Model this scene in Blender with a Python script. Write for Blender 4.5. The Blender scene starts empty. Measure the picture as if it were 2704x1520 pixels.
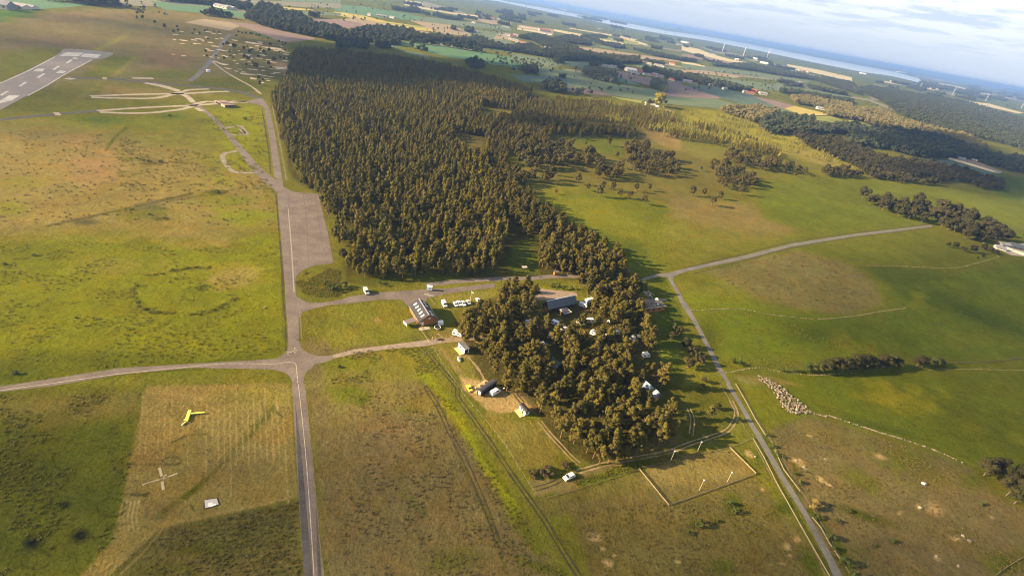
import bpy, bmesh, math, random
import numpy as np
from mathutils import Vector, Matrix
from mathutils.geometry import tessellate_polygon

SC = bpy.context.scene
COL = SC.collection
R = math.radians
random.seed(7)
rng = np.random.default_rng(11)

# ------------------------------------------------------------------ camera
W_PX, H_PX = 2704.0, 1520.0          # size of the photograph
FOC = 1380.0                         # focal length in photograph pixels
ROLL = R(10.3)
CAM_H = 150.0
PITCH = math.atan((760 + 11) * math.cos(ROLL) / FOC)
HX = np.array([math.cos(ROLL), math.sin(ROLL)])
DN = np.array([-math.sin(ROLL), math.cos(ROLL)])
CEN = np.array([W_PX / 2, H_PX / 2])

cam = bpy.data.cameras.new('camera')
cam.sensor_width = 36.0
cam.lens = FOC / W_PX * 36.0
cam.clip_start = 1.0
cam.clip_end = 200000.0
cam_ob = bpy.data.objects.new('camera', cam)
COL.objects.link(cam_ob)
_hx = Vector((1, 0, 0))
_dn = Vector((0, -math.sin(PITCH), -math.cos(PITCH)))
_fw = Vector((0, math.cos(PITCH), -math.sin(PITCH)))
_ix = _hx * math.cos(ROLL) - _dn * math.sin(ROLL)
_iy = _hx * math.sin(ROLL) + _dn * math.cos(ROLL)
M = Matrix.Identity(4)
for i, v in enumerate((_ix, -_iy, -_fw)):
    for j in range(3):
        M[j][i] = v[j]
M[2][3] = CAM_H
cam_ob.matrix_world = M
SC.camera = cam_ob

# ------------------------------------------------------------------ light
SUN_EL = R(21.0)
SHADOW_AZ = R(13.0)                  # ground direction in which shadows fall, from +X toward +Y
TO_SUN = Vector((-math.cos(SHADOW_AZ) * math.cos(SUN_EL), -math.sin(SHADOW_AZ) * math.cos(SUN_EL), math.sin(SUN_EL)))
sun = bpy.data.lights.new('sun', 'SUN')
sun.energy = 5.0
sun.angle = R(0.55)
sun.color = (1.0, 0.73, 0.42)
sun_ob = bpy.data.objects.new('sun', sun)
COL.objects.link(sun_ob)
sun_ob.rotation_mode = 'QUATERNION'
sun_ob.rotation_quaternion = TO_SUN.to_track_quat('Z', 'Y')
sun_ob.location = TO_SUN * 3000

world = bpy.data.worlds.new('World')
SC.world = world
world.use_nodes = True
wn, wl = world.node_tree.nodes, world.node_tree.links
wn.clear()
w_out = wn.new('ShaderNodeOutputWorld')
w_bg = wn.new('ShaderNodeBackground')
w_bg.inputs['Strength'].default_value = 0.05
sky = wn.new('ShaderNodeTexSky')
sky.sky_type = 'NISHITA'
sky.sun_disc = False
sky.sun_elevation = SUN_EL
sky.sun_rotation = math.atan2(TO_SUN.x, TO_SUN.y)
sky.altitude = 150
sky.air_density = 1.0
sky.dust_density = 0.6
sky.ozone_density = 1.2
# broken cloud layer: the view direction projected on a plane overhead
tc = wn.new('ShaderNodeTexCoord')
sep = wn.new('ShaderNodeSeparateXYZ')
wl.new(tc.outputs['Generated'], sep.inputs[0])
zc = wn.new('ShaderNodeMath'); zc.operation = 'MAXIMUM'; zc.inputs[1].default_value = 0.0
wl.new(sep.outputs['Z'], zc.inputs[0])
za = wn.new('ShaderNodeMath'); za.operation = 'ADD'; za.inputs[1].default_value = 0.07
wl.new(zc.outputs[0], za.inputs[0])
dx = wn.new('ShaderNodeMath'); dx.operation = 'DIVIDE'
dy = wn.new('ShaderNodeMath'); dy.operation = 'DIVIDE'
wl.new(sep.outputs['X'], dx.inputs[0]); wl.new(za.outputs[0], dx.inputs[1])
wl.new(sep.outputs['Y'], dy.inputs[0]); wl.new(za.outputs[0], dy.inputs[1])
cmb = wn.new('ShaderNodeCombineXYZ')
wl.new(dx.outputs[0], cmb.inputs[0]); wl.new(dy.outputs[0], cmb.inputs[1])
cn = wn.new('ShaderNodeTexNoise')
cn.inputs['Scale'].default_value = 1.45
cn.inputs['Detail'].default_value = 9.0
cn.inputs['Roughness'].default_value = 0.58
cn.inputs['Distortion'].default_value = 0.25
cofs = wn.new('ShaderNodeVectorMath'); cofs.operation = 'ADD'
cofs.inputs[1].default_value = (31.0, 8.0, 0.0)
wl.new(cmb.outputs[0], cofs.inputs[0]); wl.new(cofs.outputs[0], cn.inputs['Vector'])
cr = wn.new('ShaderNodeValToRGB')
cr.color_ramp.elements[0].position = 0.385
cr.color_ramp.elements[1].position = 0.55
cr.color_ramp.interpolation = 'EASE'
wl.new(cn.outputs['Fac'], cr.inputs['Fac'])
# clouds thin out into the haze close to the horizon
hz = wn.new('ShaderNodeMapRange')
hz.inputs['From Min'].default_value = 0.02; hz.inputs['From Max'].default_value = 0.14
hz.inputs['To Min'].default_value = 0.0; hz.inputs['To Max'].default_value = 1.0
wl.new(sep.outputs['Z'], hz.inputs['Value'])
# the cloud bank lies low; overhead the sky opens and lets the sun through
op = wn.new('ShaderNodeMapRange'); op.interpolation_type = 'SMOOTHSTEP'
op.inputs['From Min'].default_value = 0.22; op.inputs['From Max'].default_value = 0.7
op.inputs['To Min'].default_value = 1.0; op.inputs['To Max'].default_value = 0.25
wl.new(sep.outputs['Z'], op.inputs['Value'])
hz2 = wn.new('ShaderNodeMath'); hz2.operation = 'MULTIPLY'
wl.new(hz.outputs['Result'], hz2.inputs[0]); wl.new(op.outputs['Result'], hz2.inputs[1])
cm = wn.new('ShaderNodeMath'); cm.operation = 'MULTIPLY'
wl.new(cr.outputs['Color'], cm.inputs[0]); wl.new(hz2.outputs[0], cm.inputs[1])
# a pale veil, the same all round the horizon
veil = wn.new('ShaderNodeMix'); veil.data_type = 'RGBA'
vr = wn.new('ShaderNodeMapRange'); vr.interpolation_type = 'SMOOTHSTEP'
vr.inputs['From Min'].default_value = 0.10; vr.inputs['From Max'].default_value = 0.45
vr.inputs['To Min'].default_value = 0.92; vr.inputs['To Max'].default_value = 0.10
wl.new(sep.outputs['Z'], vr.inputs['Value']); wl.new(vr.outputs['Result'], veil.inputs['Factor'])
SKY_VEIL = (3.05, 3.55, 4.5, 1)
CLOUD_COL = (6.6, 6.55, 6.5, 1)
veil.inputs['B'].default_value = SKY_VEIL
wl.new(sky.outputs[0], veil.inputs['A'])
cmix = wn.new('ShaderNodeMix'); cmix.data_type = 'RGBA'
cmix.inputs['B'].default_value = CLOUD_COL
wl.new(veil.outputs['Result'], cmix.inputs['A'])
wl.new(cm.outputs[0], cmix.inputs['Factor'])
wl.new(cmix.outputs['Result'], w_bg.inputs['Color'])
wl.new(w_bg.outputs[0], w_out.inputs['Surface'])

SC.view_settings.view_transform = 'Standard'
SC.view_settings.look = 'None'
SC.view_settings.gamma = 1.0
SC.view_settings.use_curve_mapping = False
SC.view_settings.exposure = 2.12
SC.cycles.use_denoising = True
SC.cycles.filter_width = 1.1
SC.cycles.max_bounces = 5
SC.cycles.diffuse_bounces = 2
SC.cycles.glossy_bounces = 2
SC.cycles.transmission_bounces = 3
SC.cycles.volume_bounces = 0
SC.cycles.transparent_max_bounces = 40
SC.cycles.caustics_reflective = False
SC.cycles.caustics_refractive = False

# ------------------------------------------------------------------ where things stand
# crops of the photograph in which positions were read: (x0, y0, zoom)
CR = dict(S=(0, 0, 1), F=(0, 0, 1 / 1.0497), C4=(1050, 720, 6.583), C5=(1350, 720, 5.171), C6=(1200, 980, 4.258),
          S1=(360, 1060, 4.825), S2=(1650, 740, 13.17), S3=(720, 900, 13.16), S4=(1640, 980, 16.09), S5=(2440, 380, 4.526),
          S6=(1640, 230, 16.1), S7=(540, 240, 12.88), S8=(1960, 920, 7.24), R1=(1300, 0, 3.68), R2=(2000, 60, 3.659),
          a=(0, 0, 5.722), b=(450, 0, 5.722), c=(900, 0, 5.722), d=(1350, 60, 5.722), e=(1800, 100, 5.722), g=(2250, 200, 5.674),
          TL=(0, 0, 2.861), TM=(900, 0, 2.861), TR=(1804, 0, 2.861), ML=(0, 506, 2.861), MM=(900, 506, 2.861),
          MR=(1804, 506, 2.861), BL=(0, 1014, 2.861), BM=(900, 1014, 2.861), BR=(1804, 1014, 2.861))


def parse(s):
    return [tuple(float(q) for q in t.split(',')) for t in s.split()]


def spx(crop, pts):
    x0, y0, s = CR[crop]
    if isinstance(pts, str):
        pts = parse(pts)
    return [(x0 + x / s, y0 + y / s) for x, y in pts]


def ground(x, y, z=0.0):
    """Point at height z in the place that a pixel of the photograph shows."""
    v = np.array([x, y]) - CEN
    u, w = v @ HX, v @ DN
    fy = FOC * math.cos(PITCH) - w * math.sin(PITCH)
    dz = -(FOC * math.sin(PITCH) + w * math.cos(PITCH))
    t = (z - CAM_H) / dz
    return (u * t, fy * t)


def at(crop, x, y, z=0.0):
    x0, y0, s = CR[crop]
    return ground(x0 + x / s, y0 + y / s, z)


def W(crop, s, z=0.0):
    return [ground(x, y, z) for x, y in spx(crop, s)]


def project(X, Y, Z=0.0):
    """World -> photograph pixels (arrays)."""
    dz = Z - CAM_H
    cx = X
    cd = -Y * math.sin(PITCH) - dz * math.cos(PITCH)
    cf = Y * math.cos(PITCH) - dz * math.sin(PITCH)
    cf = np.where(cf < 1e-3, 1e-3, cf)
    u, w = cx / cf * FOC, cd / cf * FOC
    return CEN[0] + u * HX[0] + w * DN[0], CEN[1] + u * HX[1] + w * DN[1]


# ------------------------------------------------------------------ materials
def srgb(r, g, b):
    f = lambda c: (c / 255 / 12.92) if c / 255 <= 0.04045 else ((c / 255 + 0.055) / 1.055) ** 2.4
    return (f(r), f(g), f(b))


MATS = {}


def mat(name, col, rough=0.8, var=0.15, scale=1.0, spec=0.2, metal=0.0, bump=0.0, detail=4.0, big=0.0):
    """Plain surface whose colour wanders a little with a noise."""
    if name in MATS:
        return MATS[name]
    m = bpy.data.materials.new(name)
    m.use_nodes = True
    n, l = m.node_tree.nodes, m.node_tree.links
    b = n['Principled BSDF']
    b.inputs['Roughness'].default_value = rough
    b.inputs['Specular IOR Level'].default_value = spec
    b.inputs['Metallic'].default_value = metal
    geo = n.new('ShaderNodeNewGeometry')
    nz = n.new('ShaderNodeTexNoise')
    nz.inputs['Scale'].default_value = scale
    nz.inputs['Detail'].default_value = detail
    l.new(geo.outputs['Position'], nz.inputs['Vector'])
    mr = n.new('ShaderNodeMapRange')
    mr.inputs['From Min'].default_value = 0.3; mr.inputs['From Max'].default_value = 0.7
    mr.inputs['To Min'].default_value = 1 - var; mr.inputs['To Max'].default_value = 1 + var
    l.new(nz.outputs['Fac'], mr.inputs['Value'])
    if big:                                   # wide stains and repairs over the fine grain
        n2_ = n.new('ShaderNodeTexNoise'); n2_.inputs['Scale'].default_value = scale * .13; n2_.inputs['Detail'].default_value = 5; n2_.inputs['Roughness'].default_value = .65
        l.new(geo.outputs['Position'], n2_.inputs['Vector'])
        m2 = n.new('ShaderNodeMapRange'); m2.inputs['From Min'].default_value = .35; m2.inputs['From Max'].default_value = .65
        m2.inputs['To Min'].default_value = 1 - big; m2.inputs['To Max'].default_value = 1 + big
        l.new(n2_.outputs['Fac'], m2.inputs['Value'])
        mm = n.new('ShaderNodeMath'); mm.operation = 'MULTIPLY'; l.new(mr.outputs['Result'], mm.inputs[0]); l.new(m2.outputs['Result'], mm.inputs[1])
        mr = mm; mr_out = mm.outputs[0]
    else:
        mr_out = mr.outputs['Result']
    vm = n.new('ShaderNodeVectorMath'); vm.operation = 'SCALE'
    vm.inputs[0].default_value = col
    l.new(mr_out, vm.inputs['Scale'])
    l.new(vm.outputs[0], b.inputs['Base Color'])
    if bump:
        bp = n.new('ShaderNodeBump'); bp.inputs['Strength'].default_value = 1.0
        bp.inputs['Distance'].default_value = bump
        l.new(nz.outputs['Fac'], bp.inputs['Height']); l.new(bp.outputs[0], b.inputs['Normal'])
    MATS[name] = m
    return m


def foliage(name, c1, c2, sc=0.5, trans=0.12):
    """Leaf material: two hues mixed by plant and by position in the crown."""
    if name in MATS:
        return MATS[name]
    m = bpy.data.materials.new(name)
    m.use_nodes = True
    n, l = m.node_tree.nodes, m.node_tree.links
    b = n['Principled BSDF']
    b.inputs['Roughness'].default_value = 0.75
    b.inputs['Specular IOR Level'].default_value = 0.05
    oi = n.new('ShaderNodeObjectInfo')
    geo = n.new('ShaderNodeNewGeometry')
    nz = n.new('ShaderNodeTexNoise'); nz.inputs['Scale'].default_value = sc; nz.inputs['Detail'].default_value = 3
    l.new(geo.outputs['Position'], nz.inputs['Vector'])
    ad = n.new('ShaderNodeMath'); ad.operation = 'MULTIPLY_ADD'
    ad.inputs[1].default_value = 0.7
    l.new(oi.outputs['Random'], ad.inputs[0])
    sb = n.new('ShaderNodeMath'); sb.operation = 'SUBTRACT'; sb.inputs[1].default_value = 0.35
    l.new(nz.outputs['Fac'], sb.inputs[0]); l.new(sb.outputs[0], ad.inputs[2])
    mx = n.new('ShaderNodeMix'); mx.data_type = 'RGBA'
    mx.inputs['A'].default_value = (*c1, 1); mx.inputs['B'].default_value = (*c2, 1)
    l.new(ad.outputs[0], mx.inputs['Factor'])
    l.new(mx.outputs['Result'], b.inputs['Base Color'])
    tr = n.new('ShaderNodeBsdfTranslucent')
    l.new(mx.outputs['Result'], tr.inputs['Color'])
    ms = n.new('ShaderNodeMixShader'); ms.inputs[0].default_value = trans
    l.new(b.outputs[0], ms.inputs[1]); l.new(tr.outputs[0], ms.inputs[2])
    l.new(ms.outputs[0], n['Material Output'].inputs['Surface'])
    MATS[name] = m
    return m


# ------------------------------------------------------------------ mesh helpers
class MB:
    """Collects boxes, bars and sheets and links them as ONE mesh object."""

    def __init__(self):
        self.v, self.f, self.m = [], [], []

    def add(self, v, f, mi=0):
        o = len(self.v)
        self.v += [tuple(p) for p in v]
        self.f += [tuple(i + o for i in q) for q in f]
        self.m += [mi] * len(f)
        return self

    def box(self, c, s, rz=0.0, mi=0):
        x, y, z = (q / 2 for q in s)
        ca, sa = math.cos(rz), math.sin(rz)
        v = []
        for dz in (-z, z):
            for dx, dy in ((-x, -y), (x, -y), (x, y), (-x, y)):
                v.append((c[0] + dx * ca - dy * sa, c[1] + dx * sa + dy * ca, c[2] + dz))
        return self.add(v, [(0, 3, 2, 1), (4, 5, 6, 7), (0, 1, 5, 4), (1, 2, 6, 5), (2, 3, 7, 6), (3, 0, 4, 7)], mi)

    def tube(self, p0, p1, r0, r1=None, n=6, mi=0):
        r1 = r0 if r1 is None else r1
        p0, p1 = Vector(p0), Vector(p1)
        d = (p1 - p0).normalized()
        u = d.orthogonal().normalized(); w = d.cross(u)
        v = []
        for p, r in ((p0, r0), (p1, r1)):
            for k in range(n):
                a = 2 * math.pi * k / n
                v.append(p + u * (math.cos(a) * r) + w * (math.sin(a) * r))
        f = [(k, (k + 1) % n, n + (k + 1) % n, n + k) for k in range(n)]
        f += [tuple(range(n - 1, -1, -1)), tuple(range(n, 2 * n))]
        return self.add(v, f, mi)

    def prism(self, poly, z0, z1, mi=0):
        n = len(poly)
        area = sum(poly[i][0] * poly[(i + 1) % n][1] - poly[(i + 1) % n][0] * poly[i][1] for i in range(n))
        if area < 0:
            poly = poly[::-1]
        v = [(x, y, z0) for x, y in poly] + [(x, y, z1) for x, y in poly]
        f = [(i, (i + 1) % n, n + (i + 1) % n, n + i) for i in range(n)]
        tri = tessellate_polygon([[Vector((x, y, 0)) for x, y in poly]])
        for t in tri:
            a, b, c = (Vector((*poly[i], 0)) for i in t)
            if (b - a).cross(c - a).z < 0:
                t = t[::-1]
            f.append(tuple(n + i for i in t)); f.append(tuple(i for i in t[::-1]))
        return self.add(v, f, mi)

    def blob(self, c, r, seed=0, jit=0.15, sub=1, mi=0):
        base = ico(sub)
        rg = random.Random(seed)
        v = []
        for p in base[0]:
            k = 1 + rg.uniform(-jit, jit)
            v.append((c[0] + p[0] * r[0] * k, c[1] + p[1] * r[1] * k, c[2] + p[2] * r[2] * k))
        return self.add(v, base[1], mi)

    def build(self, name, mats, parent=None, smooth=False, loc=None):
        me = bpy.data.meshes.new(name)
        me.from_pydata(self.v, [], self.f)
        for q in (mats if isinstance(mats, (list, tuple)) else [mats]):
            me.materials.append(q)
        if any(self.m):
            me.polygons.foreach_set('material_index', self.m)
        if smooth:
            me.polygons.foreach_set('use_smooth', [True] * len(me.polygons))
        me.update()
        o = bpy.data.objects.new(name, me)
        COL.objects.link(o)
        if parent:
            o.parent = parent
        if loc:
            o.location = loc
        return o


_ICO = {}


def ico(sub):
    if sub not in _ICO:
        b = bmesh.new()
        bmesh.ops.create_icosphere(b, subdivisions=sub, radius=1.0)
        b.verts.ensure_lookup_table()
        _ICO[sub] = ([tuple(v.co) for v in b.verts], [tuple(v.index for v in f.verts) for f in b.faces])
        b.free()
    return _ICO[sub]


def tag(o, label=None, cat=None, group=None, kind=None):
    if label: o['label'] = label
    if cat: o['category'] = cat
    if group: o['group'] = group
    if kind: o['kind'] = kind
    return o


def thing(name, loc, label, cat, rz=0.0, group=None):
    e = bpy.data.objects.new(name, None)
    COL.objects.link(e)
    e.location = (loc[0], loc[1], loc[2] if len(loc) > 2 else 0.0)
    e.rotation_euler = (0, 0, rz)
    return tag(e, label, cat, group)


def copy_tree(o, parent=None):
    c = o.copy(); COL.objects.link(c)
    if parent: c.parent = parent
    for ch in KIDS.get(o.name, []):
        k = copy_tree(ch, c)
    return c


KIDS = {}


def remember(o):
    """Note a thing's children once, so that copying need not search for them."""
    KIDS[o.name] = list(o.children)
    for ch in o.children:
        remember(ch)
    return o


def area2(poly):
    n = len(poly)
    return sum(poly[i][0] * poly[(i + 1) % n][1] - poly[(i + 1) % n][0] * poly[i][1] for i in range(n)) / 2


def sheet(name, poly, z, m, parent=None, kind='structure'):
    """Flat polygon lying at height z."""
    tri = tessellate_polygon([[Vector((x, y, 0)) for x, y in poly]])
    f = []
    for t in tri:
        a, b, c = (Vector((*poly[i], 0)) for i in t)
        f.append(tuple(t) if (b - a).cross(c - a).z > 0 else tuple(t[::-1]))
    o = MB().add([(x, y, z) for x, y in poly], f).build(name, m, parent)
    if kind and not parent: o['kind'] = kind
    return o


def line_pts(pts, step):
    """Resample a polyline (world), Catmull-Rom smoothed."""
    P = [np.array(p, float) for p in pts]
    P = [2 * P[0] - P[1]] + P + [2 * P[-1] - P[-2]]
    out = []
    for i in range(1, len(P) - 2):
        n = max(1, int(np.linalg.norm(P[i + 1] - P[i]) / step))
        for k in range(n):
            t = k / n
            a, b, c, d = P[i - 1:i + 3]
            out.append(0.5 * (2 * b + (c - a) * t + (2 * a - 5 * b + 4 * c - d) * t * t + (3 * b - a - 3 * c + d) * t ** 3))
    out.append(P[-2])
    return out


def ribbon(pts, width, step=4.0, off=0.0, jit=0.0, smooth=True):
    """Left and right edges of a strip along a polyline."""
    L = line_pts(pts, step) if smooth else [np.array(p, float) for p in pts]
    ed = []
    for i, p in enumerate(L):
        d = L[min(i + 1, len(L) - 1)] - L[max(i - 1, 0)]
        d = d / (np.linalg.norm(d) + 1e-9)
        nrm = np.array([-d[1], d[0]])
        w = width * (1 + random.uniform(-jit, jit))
        ed.append((p + nrm * (off + w / 2), p + nrm * (off - w / 2)))
    return ed


def strip(name, pts, width, z, m, step=4.0, off=0.0, jit=0.0, parent=None, smooth=True, mb=None):
    ed = ribbon(pts, width, step, off, jit, smooth)
    v, f = [], []
    for a, b in ed:
        v += [(a[0], a[1], z), (b[0], b[1], z)]
    for i in range(len(ed) - 1):
        f.append((2 * i, 2 * i + 1, 2 * i + 3, 2 * i + 2))
    if mb is not None:
        mb.add(v, f); return mb
    o = MB().add(v, f).build(name, m, parent)
    if not parent: o['kind'] = 'structure'
    return o


def inside(poly, X, Y):
    X, Y = np.asarray(X), np.asarray(Y)
    r = np.zeros(X.shape, bool)
    n = len(poly)
    for i in range(n):
        x0, y0 = poly[i]; x1, y1 = poly[(i + 1) % n]
        if y0 == y1: continue
        c = ((y0 > Y) != (y1 > Y)) & (X < (x1 - x0) * (Y - y0) / (y1 - y0) + x0)
        r ^= c
    return r


_tab = rng.random((256, 256)).astype(np.float32)


def vnoise(x, y):
    xi, yi = np.floor(x).astype(np.int64), np.floor(y).astype(np.int64)
    fx, fy = x - xi, y - yi
    fx = fx * fx * (3 - 2 * fx); fy = fy * fy * (3 - 2 * fy)
    g = lambda i, j: _tab[(xi + i) & 255, (yi + j) & 255]
    return (g(0, 0) * (1 - fx) + g(1, 0) * fx) * (1 - fy) + (g(0, 1) * (1 - fx) + g(1, 1) * fx) * fy


def fbm(x, y, oct=4):
    s, a, t = 0, 1, 0
    for k in range(oct):
        s = s + a * vnoise(x * 2 ** k + 17 * k, y * 2 ** k + 31 * k); t += a; a *= 0.55
    return s / t
# ------------------------------------------------------------------ the ground
az = np.concatenate([np.arange(-180, -72, 6.0), np.arange(-72, 72, 0.145), np.arange(72, 180, 6.0)])
dep = np.concatenate([np.array([89.9, 86, 82]), np.arange(79, 0.13, -0.115)])
rr = CAM_H / np.tan(np.radians(dep))
rr[-1] = 66000.0
AZ, RR = np.meshgrid(np.radians(az), rr)
GX, GY = (np.sin(AZ) * RR).ravel(), (np.cos(AZ) * RR).ravel()
PX, PY = project(GX, GY)
back = GY < 5
N1 = fbm(GX / 9 + 5, GY / 9 + 9, 4) - 0.5
N2 = fbm(GX / 38 + 50, GY / 38 + 3, 4) - 0.5
N3 = fbm(GX / 160 + 20, GY / 160 + 70, 4) - 0.5
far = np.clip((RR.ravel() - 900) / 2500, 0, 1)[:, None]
WOB = np.clip(N1 * 0.5 + N2 * 0.9, -0.6, 0.6)
NFX, NFY = PX + WOB * 26 * (1 - 0.6 * far[:, 0]), PY + np.clip(N2, -.5, .5) * 16 * (1 - 0.8 * far[:, 0])   # ragged edges for soft patches

C = np.empty((GX.size, 3), np.float32)
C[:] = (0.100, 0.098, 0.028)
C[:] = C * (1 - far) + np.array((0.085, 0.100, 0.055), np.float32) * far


def lay(mask, col, a):
    k = (mask * a)[:, None]
    C[:] = C * (1 - k) + np.array(col, np.float32) * k


def segdist(px, py, pts, closed=False):
    d = np.full(px.shape, 1e9)
    n = len(pts)
    for i in range(n if closed else n - 1):
        (x0, y0), (x1, y1) = pts[i], pts[(i + 1) % n]
        ex, ey = x1 - x0, y1 - y0
        t = np.clip(((px - x0) * ex + (py - y0) * ey) / (ex * ex + ey * ey + 1e-9), 0, 1)
        d = np.minimum(d, np.hypot(px - x0 - t * ex, py - y0 - t * ey))
    return d


def region(crop, s, col, a=1.0, soft=12, ragged=True):
    pts = spx(crop, s)
    xs, ys = [p[0] for p in pts], [p[1] for p in pts]
    sel = np.nonzero((PX > min(xs) - soft - 40) & (PX < max(xs) + soft + 40) & (PY > min(ys) - soft - 40) & (PY < max(ys) + soft + 40) & ~back)[0]
    if not sel.size: return
    qx, qy = (NFX[sel], NFY[sel]) if ragged else (PX[sel], PY[sel])
    d = segdist(qx, qy, pts, True)
    d = np.where(inside(pts, qx, qy), d, -d)
    k = np.clip(d / soft * 0.5 + 0.5, 0, 1)
    k = (k * k * (3 - 2 * k) * a)[:, None]
    C[sel] = C[sel] * (1 - k) + np.array(col, np.float32) * k


def patch(crop, x, y, rx, ry, col, a=1.0, rot=0.0, noisy=1.0):
    x0, y0, s = CR[crop]
    cx, cy, rx, ry = x0 + x / s, y0 + y / s, rx / s, ry / s
    m = max(rx, ry) * 2 + 30
    sel = np.nonzero((abs(PX - cx) < m) & (abs(PY - cy) < m) & ~back)[0]
    if not sel.size: return
    dx, dy = PX[sel] - cx, PY[sel] - cy
    ca, sa = math.cos(R(rot)), math.sin(R(rot))
    e = np.hypot((dx * ca + dy * sa) / rx, (-dx * sa + dy * ca) / ry)
    k = np.clip(1.35 - e + noisy * (N1[sel] * 1.6 + N2[sel] * 0.9), 0, 1) * a
    k = k[:, None]
    C[sel] = C[sel] * (1 - k) + np.array(col, np.float32) * k


def stroke(crop, s, width, col, a=1.0, ragged=0.7):
    x0, y0, sc = CR[crop]
    pts = spx(crop, s); w = width / sc
    xs, ys = [p[0] for p in pts], [p[1] for p in pts]
    sel = np.nonzero((PX > min(xs) - 3 * w - 8) & (PX < max(xs) + 3 * w + 8) & (PY > min(ys) - 3 * w - 8) & (PY < max(ys) + 3 * w + 8) & ~back)[0]
    if not sel.size: return
    d = segdist(PX[sel], PY[sel], pts) / w
    k = np.clip(1.2 - d + ragged * (N1[sel] * 2.2 + N2[sel]), 0, 1) * a
    k = k[:, None]
    C[sel] = C[sel] * (1 - k) + np.array(col, np.float32) * k


LUSH = (0.122, 0.130, 0.011)
GRN = (0.080, 0.102, 0.016)
DGRN = (0.050, 0.066, 0.015)
DRK = (0.030, 0.036, 0.012)
DRY = (0.180, 0.137, 0.050)
PINK = (0.205, 0.130, 0.068)
STRAW = (0.152, 0.116, 0.044)
BRN = (0.105, 0.083, 0.036)
HEATH = (0.150, 0.122, 0.068)
SAND = (0.300, 0.215, 0.130)
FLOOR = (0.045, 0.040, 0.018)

# --- airfield side, left half
region('TL', '-300,110 180,120 640,70 1050,60 1900,130 2200,260 2000,560 1400,620 800,620 -300,720', HEATH, 0.9, 14)
region('TL', '-200,60 200,80 300,90 150,150 -200,190', (0.05, 0.115, 0.05), 0.9, 10)
patch('TL', 560, 130, 420, 40, (0.165, 0.115, 0.07), 0.5)
patch('TL', 350, 330, 300, 60, (0.15, 0.10, 0.066), 0.6)
patch('TL', 1290, 440, 190, 75, (0.175, 0.108, 0.066), 0.8)
patch('TL', 1200, 320, 260, 60, (0.15, 0.115, 0.068), 0.6)
patch('TL', 1250, 570, 330, 40, (0.07, 0.09, 0.03), 0.7)
region('TL', '0,400 230,360 470,370 420,430 0,640', (0.115, 0.122, 0.036), 0.8, 6)
region('TL', '840,420 1060,430 830,590 580,590', (0.105, 0.115, 0.034), 0.8, 6)
region('TL', '940,262 985,268 760,385 690,385', (0.18, 0.165, 0.05), 0.75, 5, False)
region('TL', '1010,425 1065,432 880,575 830,572', (0.175, 0.155, 0.05), 0.7, 5, False)
region('TL', '760,605 800,610 640,735 560,760', (0.17, 0.145, 0.05), 0.6, 6, False)
region('TL', '500,610 800,620 680,720 300,740 420,650', (0.12, 0.115, 0.038), 0.7, 9)
region('TL', '800,640 1350,690 1600,720 1300,720 700,720', (0.165, 0.12, 0.052), 0.7, 10)
region('TL', '0,900 700,870 1400,860 1550,850 2010,790 2060,1330 1900,1300 1700,1050 1500,860 1250,980 0,1050', LUSH, 0.65, 26)
region('TL', '-400,900 500,960 980,1010 1200,1100 1700,1180 2000,1330 2080,1700 -400,1800', DRY, 0.85, 40)
patch('TL', 760, 910, 200, 45, (0.06, 0.092, 0.022), 0.9)
patch('TL', 1280, 880, 130, 22, (0.05, 0.07, 0.02), 0.6)
patch('TL', 330, 990, 280, 60, (0.13, 0.105, 0.05), 0.7)
patch('TL', 430, 950, 420, 35, (0.14, 0.128, 0.04), 0.6)
patch('TL', 710, 1260, 190, 130, PINK, 0.85)
patch('TL', 610, 1060, 160, 50, PINK, 0.5)
patch('TL', 60, 1150, 230, 90, (0.17, 0.13, 0.05), 0.6)
patch('TL', 130, 1380, 200, 45, (0.14, 0.132, 0.03), 0.7)
patch('TL', 1280, 1050, 360, 60, (0.135, 0.125, 0.035), 0.55)
patch('TL', 1640, 1250, 190, 120, (0.13, 0.128, 0.026), 0.75)
patch('TL', 1800, 1090, 130, 260, LUSH, 0.75)
patch('TL', 1750, 930, 160, 90, LUSH, 0.8)
stroke('TL', '955,965 900,1010 850,1060 810,1120', 16, DGRN, 0.85)
stroke('TL', '1080,1190 1240,1215 1220,1240 1060,1235', 14, DRK, 0.7, 1.2)
stroke('TL', '950,1200 1100,1195', 20, (0.10, 0.105, 0.02), 0.8)
for i in range(110):
    x, y = random.uniform(820, 1950), random.uniform(1010, 1440)
    stroke('TL', [(x, y), (x + random.uniform(30, 90), y + random.uniform(-6, 10))], random.uniform(4, 8), (0.075, 0.07, 0.022), 0.6, 1.0)
stroke('TL', '1980,1280 1780,1300', 8, (0.16, 0.13, 0.06), 0.5)

region('ML', '-200,380 600,350 1200,340 1700,470 2120,330 2190,1200 1900,1260 -200,1450', LUSH, 0.8, 45)
patch('ML', 350, 470, 420, 70, (0.085, 0.098, 0.022), 0.6)
patch('ML', 60, 130, 160, 60, (0.13, 0.132, 0.025), 0.7)
patch('ML', 1400, 330, 420, 80, DRY, 0.6)
patch('ML', 900, 560, 330, 80, (0.14, 0.118, 0.035), 0.6)
patch('ML', 1760, 660, 190, 90, DRY, 0.85)
patch('ML', 1850, 190, 240, 60, (0.12, 0.13, 0.024), 0.9)
patch('ML', 1700, 60, 260, 60, (0.095, 0.11, 0.025), 0.7)
patch('ML', 1950, 430, 130, 90, LUSH, 0.8)
region('ML', '-200,1230 700,1190 1500,1230 2100,1210 1900,1290 1000,1390 0,1448 -200,1448', (0.066, 0.075, 0.016), 0.75, 26)
patch('ML', 100, 1380, 330, 120, (0.05, 0.058, 0.014), 0.6)
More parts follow.
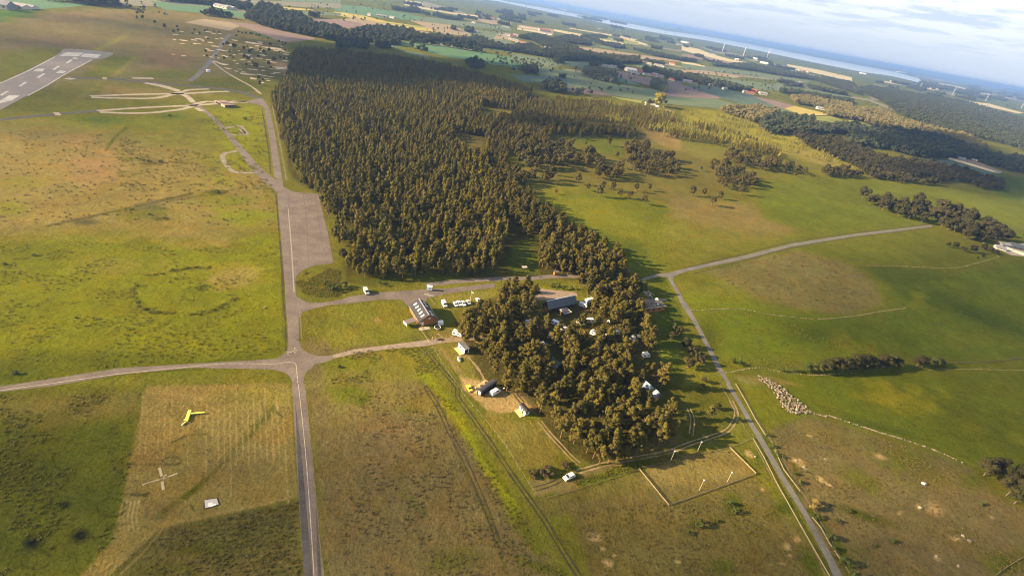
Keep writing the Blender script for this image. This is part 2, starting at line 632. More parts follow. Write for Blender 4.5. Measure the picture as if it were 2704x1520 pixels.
for s in ('1020,700 1010,760 1030,830 1080,880', '1080,885 1180,912 1320,925', '1430,930 1500,918 1580,900', '1590,895 1690,850 1780,800',
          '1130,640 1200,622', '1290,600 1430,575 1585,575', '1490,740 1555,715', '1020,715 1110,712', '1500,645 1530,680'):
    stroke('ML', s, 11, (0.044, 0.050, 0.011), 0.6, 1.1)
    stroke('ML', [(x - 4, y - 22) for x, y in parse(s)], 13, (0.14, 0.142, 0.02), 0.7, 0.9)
stroke('ML', '350,262 520,225 860,150 1060,105 1250,60 1450,15', 9, (0.045, 0.040, 0.022), 0.85, 0.6)
stroke('ML', '1270,75 1400,50 1530,30', 9, (0.06, 0.05, 0.026), 0.7)
patch('ML', 640, 230, 120, 26, (0.06, 0.054, 0.036), 0.9)
patch('ML', 1130, 120, 110, 38, (0.075, 0.07, 0.055), 0.9)
patch('ML', 1080, 175, 220, 60, (0.085, 0.09, 0.02), 0.8)
patch('ML', 1190, 205, 70, 18, DRK, 0.7)
patch('ML', 1640, 5, 80, 16, DRK, 0.8)
for i in range(260):
    x, y = random.uniform(0, 2120), random.uniform(400, 1330)
    w = random.uniform(3, 7)
    stroke('ML', [(x, y), (x + random.uniform(20, 80), y + random.uniform(-14, 12))], w, (0.066, 0.072, 0.012), 0.5, 1.0)
for x in (2128, 2148):
    stroke('ML', [(x - 10, 300), (x, 700), (x + 14, 1120), (x - 20, 1190)], 5, DGRN, 0.7)
stroke('ML', '480,1415 1000,1370 1500,1340 1900,1280', 6, DRK, 0.7)
stroke('ML', '1520,1305 1660,1270 1850,1262', 8, DRK, 0.5)

# --- bottom left: dark meadow and the mown square with its signals
region('BL', '-300,60 1110,10 1000,480 900,900 860,1180 500,1600 -300,1600', (0.060, 0.067, 0.016), 0.85, 16)
region('BL', '-100,120 1090,40 1060,230 300,330 -100,260', (0.105, 0.088, 0.034), 0.8, 26)
patch('BL', 300, 250, 330, 45, (0.088, 0.085, 0.026), 0.6)
patch('BL', 180, 640, 320, 160, (0.040, 0.048, 0.011), 0.7)
patch('BL', 600, 900, 300, 120, (0.046, 0.055, 0.014), 0.6)
patch('BL', 120, 1250, 260, 200, (0.038, 0.046, 0.013), 0.7)
patch('BL', 750, 420, 260, 90, (0.062, 0.072, 0.016), 0.6)
patch('BL', 560, 1000, 210, 70, (0.075, 0.07, 0.025), 0.5)
region('BL', '1105,15 2185,-10 2225,500 2255,850 1800,960 1240,1080 1150,1130 840,1448 560,1500 850,1180 950,760', STRAW, 0.92, 5, False)
region('BL', '1240,1085 1800,965 2260,870 2300,1500 820,1500 1010,1240', (0.078, 0.066, 0.029), 0.9, 8)
patch('BL', 1500, 1250, 280, 60, (0.055, 0.058, 0.02), 0.8)
patch('BL', 1250, 1400, 300, 70, (0.055, 0.058, 0.02), 0.7)
patch('BL', 1900, 1380, 260, 100, (0.085, 0.072, 0.035), 0.7)
stroke('BL', '2060,190 1850,420 1650,620 1480,780 1330,900 1180,1000', 30, (0.062, 0.066, 0.021), 0.75, 0.6)
stroke('BL', '1640,640 1500,770 1390,850', 22, (0.045, 0.058, 0.016), 0.7)
patch('BL', 1150, 560, 200, 90, (0.125, 0.09, 0.042), 0.5)
patch('BL', 1750, 620, 260, 160, (0.120, 0.09, 0.040), 0.6)
patch('BL', 1200, 950, 160, 80, (0.10, 0.08, 0.04), 0.5)
patch('BL', 1320, 90, 200, 60, (0.175, 0.12, 0.056), 0.6)
patch('BL', 1900, 80, 260, 90, (0.135, 0.118, 0.035), 0.6)
for x0 in range(960, 2200, 46):                       # lines left by the mower
    if random.random() < 0.86:
        y0 = random.uniform(-10, 250); y1 = y0 + random.uniform(200, 700)
        lean = (x0 - 1650) / 1650 * 0.30
        stroke('BL', [(x0 - lean * 0 + (y0 - 500) * -lean * -0.6, y0), (x0 + (y1 - 500) * lean * 0.6, min(y1, 900))], 6, (0.215, 0.165, 0.085), 0.75, 0.5)
for k in range(5):
    stroke('BL', [(930 + k * 30, 880), (900 + k * 32, 1000), (905 + k * 34, 1095)], 8, (0.22, 0.17, 0.09), 0.8, 0.4)
    stroke('BL', [(1250, 1060 + k * 5 - 10), (1700, 985 + k * 5 - 30), (2240, 850 + k * 3 - 10)], 4, (0.185, 0.138, 0.066), 0.45, 0.6)
for k in range(4):
    stroke('BL', [(1180 + k * 18, 1090), (960 + k * 40, 1270), (700 + k * 60, 1460)], 9, (0.055, 0.048, 0.022) if k == 2 else (0.17, 0.125, 0.06), 0.6, 0.5)
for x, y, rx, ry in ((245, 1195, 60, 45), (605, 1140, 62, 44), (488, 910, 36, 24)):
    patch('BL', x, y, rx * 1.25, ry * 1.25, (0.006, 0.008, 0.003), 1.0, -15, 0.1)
for x, y, rx, ry in ((265, 1320, 115, 75), (235, 555, 50, 28), (845, 385, 44, 24), (1300, 578, 72, 30), (840, 930, 110, 70)):
    p = [(x + rx * math.cos(t), y + ry * math.sin(t)) for t in np.linspace(0.3, 6.0, 14)]
    stroke('BL', p, 9, (0.026, 0.028, 0.010), 0.75, 1.1)
for s in ('30,690 180,660 340,632', '140,1055 260,1020 380,940', '400,540 420,630 520,690 500,800', '560,760 700,800 850,820 980,830 1100,840', '1090,835 1120,820',
          '830,480 980,500', '760,990 870,960', '1230,600 1080,610 960,600', '1440,910 1470,960', '1510,1070 1590,1030', '1330,1100 1350,1180 1390,1170', '1740,1190 1770,1180',
          '1300,440 1400,390 1560,375', '2090,210 2135,245', '1280,130 1290,170 1350,180', '1320,145 1400,148', '1690,150 1770,120'):
    stroke('BL', s, 8, (0.030, 0.031, 0.012), 0.75, 1.2)
for i in range(170):
    x, y = random.uniform(-50, 900), random.uniform(250, 1448)
    stroke('BL', [(x, y), (x + random.uniform(20, 80), y + random.uniform(-25, 10))], random.uniform(4, 9), random.choice([(0.040, 0.046, 0.012), (0.085, 0.085, 0.022)]), 0.5, 1.0)
for i in range(130):
    x, y = random.uniform(1050, 2260), random.uniform(1090, 1448)
    stroke('BL', [(x, y), (x + random.uniform(15, 60), y + random.uniform(-30, 20))], random.uniform(4, 9), random.choice([(0.042, 0.042, 0.017), (0.125, 0.098, 0.052)]), 0.5, 1.0)

# --- bottom middle field
region('BM', '-300,-330 200,-330 620,0 1000,500 1300,930 1700,1500 -90,1500 -250,0', (0.112, 0.084, 0.045), 0.85, 22)
region('MM', '-130,1290 560,1130 720,1448 -150,1448', (0.118, 0.112, 0.028), 0.75, 18)
region('BM', '-200,-10 300,-10 700,60 800,300 400,200 0,330', (0.125, 0.104, 0.035), 0.75, 30)
patch('BM', 60, 60, 150, 60, (0.08, 0.095, 0.02), 0.8)
patch('BM', 160, 120, 60, 40, DGRN, 0.8)
patch('MM', 20, 1290, 190, 60, (0.10, 0.108, 0.02), 0.8)
stroke('BM', '650,-50 800,130 930,330 1040,520 1150,700 1260,860 1330,1000', 50, (0.145, 0.155, 0.017), 0.9, 0.7)
stroke('BM', '1060,520 1180,680 1290,840', 16, (0.060, 0.076, 0.012), 0.7, 1.2)
stroke('BM', '1320,1000 1420,1150 1480,1250', 70, (0.082, 0.088, 0.018), 0.8)
stroke('BM', '1350,1330 1500,1380 1680,1430', 60, (0.062, 0.068, 0.017), 0.8)
stroke('BM', '880,500 960,700 1100,950 1180,1150 1230,1400', 20, (0.066, 0.064, 0.022), 0.7)
stroke('BM', '420,600 470,830 620,960', 40, (0.080, 0.076, 0.026), 0.6)
patch('BM', 330, 500, 260, 300, (0.122, 0.086, 0.050), 0.6)
patch('BM', 150, 1150, 300, 260, (0.092, 0.072, 0.038), 0.7)
patch('BM', 850, 1330, 240, 100, (0.066, 0.064, 0.020), 0.7)
patch('BM', 520, 190, 120, 30, (0.092, 0.094, 0.02), 0.6)
for i in range(210):
    x, y = random.uniform(0, 1700), random.uniform(50, 1440)
    stroke('BM', [(x, y), (x + random.uniform(-10, 25), y + random.uniform(10, 40))], random.uniform(3, 7), random.choice([(0.055, 0.052, 0.018), (0.13, 0.10, 0.05), (0.07, 0.075, 0.018)]), 0.5, 1.0)

# --- camp, its lawns and sandy yards
region('MM', '-110,870 460,800 520,900 480,1010 600,1080 -80,1200 -130,1000', (0.128, 0.122, 0.030), 0.85, 7)
patch('MM', 280, 975, 40, 18, (0.22, 0.15, 0.08), 0.7)
stroke('MM', '190,1045 250,1040 320,1075 325,1105 290,1110', 7, DGRN, 0.8)
region('MM', '640,790 1000,770 1180,730 1180,850 950,870 800,890 760,830', (0.135, 0.118, 0.035), 0.8, 6)
region('MM', '620,1060 900,1010 1150,1060 1150,1120 700,1170 620,1110', (0.125, 0.105, 0.038), 0.8, 7)
region('MM', '700,1170 1150,1120 1130,1448 980,1448', (0.128, 0.112, 0.034), 0.8, 8)
patch('MM', 960, 1240, 80, 16, (0.22, 0.15, 0.09), 0.6)
stroke('MM', '760,1200 850,1300 950,1448', 26, (0.20, 0.145, 0.075), 0.6)
region('C6', '60,60 350,110 640,200 760,200 960,400 960,440 720,440 420,480 250,330 80,190', (0.27, 0.19, 0.105), 0.95, 4)
region('C6', '400,420 700,560 960,560 1180,830 1080,1020 800,1100 700,1060 330,480', (0.132, 0.112, 0.034), 0.9, 6)
for k in range(9):
    stroke('C6', [(420 + k * 60, 500 + k * 22), (620 + k * 55, 800 + k * 20), (760 + k * 48, 1030 + k * 8)], 6, (0.165, 0.132, 0.05), 0.5, 0.8)
region('C6', '840,300 1130,330 1100,420 960,400', (0.075, 0.10, 0.022), 0.8, 5)
region('C6', '860,1210 1320,1200 1420,1100 2000,950 2480,880 2560,920 2050,1090 1430,1170 1340,1330 900,1400', (0.15, 0.112, 0.056), 0.75, 5)
region('C6', '1370,1190 2030,1000 2560,900 2560,1000 2060,1110 1350,1290', (0.085, 0.105, 0.020), 0.85, 4)
patch('C6', 1100, 1380, 80, 24, (0.07, 0.09, 0.02), 0.7)
region('C6', '900,1420 2060,1110 2400,1448 1700,1600 900,1600', (0.105, 0.085, 0.034), 0.7, 10)
region('BR', '-200,560 345,480 540,675 340,750 -150,870 -340,720', (0.140, 0.108, 0.046), 0.85, 4)

# forest and grove floors
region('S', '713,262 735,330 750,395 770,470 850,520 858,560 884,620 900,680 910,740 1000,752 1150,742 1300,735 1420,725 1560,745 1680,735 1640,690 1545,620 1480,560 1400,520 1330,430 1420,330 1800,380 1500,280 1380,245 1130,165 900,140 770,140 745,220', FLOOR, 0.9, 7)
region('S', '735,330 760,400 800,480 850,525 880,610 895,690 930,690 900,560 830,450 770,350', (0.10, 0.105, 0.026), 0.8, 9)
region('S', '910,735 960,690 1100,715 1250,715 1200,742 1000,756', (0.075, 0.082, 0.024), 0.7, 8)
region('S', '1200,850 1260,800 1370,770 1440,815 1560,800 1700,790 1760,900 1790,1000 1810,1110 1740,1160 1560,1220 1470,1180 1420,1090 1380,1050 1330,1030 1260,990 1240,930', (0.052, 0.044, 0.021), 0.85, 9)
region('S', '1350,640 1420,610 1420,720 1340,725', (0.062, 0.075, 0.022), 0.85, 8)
region('MM', '1400,700 1780,700 1780,750 1500,745', (0.11, 0.115, 0.025), 0.85, 5)
region('MM', '2180,640 2460,650 2575,900 2575,1448 2480,1448 2420,1230 2300,1000 2440,880 2300,760', (0.055, 0.070, 0.018), 0.9, 6)
region('MM', '2420,1190 2575,1190 2575,1270 2440,1270', (0.10, 0.115, 0.025), 0.8, 6)
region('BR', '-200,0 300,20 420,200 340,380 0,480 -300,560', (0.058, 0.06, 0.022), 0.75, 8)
region('C6', '1560,900 2250,760 2540,700 2560,830 2000,930 1650,960', (0.11, 0.082, 0.045), 0.7, 7)

# --- middle and right meadows
region('S', '1400,330 1720,360 1900,430 2060,470 1900,520 1650,560 1480,540 1380,480', (0.095, 0.082, 0.036), 0.7, 20)
region('MM', '1420,20 1700,-60 2560,120 2900,300 2700,500 2250,640 2190,600 2050,450 1840,280', (0.088, 0.100, 0.024), 0.9, 10)
region('MM', '1560,70 1900,60 2200,170 2500,420 2300,460 1900,260', (0.118, 0.118, 0.026), 0.7, 26)
region('MM', '1850,300 2200,350 2400,560 2230,620 2050,450', (0.062, 0.078, 0.022), 0.7, 18)
region('MR', '-100,60 480,100 900,290 700,340 200,300 -100,200', (0.150, 0.110, 0.050), 0.8, 26)
region('MR', '-150,230 400,260 860,310 600,380 100,520 -150,560', (0.128, 0.112, 0.036), 0.6, 24)
region('TM', '1380,1380 1750,1390 1900,1448 1300,1448', (0.12, 0.11, 0.036), 0.7, 12)
region('TM', '1640,1020 2150,1050 2130,1190 1900,1150', (0.078, 0.098, 0.030), 0.85, 10)
region('TM', '1080,840 1340,850 1200,910 1090,900', (0.16, 0.142, 0.05), 0.85, 8)
region('TM', '840,1010 1080,1060 1070,1190 900,1110', (0.10, 0.085, 0.04), 0.7, 10)
region('TM', '2250,930 2575,1030 2575,1150 2300,1040', (0.19, 0.135, 0.062), 0.85, 9)
region('TR', '0,830 560,860 900,1000 1280,1200 1330,1290 900,1200 500,1090 0,960', (0.185, 0.172, 0.040), 0.9, 12)  # strip lightened: sunshine put into the ground colour
region('TR', '0,1090 400,1160 250,1220 0,1160', (0.115, 0.105, 0.040), 0.8, 10)
patch('TR', 950, 1180, 220, 40, (0.18, 0.145, 0.07), 0.7, 14)
region('TR', '560,1370 1150,1330 1650,1390 2575,1448 2575,1700 600,1650', (0.080, 0.095, 0.024), 0.85, 16)
region('MR', '560,0 1300,80 1850,250 1000,320 650,200', (0.082, 0.098, 0.024), 0.85, 16)
region('MR', '860,300 1850,255 1900,300 2050,400 2300,470 1700,560 1300,520 700,480', (0.090, 0.094, 0.028), 0.8, 20)
region('MR', '160,600 880,445 1250,545 1330,600 1440,690 1530,830 1420,890 1200,915 860,885 600,820 420,740', (0.134, 0.106, 0.052), 0.9, 12)
patch('MR', 330, 760, 160, 60, (0.12, 0.11, 0.03), 0.7)
region('MR', '20,800 420,840 700,930 1050,960 1500,1200 1200,1250 300,1250', (0.096, 0.114, 0.018), 0.85, 22)
region('MR', '700,940 1050,965 1650,890 1500,760 2575,500 2900,700 2900,1300 1500,1260 900,1150', (0.072, 0.087, 0.019), 0.85, 20)
region('MR', '1350,560 1500,570 1900,720 2600,1010 2600,1120 2150,960 1700,820', (0.046, 0.060, 0.017), 0.8, 14)
region('MR', '1500,560 1900,600 2050,660 1800,720', (0.052, 0.068, 0.019), 0.7, 12)
patch('MR', 2350, 680, 280, 90, (0.082, 0.095, 0.026), 0.6, 15)
patch('MR', 1200, 1110, 110, 60, (0.125, 0.110, 0.016), 0.8, 25)
patch('MR', 1390, 1180, 160, 45, (0.110, 0.100, 0.018), 0.7, 10)
patch('MR', 1780, 830, 60, 120, (0.10, 0.10, 0.02), 0.6)
patch('MR', 2230, 1100, 250, 50, (0.09, 0.095, 0.022), 0.6)
patch('MR', 950, 1080, 200, 60, (0.055, 0.07, 0.016), 0.6)
patch('MR', 200, 1100, 100, 160, (0.042, 0.052, 0.016), 0.7)
for i in range(190):
    x, y = random.uniform(200, 2500), random.uniform(520, 1240)
    stroke('MR', [(x, y), (x + random.uniform(15, 60), y + random.uniform(-4, 20))], random.uniform(3, 7), random.choice([(0.05, 0.06, 0.016), (0.115, 0.11, 0.03)]), 0.45, 1.0)
region('TR', '1850,1210 2575,1360 2575,1600 2300,1400', (0.062, 0.088, 0.036), 0.8, 8)
region('MR', '1200,0 2000,0 2575,120 2575,380 2400,250 1900,30', (0.098, 0.112, 0.036), 0.9, 8)

# --- bottom right
region('BR', '600,-80 2900,-80 2900,600 2300,640 1700,430 960,200 700,60', (0.082, 0.090, 0.016), 0.9, 12)
region('MR', '380,1380 640,1380 900,1448 450,1448', (0.15, 0.118, 0.05), 0.8, 6)
region('BR', '470,0 720,100 760,220 960,240 620,330 480,200', (0.105, 0.105, 0.022), 0.85, 10)
patch('BR', 1700, 120, 330, 110, (0.165, 0.135, 0.012), 0.9, 12)
patch('BR', 2100, 300, 260, 50, (0.10, 0.094, 0.016), 0.7, 20)
patch('BR', 2500, 420, 120, 50, (0.11, 0.10, 0.016), 0.8, 20)
patch('BR', 1500, 330, 420, 45, (0.045, 0.058, 0.014), 0.7, 16)
region('BR', '640,330 960,240 1500,390 2150,620 2300,800 2900,1100 2900,1600 1250,1600 800,750', (0.104, 0.080, 0.044), 0.9, 14)
patch('BR', 820, 420, 140, 50, (0.085, 0.066, 0.04), 0.6)
patch('BR', 1250, 420, 260, 90, (0.11, 0.088, 0.032), 0.7, 15)
patch('BR', 1720, 600, 280, 130, (0.062, 0.070, 0.019), 0.75, 20)
patch('BR', 1350, 720, 170, 80, (0.060, 0.068, 0.019), 0.7, 30)
patch('BR', 1430, 1010, 260, 40, (0.036, 0.048, 0.014), 0.85, 18)
patch('BR', 2200, 720, 120, 90, (0.060, 0.072, 0.02), 0.8)
patch('BR', 1850, 1000, 360, 150, (0.095, 0.078, 0.042), 0.7, 10)
patch('BR', 1300, 1300, 240, 120, (0.072, 0.066, 0.026), 0.7)
patch('BR', 2450, 1350, 200, 120, (0.055, 0.064, 0.02), 0.8)
patch('BR', 1600, 1180, 60, 30, DGRN, 0.8)
for s, w in (('620,400 700,560 800,720 900,840', 46), ('960,960 1060,1060 1180,1240 1260,1448', 44), ('860,560 830,600 870,700', 26)):
    stroke('BR', s, w, (0.044, 0.058, 0.016), 0.8, 0.8)
region('BR', '-900,880 540,690 700,900 880,1100 1010,1300 1100,1500 -700,1500', (0.100, 0.080, 0.034), 0.85, 14)
patch('BR', 370, 920, 80, 90, (0.042, 0.060, 0.016), 0.85, 30)
patch('BR', 100, 1060, 60, 40, (0.040, 0.056, 0.016), 0.85)
patch('BR', 260, 1030, 60, 20, (0.046, 0.060, 0.016), 0.8)
patch('BR', 300, 1390, 130, 80, (0.044, 0.058, 0.018), 0.8)
patch('BR', 760, 930, 70, 110, (0.042, 0.056, 0.016), 0.8, 70)
patch('BR', 950, 1330, 90, 170, (0.042, 0.056, 0.016), 0.8, -25)
patch('BR', 570, 580, 80, 90, (0.052, 0.066, 0.018), 0.75)
for x, y, rx, ry, r_ in ((500, 525, 38, 20, 40), (860, 575, 62, 22, 12), (905, 618, 34, 16, 20), (1035, 715, 28, 14, 35), (1100, 755, 34, 8, 30), (955, 390, 22, 12, 20),
                         (1895, 945, 88, 50, 25), (1780, 930, 34, 22, 50), (1640, 970, 22, 14, 0), (2330, 1005, 22, 12, 30), (1920, 1310, 34, 24, 35), (2060, 1165, 40, 14, 15),
                         (2115, 1150, 18, 14, 0), (2165, 1185, 14, 10, 0), (2080, 1372, 12, 10, 0), (785, 1225, 48, 34, 40), (860, 1170, 34, 24, 20), (805, 1290, 20, 14, 30),
                         (595, 795, 18, 14, 30), (1080, 565, 12, 8, 0), (750, 1355, 24, 10, 20), (660, 1360, 14, 10, 0), (1490, 545, 50, 20, 20)):
    patch('BR', x, y, rx, ry, SAND, 0.85, r_, 0.6)
for x, y, rx, ry in ((1915, 1155, 60, 40), (1980, 1240, 24, 16), (2065, 1295, 18, 14), (2010, 1350, 44, 26), (2545, 1340, 30, 10)):
    patch('BM', x, y, rx, ry, SAND, 0.85, 20, 0.6)
for i in range(240):
    x, y = random.uniform(-400, 2500), random.uniform(420, 1440)
    stroke('BR', [(x, y), (x + random.uniform(8, 40), y + random.uniform(4, 30))], random.uniform(3, 8), random.choice([(0.045, 0.05, 0.017), (0.12, 0.094, 0.05), (0.055, 0.062, 0.018)]), 0.5, 1.0)

# --- gully with sandy scrapes beyond the bunker
region('b', '0,430 760,470 1050,480 1500,600 1780,760 1790,1100 1500,1260 1100,1200 650,960 440,850 60,620', (0.120, 0.105, 0.050), 0.7, 8)
patch('b', 1450, 540, 260, 34, (0.05, 0.10, 0.045), 0.9, 18)
region('b', '300,1200 1050,1150 1400,1330 900,1380 300,1300', (0.08, 0.09, 0.032), 0.7, 8)
patch('b', 1690, 1020, 150, 90, (0.25, 0.155, 0.10), 0.8)

C *= (1 + N1 * 0.40 + N2 * 0.34 + N3 * 0.22)[:, None]
grn = np.clip((C[:, 1] / C[:, 0] - 0.80) / 0.2, 0, 1)          # bare and dry ground keeps more blue than grass
C *= np.stack([np.full(len(C), .93), np.full(len(C), .98), .74 - .34 * grn], 1).astype(np.float32)
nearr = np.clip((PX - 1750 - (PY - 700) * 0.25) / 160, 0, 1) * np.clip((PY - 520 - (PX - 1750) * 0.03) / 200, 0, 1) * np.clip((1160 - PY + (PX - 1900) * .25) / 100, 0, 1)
C *= (1 - np.array((0.16, 0.08, 0.14)) * (nearr * (1 - far[:, 0]))[:, None])          # right-hand meadow darkened for cloud shade, and shifted greener
C[:] = np.clip(C, 0.006, 0.6)

nr, na = len(rr), len(az)
idx = np.arange(nr * na).reshape(nr, na)
a0, b0 = idx[:-1, :], idx[1:, :]
quads = np.stack([a0, np.roll(a0, -1, 1), np.roll(b0, -1, 1), b0], -1).reshape(-1, 4)
me = bpy.data.meshes.new('ground')
me.vertices.add(nr * na)
me.vertices.foreach_set('co', np.stack([GX, GY, np.zeros_like(GX)], 1).astype(np.float32).ravel())
me.loops.add(quads.size)
me.loops.foreach_set('vertex_index', quads.ravel().astype(np.int32))
me.polygons.add(len(quads))
me.polygons.foreach_set('loop_start', np.arange(0, quads.size, 4, dtype=np.int32))
me.update(calc_edges=True)
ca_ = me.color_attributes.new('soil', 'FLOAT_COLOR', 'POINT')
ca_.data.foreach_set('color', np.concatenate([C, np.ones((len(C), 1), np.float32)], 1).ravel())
if me.polygons[nr * na // 2].normal.z < 0:
    me.flip_normals()
ground_ob = bpy.data.objects.new('ground', me)
COL.objects.link(ground_ob)
ground_ob['kind'] = 'structure'

m = bpy.data.materials.new('grassland'); m.use_nodes = True
n, l = m.node_tree.nodes, m.node_tree.links
b = n['Principled BSDF']
b.inputs['Roughness'].default_value = 0.9
b.inputs['Specular IOR Level'].default_value = 0.0
at_ = n.new('ShaderNodeVertexColor'); at_.layer_name = 'soil'
geo = n.new('ShaderNodeNewGeometry')


def noise(scale, detail=4, rough=0.6, vec=None):
    q = n.new('ShaderNodeTexNoise')
    q.inputs['Scale'].default_value = scale; q.inputs['Detail'].default_value = detail; q.inputs['Roughness'].default_value = rough
    l.new(vec or geo.outputs['Position'], q.inputs['Vector'])
    return q


def ramp(sock, a, b_, lo, hi):
    q = n.new('ShaderNodeMapRange')
    q.inputs['From Min'].default_value = a; q.inputs['From Max'].default_value = b_
    q.inputs['To Min'].default_value = lo; q.inputs['To Max'].default_value = hi
    l.new(sock, q.inputs['Value'])
    return q.outputs['Result']


def mul(a, b_):
    q = n.new('ShaderNodeMath'); q.operation = 'MULTIPLY'; l.new(a, q.inputs[0]); l.new(b_, q.inputs[1]); return q.outputs[0]


fine, mid, tuft = noise(1.1, 6, 0.8), noise(0.22, 6, 0.7), noise(0.5, 5, 0.7)
val = mul(ramp(fine.outputs['Fac'], 0.3, 0.7, 0.62, 1.38), ramp(mid.outputs['Fac'], 0.3, 0.7, 0.82, 1.18))
tf = ramp(tuft.outputs['Fac'], 0.54, 0.68, 1.0, 0.62)        # scattered darker tussocks
val = mul(val, tf)
sc_ = n.new('ShaderNodeVectorMath'); sc_.operation = 'SCALE'
l.new(at_.outputs['Color'], sc_.inputs[0]); l.new(val, sc_.inputs['Scale'])
hs = n.new('ShaderNodeMix'); hs.data_type = 'RGBA'; hs.blend_type = 'MULTIPLY'
hs.inputs['B'].default_value = (1.09, 0.97, 0.86, 1)
hue = noise(0.06, 4, 0.6)
l.new(ramp(hue.outputs['Fac'], 0.45, 0.62, 0.0, 1.0), hs.inputs['Factor'])
l.new(sc_.outputs[0], hs.inputs['A'])
l.new(hs.outputs['Result'], b.inputs['Base Color'])
bp = n.new('ShaderNodeBump'); bp.inputs['Strength'].default_value = 0.8; bp.inputs['Distance'].default_value = 0.65
hsum = n.new('ShaderNodeMath'); hsum.operation = 'ADD'
l.new(tuft.outputs['Fac'], hsum.inputs[0]); l.new(mid.outputs['Fac'], hsum.inputs[1])
l.new(hsum.outputs[0], bp.inputs['Height']); l.new(bp.outputs[0], b.inputs['Normal'])
me.materials.append(m)

# ------------------------------------------------------------------ roads and runway
ASPH = mat('worn_asphalt', (0.118, 0.097, 0.083), 0.9, 0.14, 0.8, big=.2)
ASPH_D = mat('dark_asphalt', (0.058, 0.054, 0.052), 0.85, 0.2, 0.9, big=.25)
ASPH_G = mat('grey_asphalt', (0.110, 0.106, 0.096), 0.9, 0.16, 0.7, big=.2)
RUN = mat('runway_asphalt', (0.165, 0.148, 0.136), 0.9, 0.1, 0.08)
PAINT = mat('white_road_paint', (0.31, 0.275, 0.215), 0.8, 0.3, 0.6)
RPAINT = mat('runway_paint', (0.38, 0.37, 0.33), 0.8, 0.2, 0.1)
CONC = mat('pale_concrete', (0.26, 0.225, 0.165), 0.9, 0.15, 0.2)
VERGE = mat('dry_verge', (0.115, 0.096, 0.046), 0.95, 0.3, 0.5)
DIRT = mat('sandy_dirt', (0.20, 0.148, 0.082), 0.95, 0.25, 0.6, big=.25)
TRACK = mat('wheel_rut', (0.040, 0.034, 0.016), 0.95, 0.3, 0.6)
SEAM = mat('tar_seam', (0.085, 0.072, 0.066), 0.9, 0.2, 0.5)

main_l = W('BL', '2330,1640 2300,1448 2255,860 2235,500 2205,0') + W('S3', '690,1448 600,1240 520,1160')
main_r = W('BL', '2480,1640 2445,1448 2390,860 2350,430 2306,0') + W('S3', '1062,1448 1070,1240 1110,1140')
sheet('main_road', main_l + main_r[::-1], 0.030, ASPH)
# darker resurfaced lane at the near end
dl = W('BL', '2330,1640 2300,1448 2262,900 2246,500 2230,150')
dr = W('BL', '2392,1640 2362,1448 2312,900 2275,500 2234,150')
sheet('main_road', dl + dr[::-1], 0.036, ASPH_D)
sheet('main_road', W('BL', '2420,1640 2400,1448 2386,900 2390,930 2430,1448 2455,1640'), 0.036, ASPH_D)
# the junction with its rounded corners
sheet('junction', W('S3', '-10,635 210,575 370,460 480,370 530,270 548,130 548,-10 912,-10 925,90 975,230 1050,330 1190,410 1350,470 1550,510 1850,520 2110,480 2110,600 1980,670 1800,740 1560,775 1440,840 1330,930 1200,1030 1110,1150 1070,1260 1062,1460 690,1460 620,1270 540,1170 390,1090 230,1040 -10,990'), 0.034, ASPH)
up_l = W('ML', '2178,1150 2172,1000 2158,840 2148,640 2135,480 2120,300 2095,0') + W('TL', '2080,1448 2050,1405 2000,1350')
up_r = W('ML', '2262,1110 2255,950 2240,800 2234,720 2228,640 2222,480 2215,300 2213,0') + W('TL', '2210,1448 2140,1410 2130,1360')
sheet('main_road', up_l + up_r[::-1], 0.040, ASPH)
sheet('apron', W('ML', '2200,0 2280,8 2405,18 2450,200 2482,330 2520,538 2450,548 2370,560 2290,590 2245,630 2222,700 2190,500'), 0.046, ASPH)
for s in ('2290,10 2320,220 2330,560', '2250,190 2470,215', '2260,330 2490,328', '2380,15 2430,380', '2175,0 2200,400 2225,700'):
    strip('paving_joint', W('ML', s), 0.35, 0.054, SEAM, smooth=False)
strip('pale_seam', W('ML', '2178,130 2205,470 2222,760'), 0.7, 0.056, mat('pale_seam', (0.20, 0.185, 0.15), 0.9), smooth=False)
# left arm and the thin right arm of the crossing
sheet('side_road', W('S3', '20,625 20,985') + W('BL', '1450,-125 900,-72 400,12 -300,95 -300,62 380,-40 900,-122') , 0.031, ASPH)
cr_l = W('S3', '2080,490') + W('MM', '100,1190 330,1160 640,1120 760,1105 1000,1090 1160,1085')
cr_r = W('S3', '2080,610') + W('MM', '100,1225 330,1190 640,1165 760,1142 1000,1122 1160,1108')
sheet('camp_track', cr_l[:5] + cr_r[:5][::-1], 0.032, mat('track_gravel', (0.20, 0.160, 0.120), 0.95, 0.25, 0.5))
sheet('camp_track', cr_l[4:] + cr_r[4:][::-1], 0.035, DIRT)
for s, w in (('880,1065 850,1080 830,1110 850,1130', 1.2), ('730,1070 770,1100 800,1130', 0.9), ('960,1245 1000,1290 1040,1340 1075,1400 1090,1448', 1.1), ('1010,1130 1110,1155', 0.8)):
    strip('foot_path', W('MM', s), w, 0.033, DIRT, 1.0, jit=0.4)
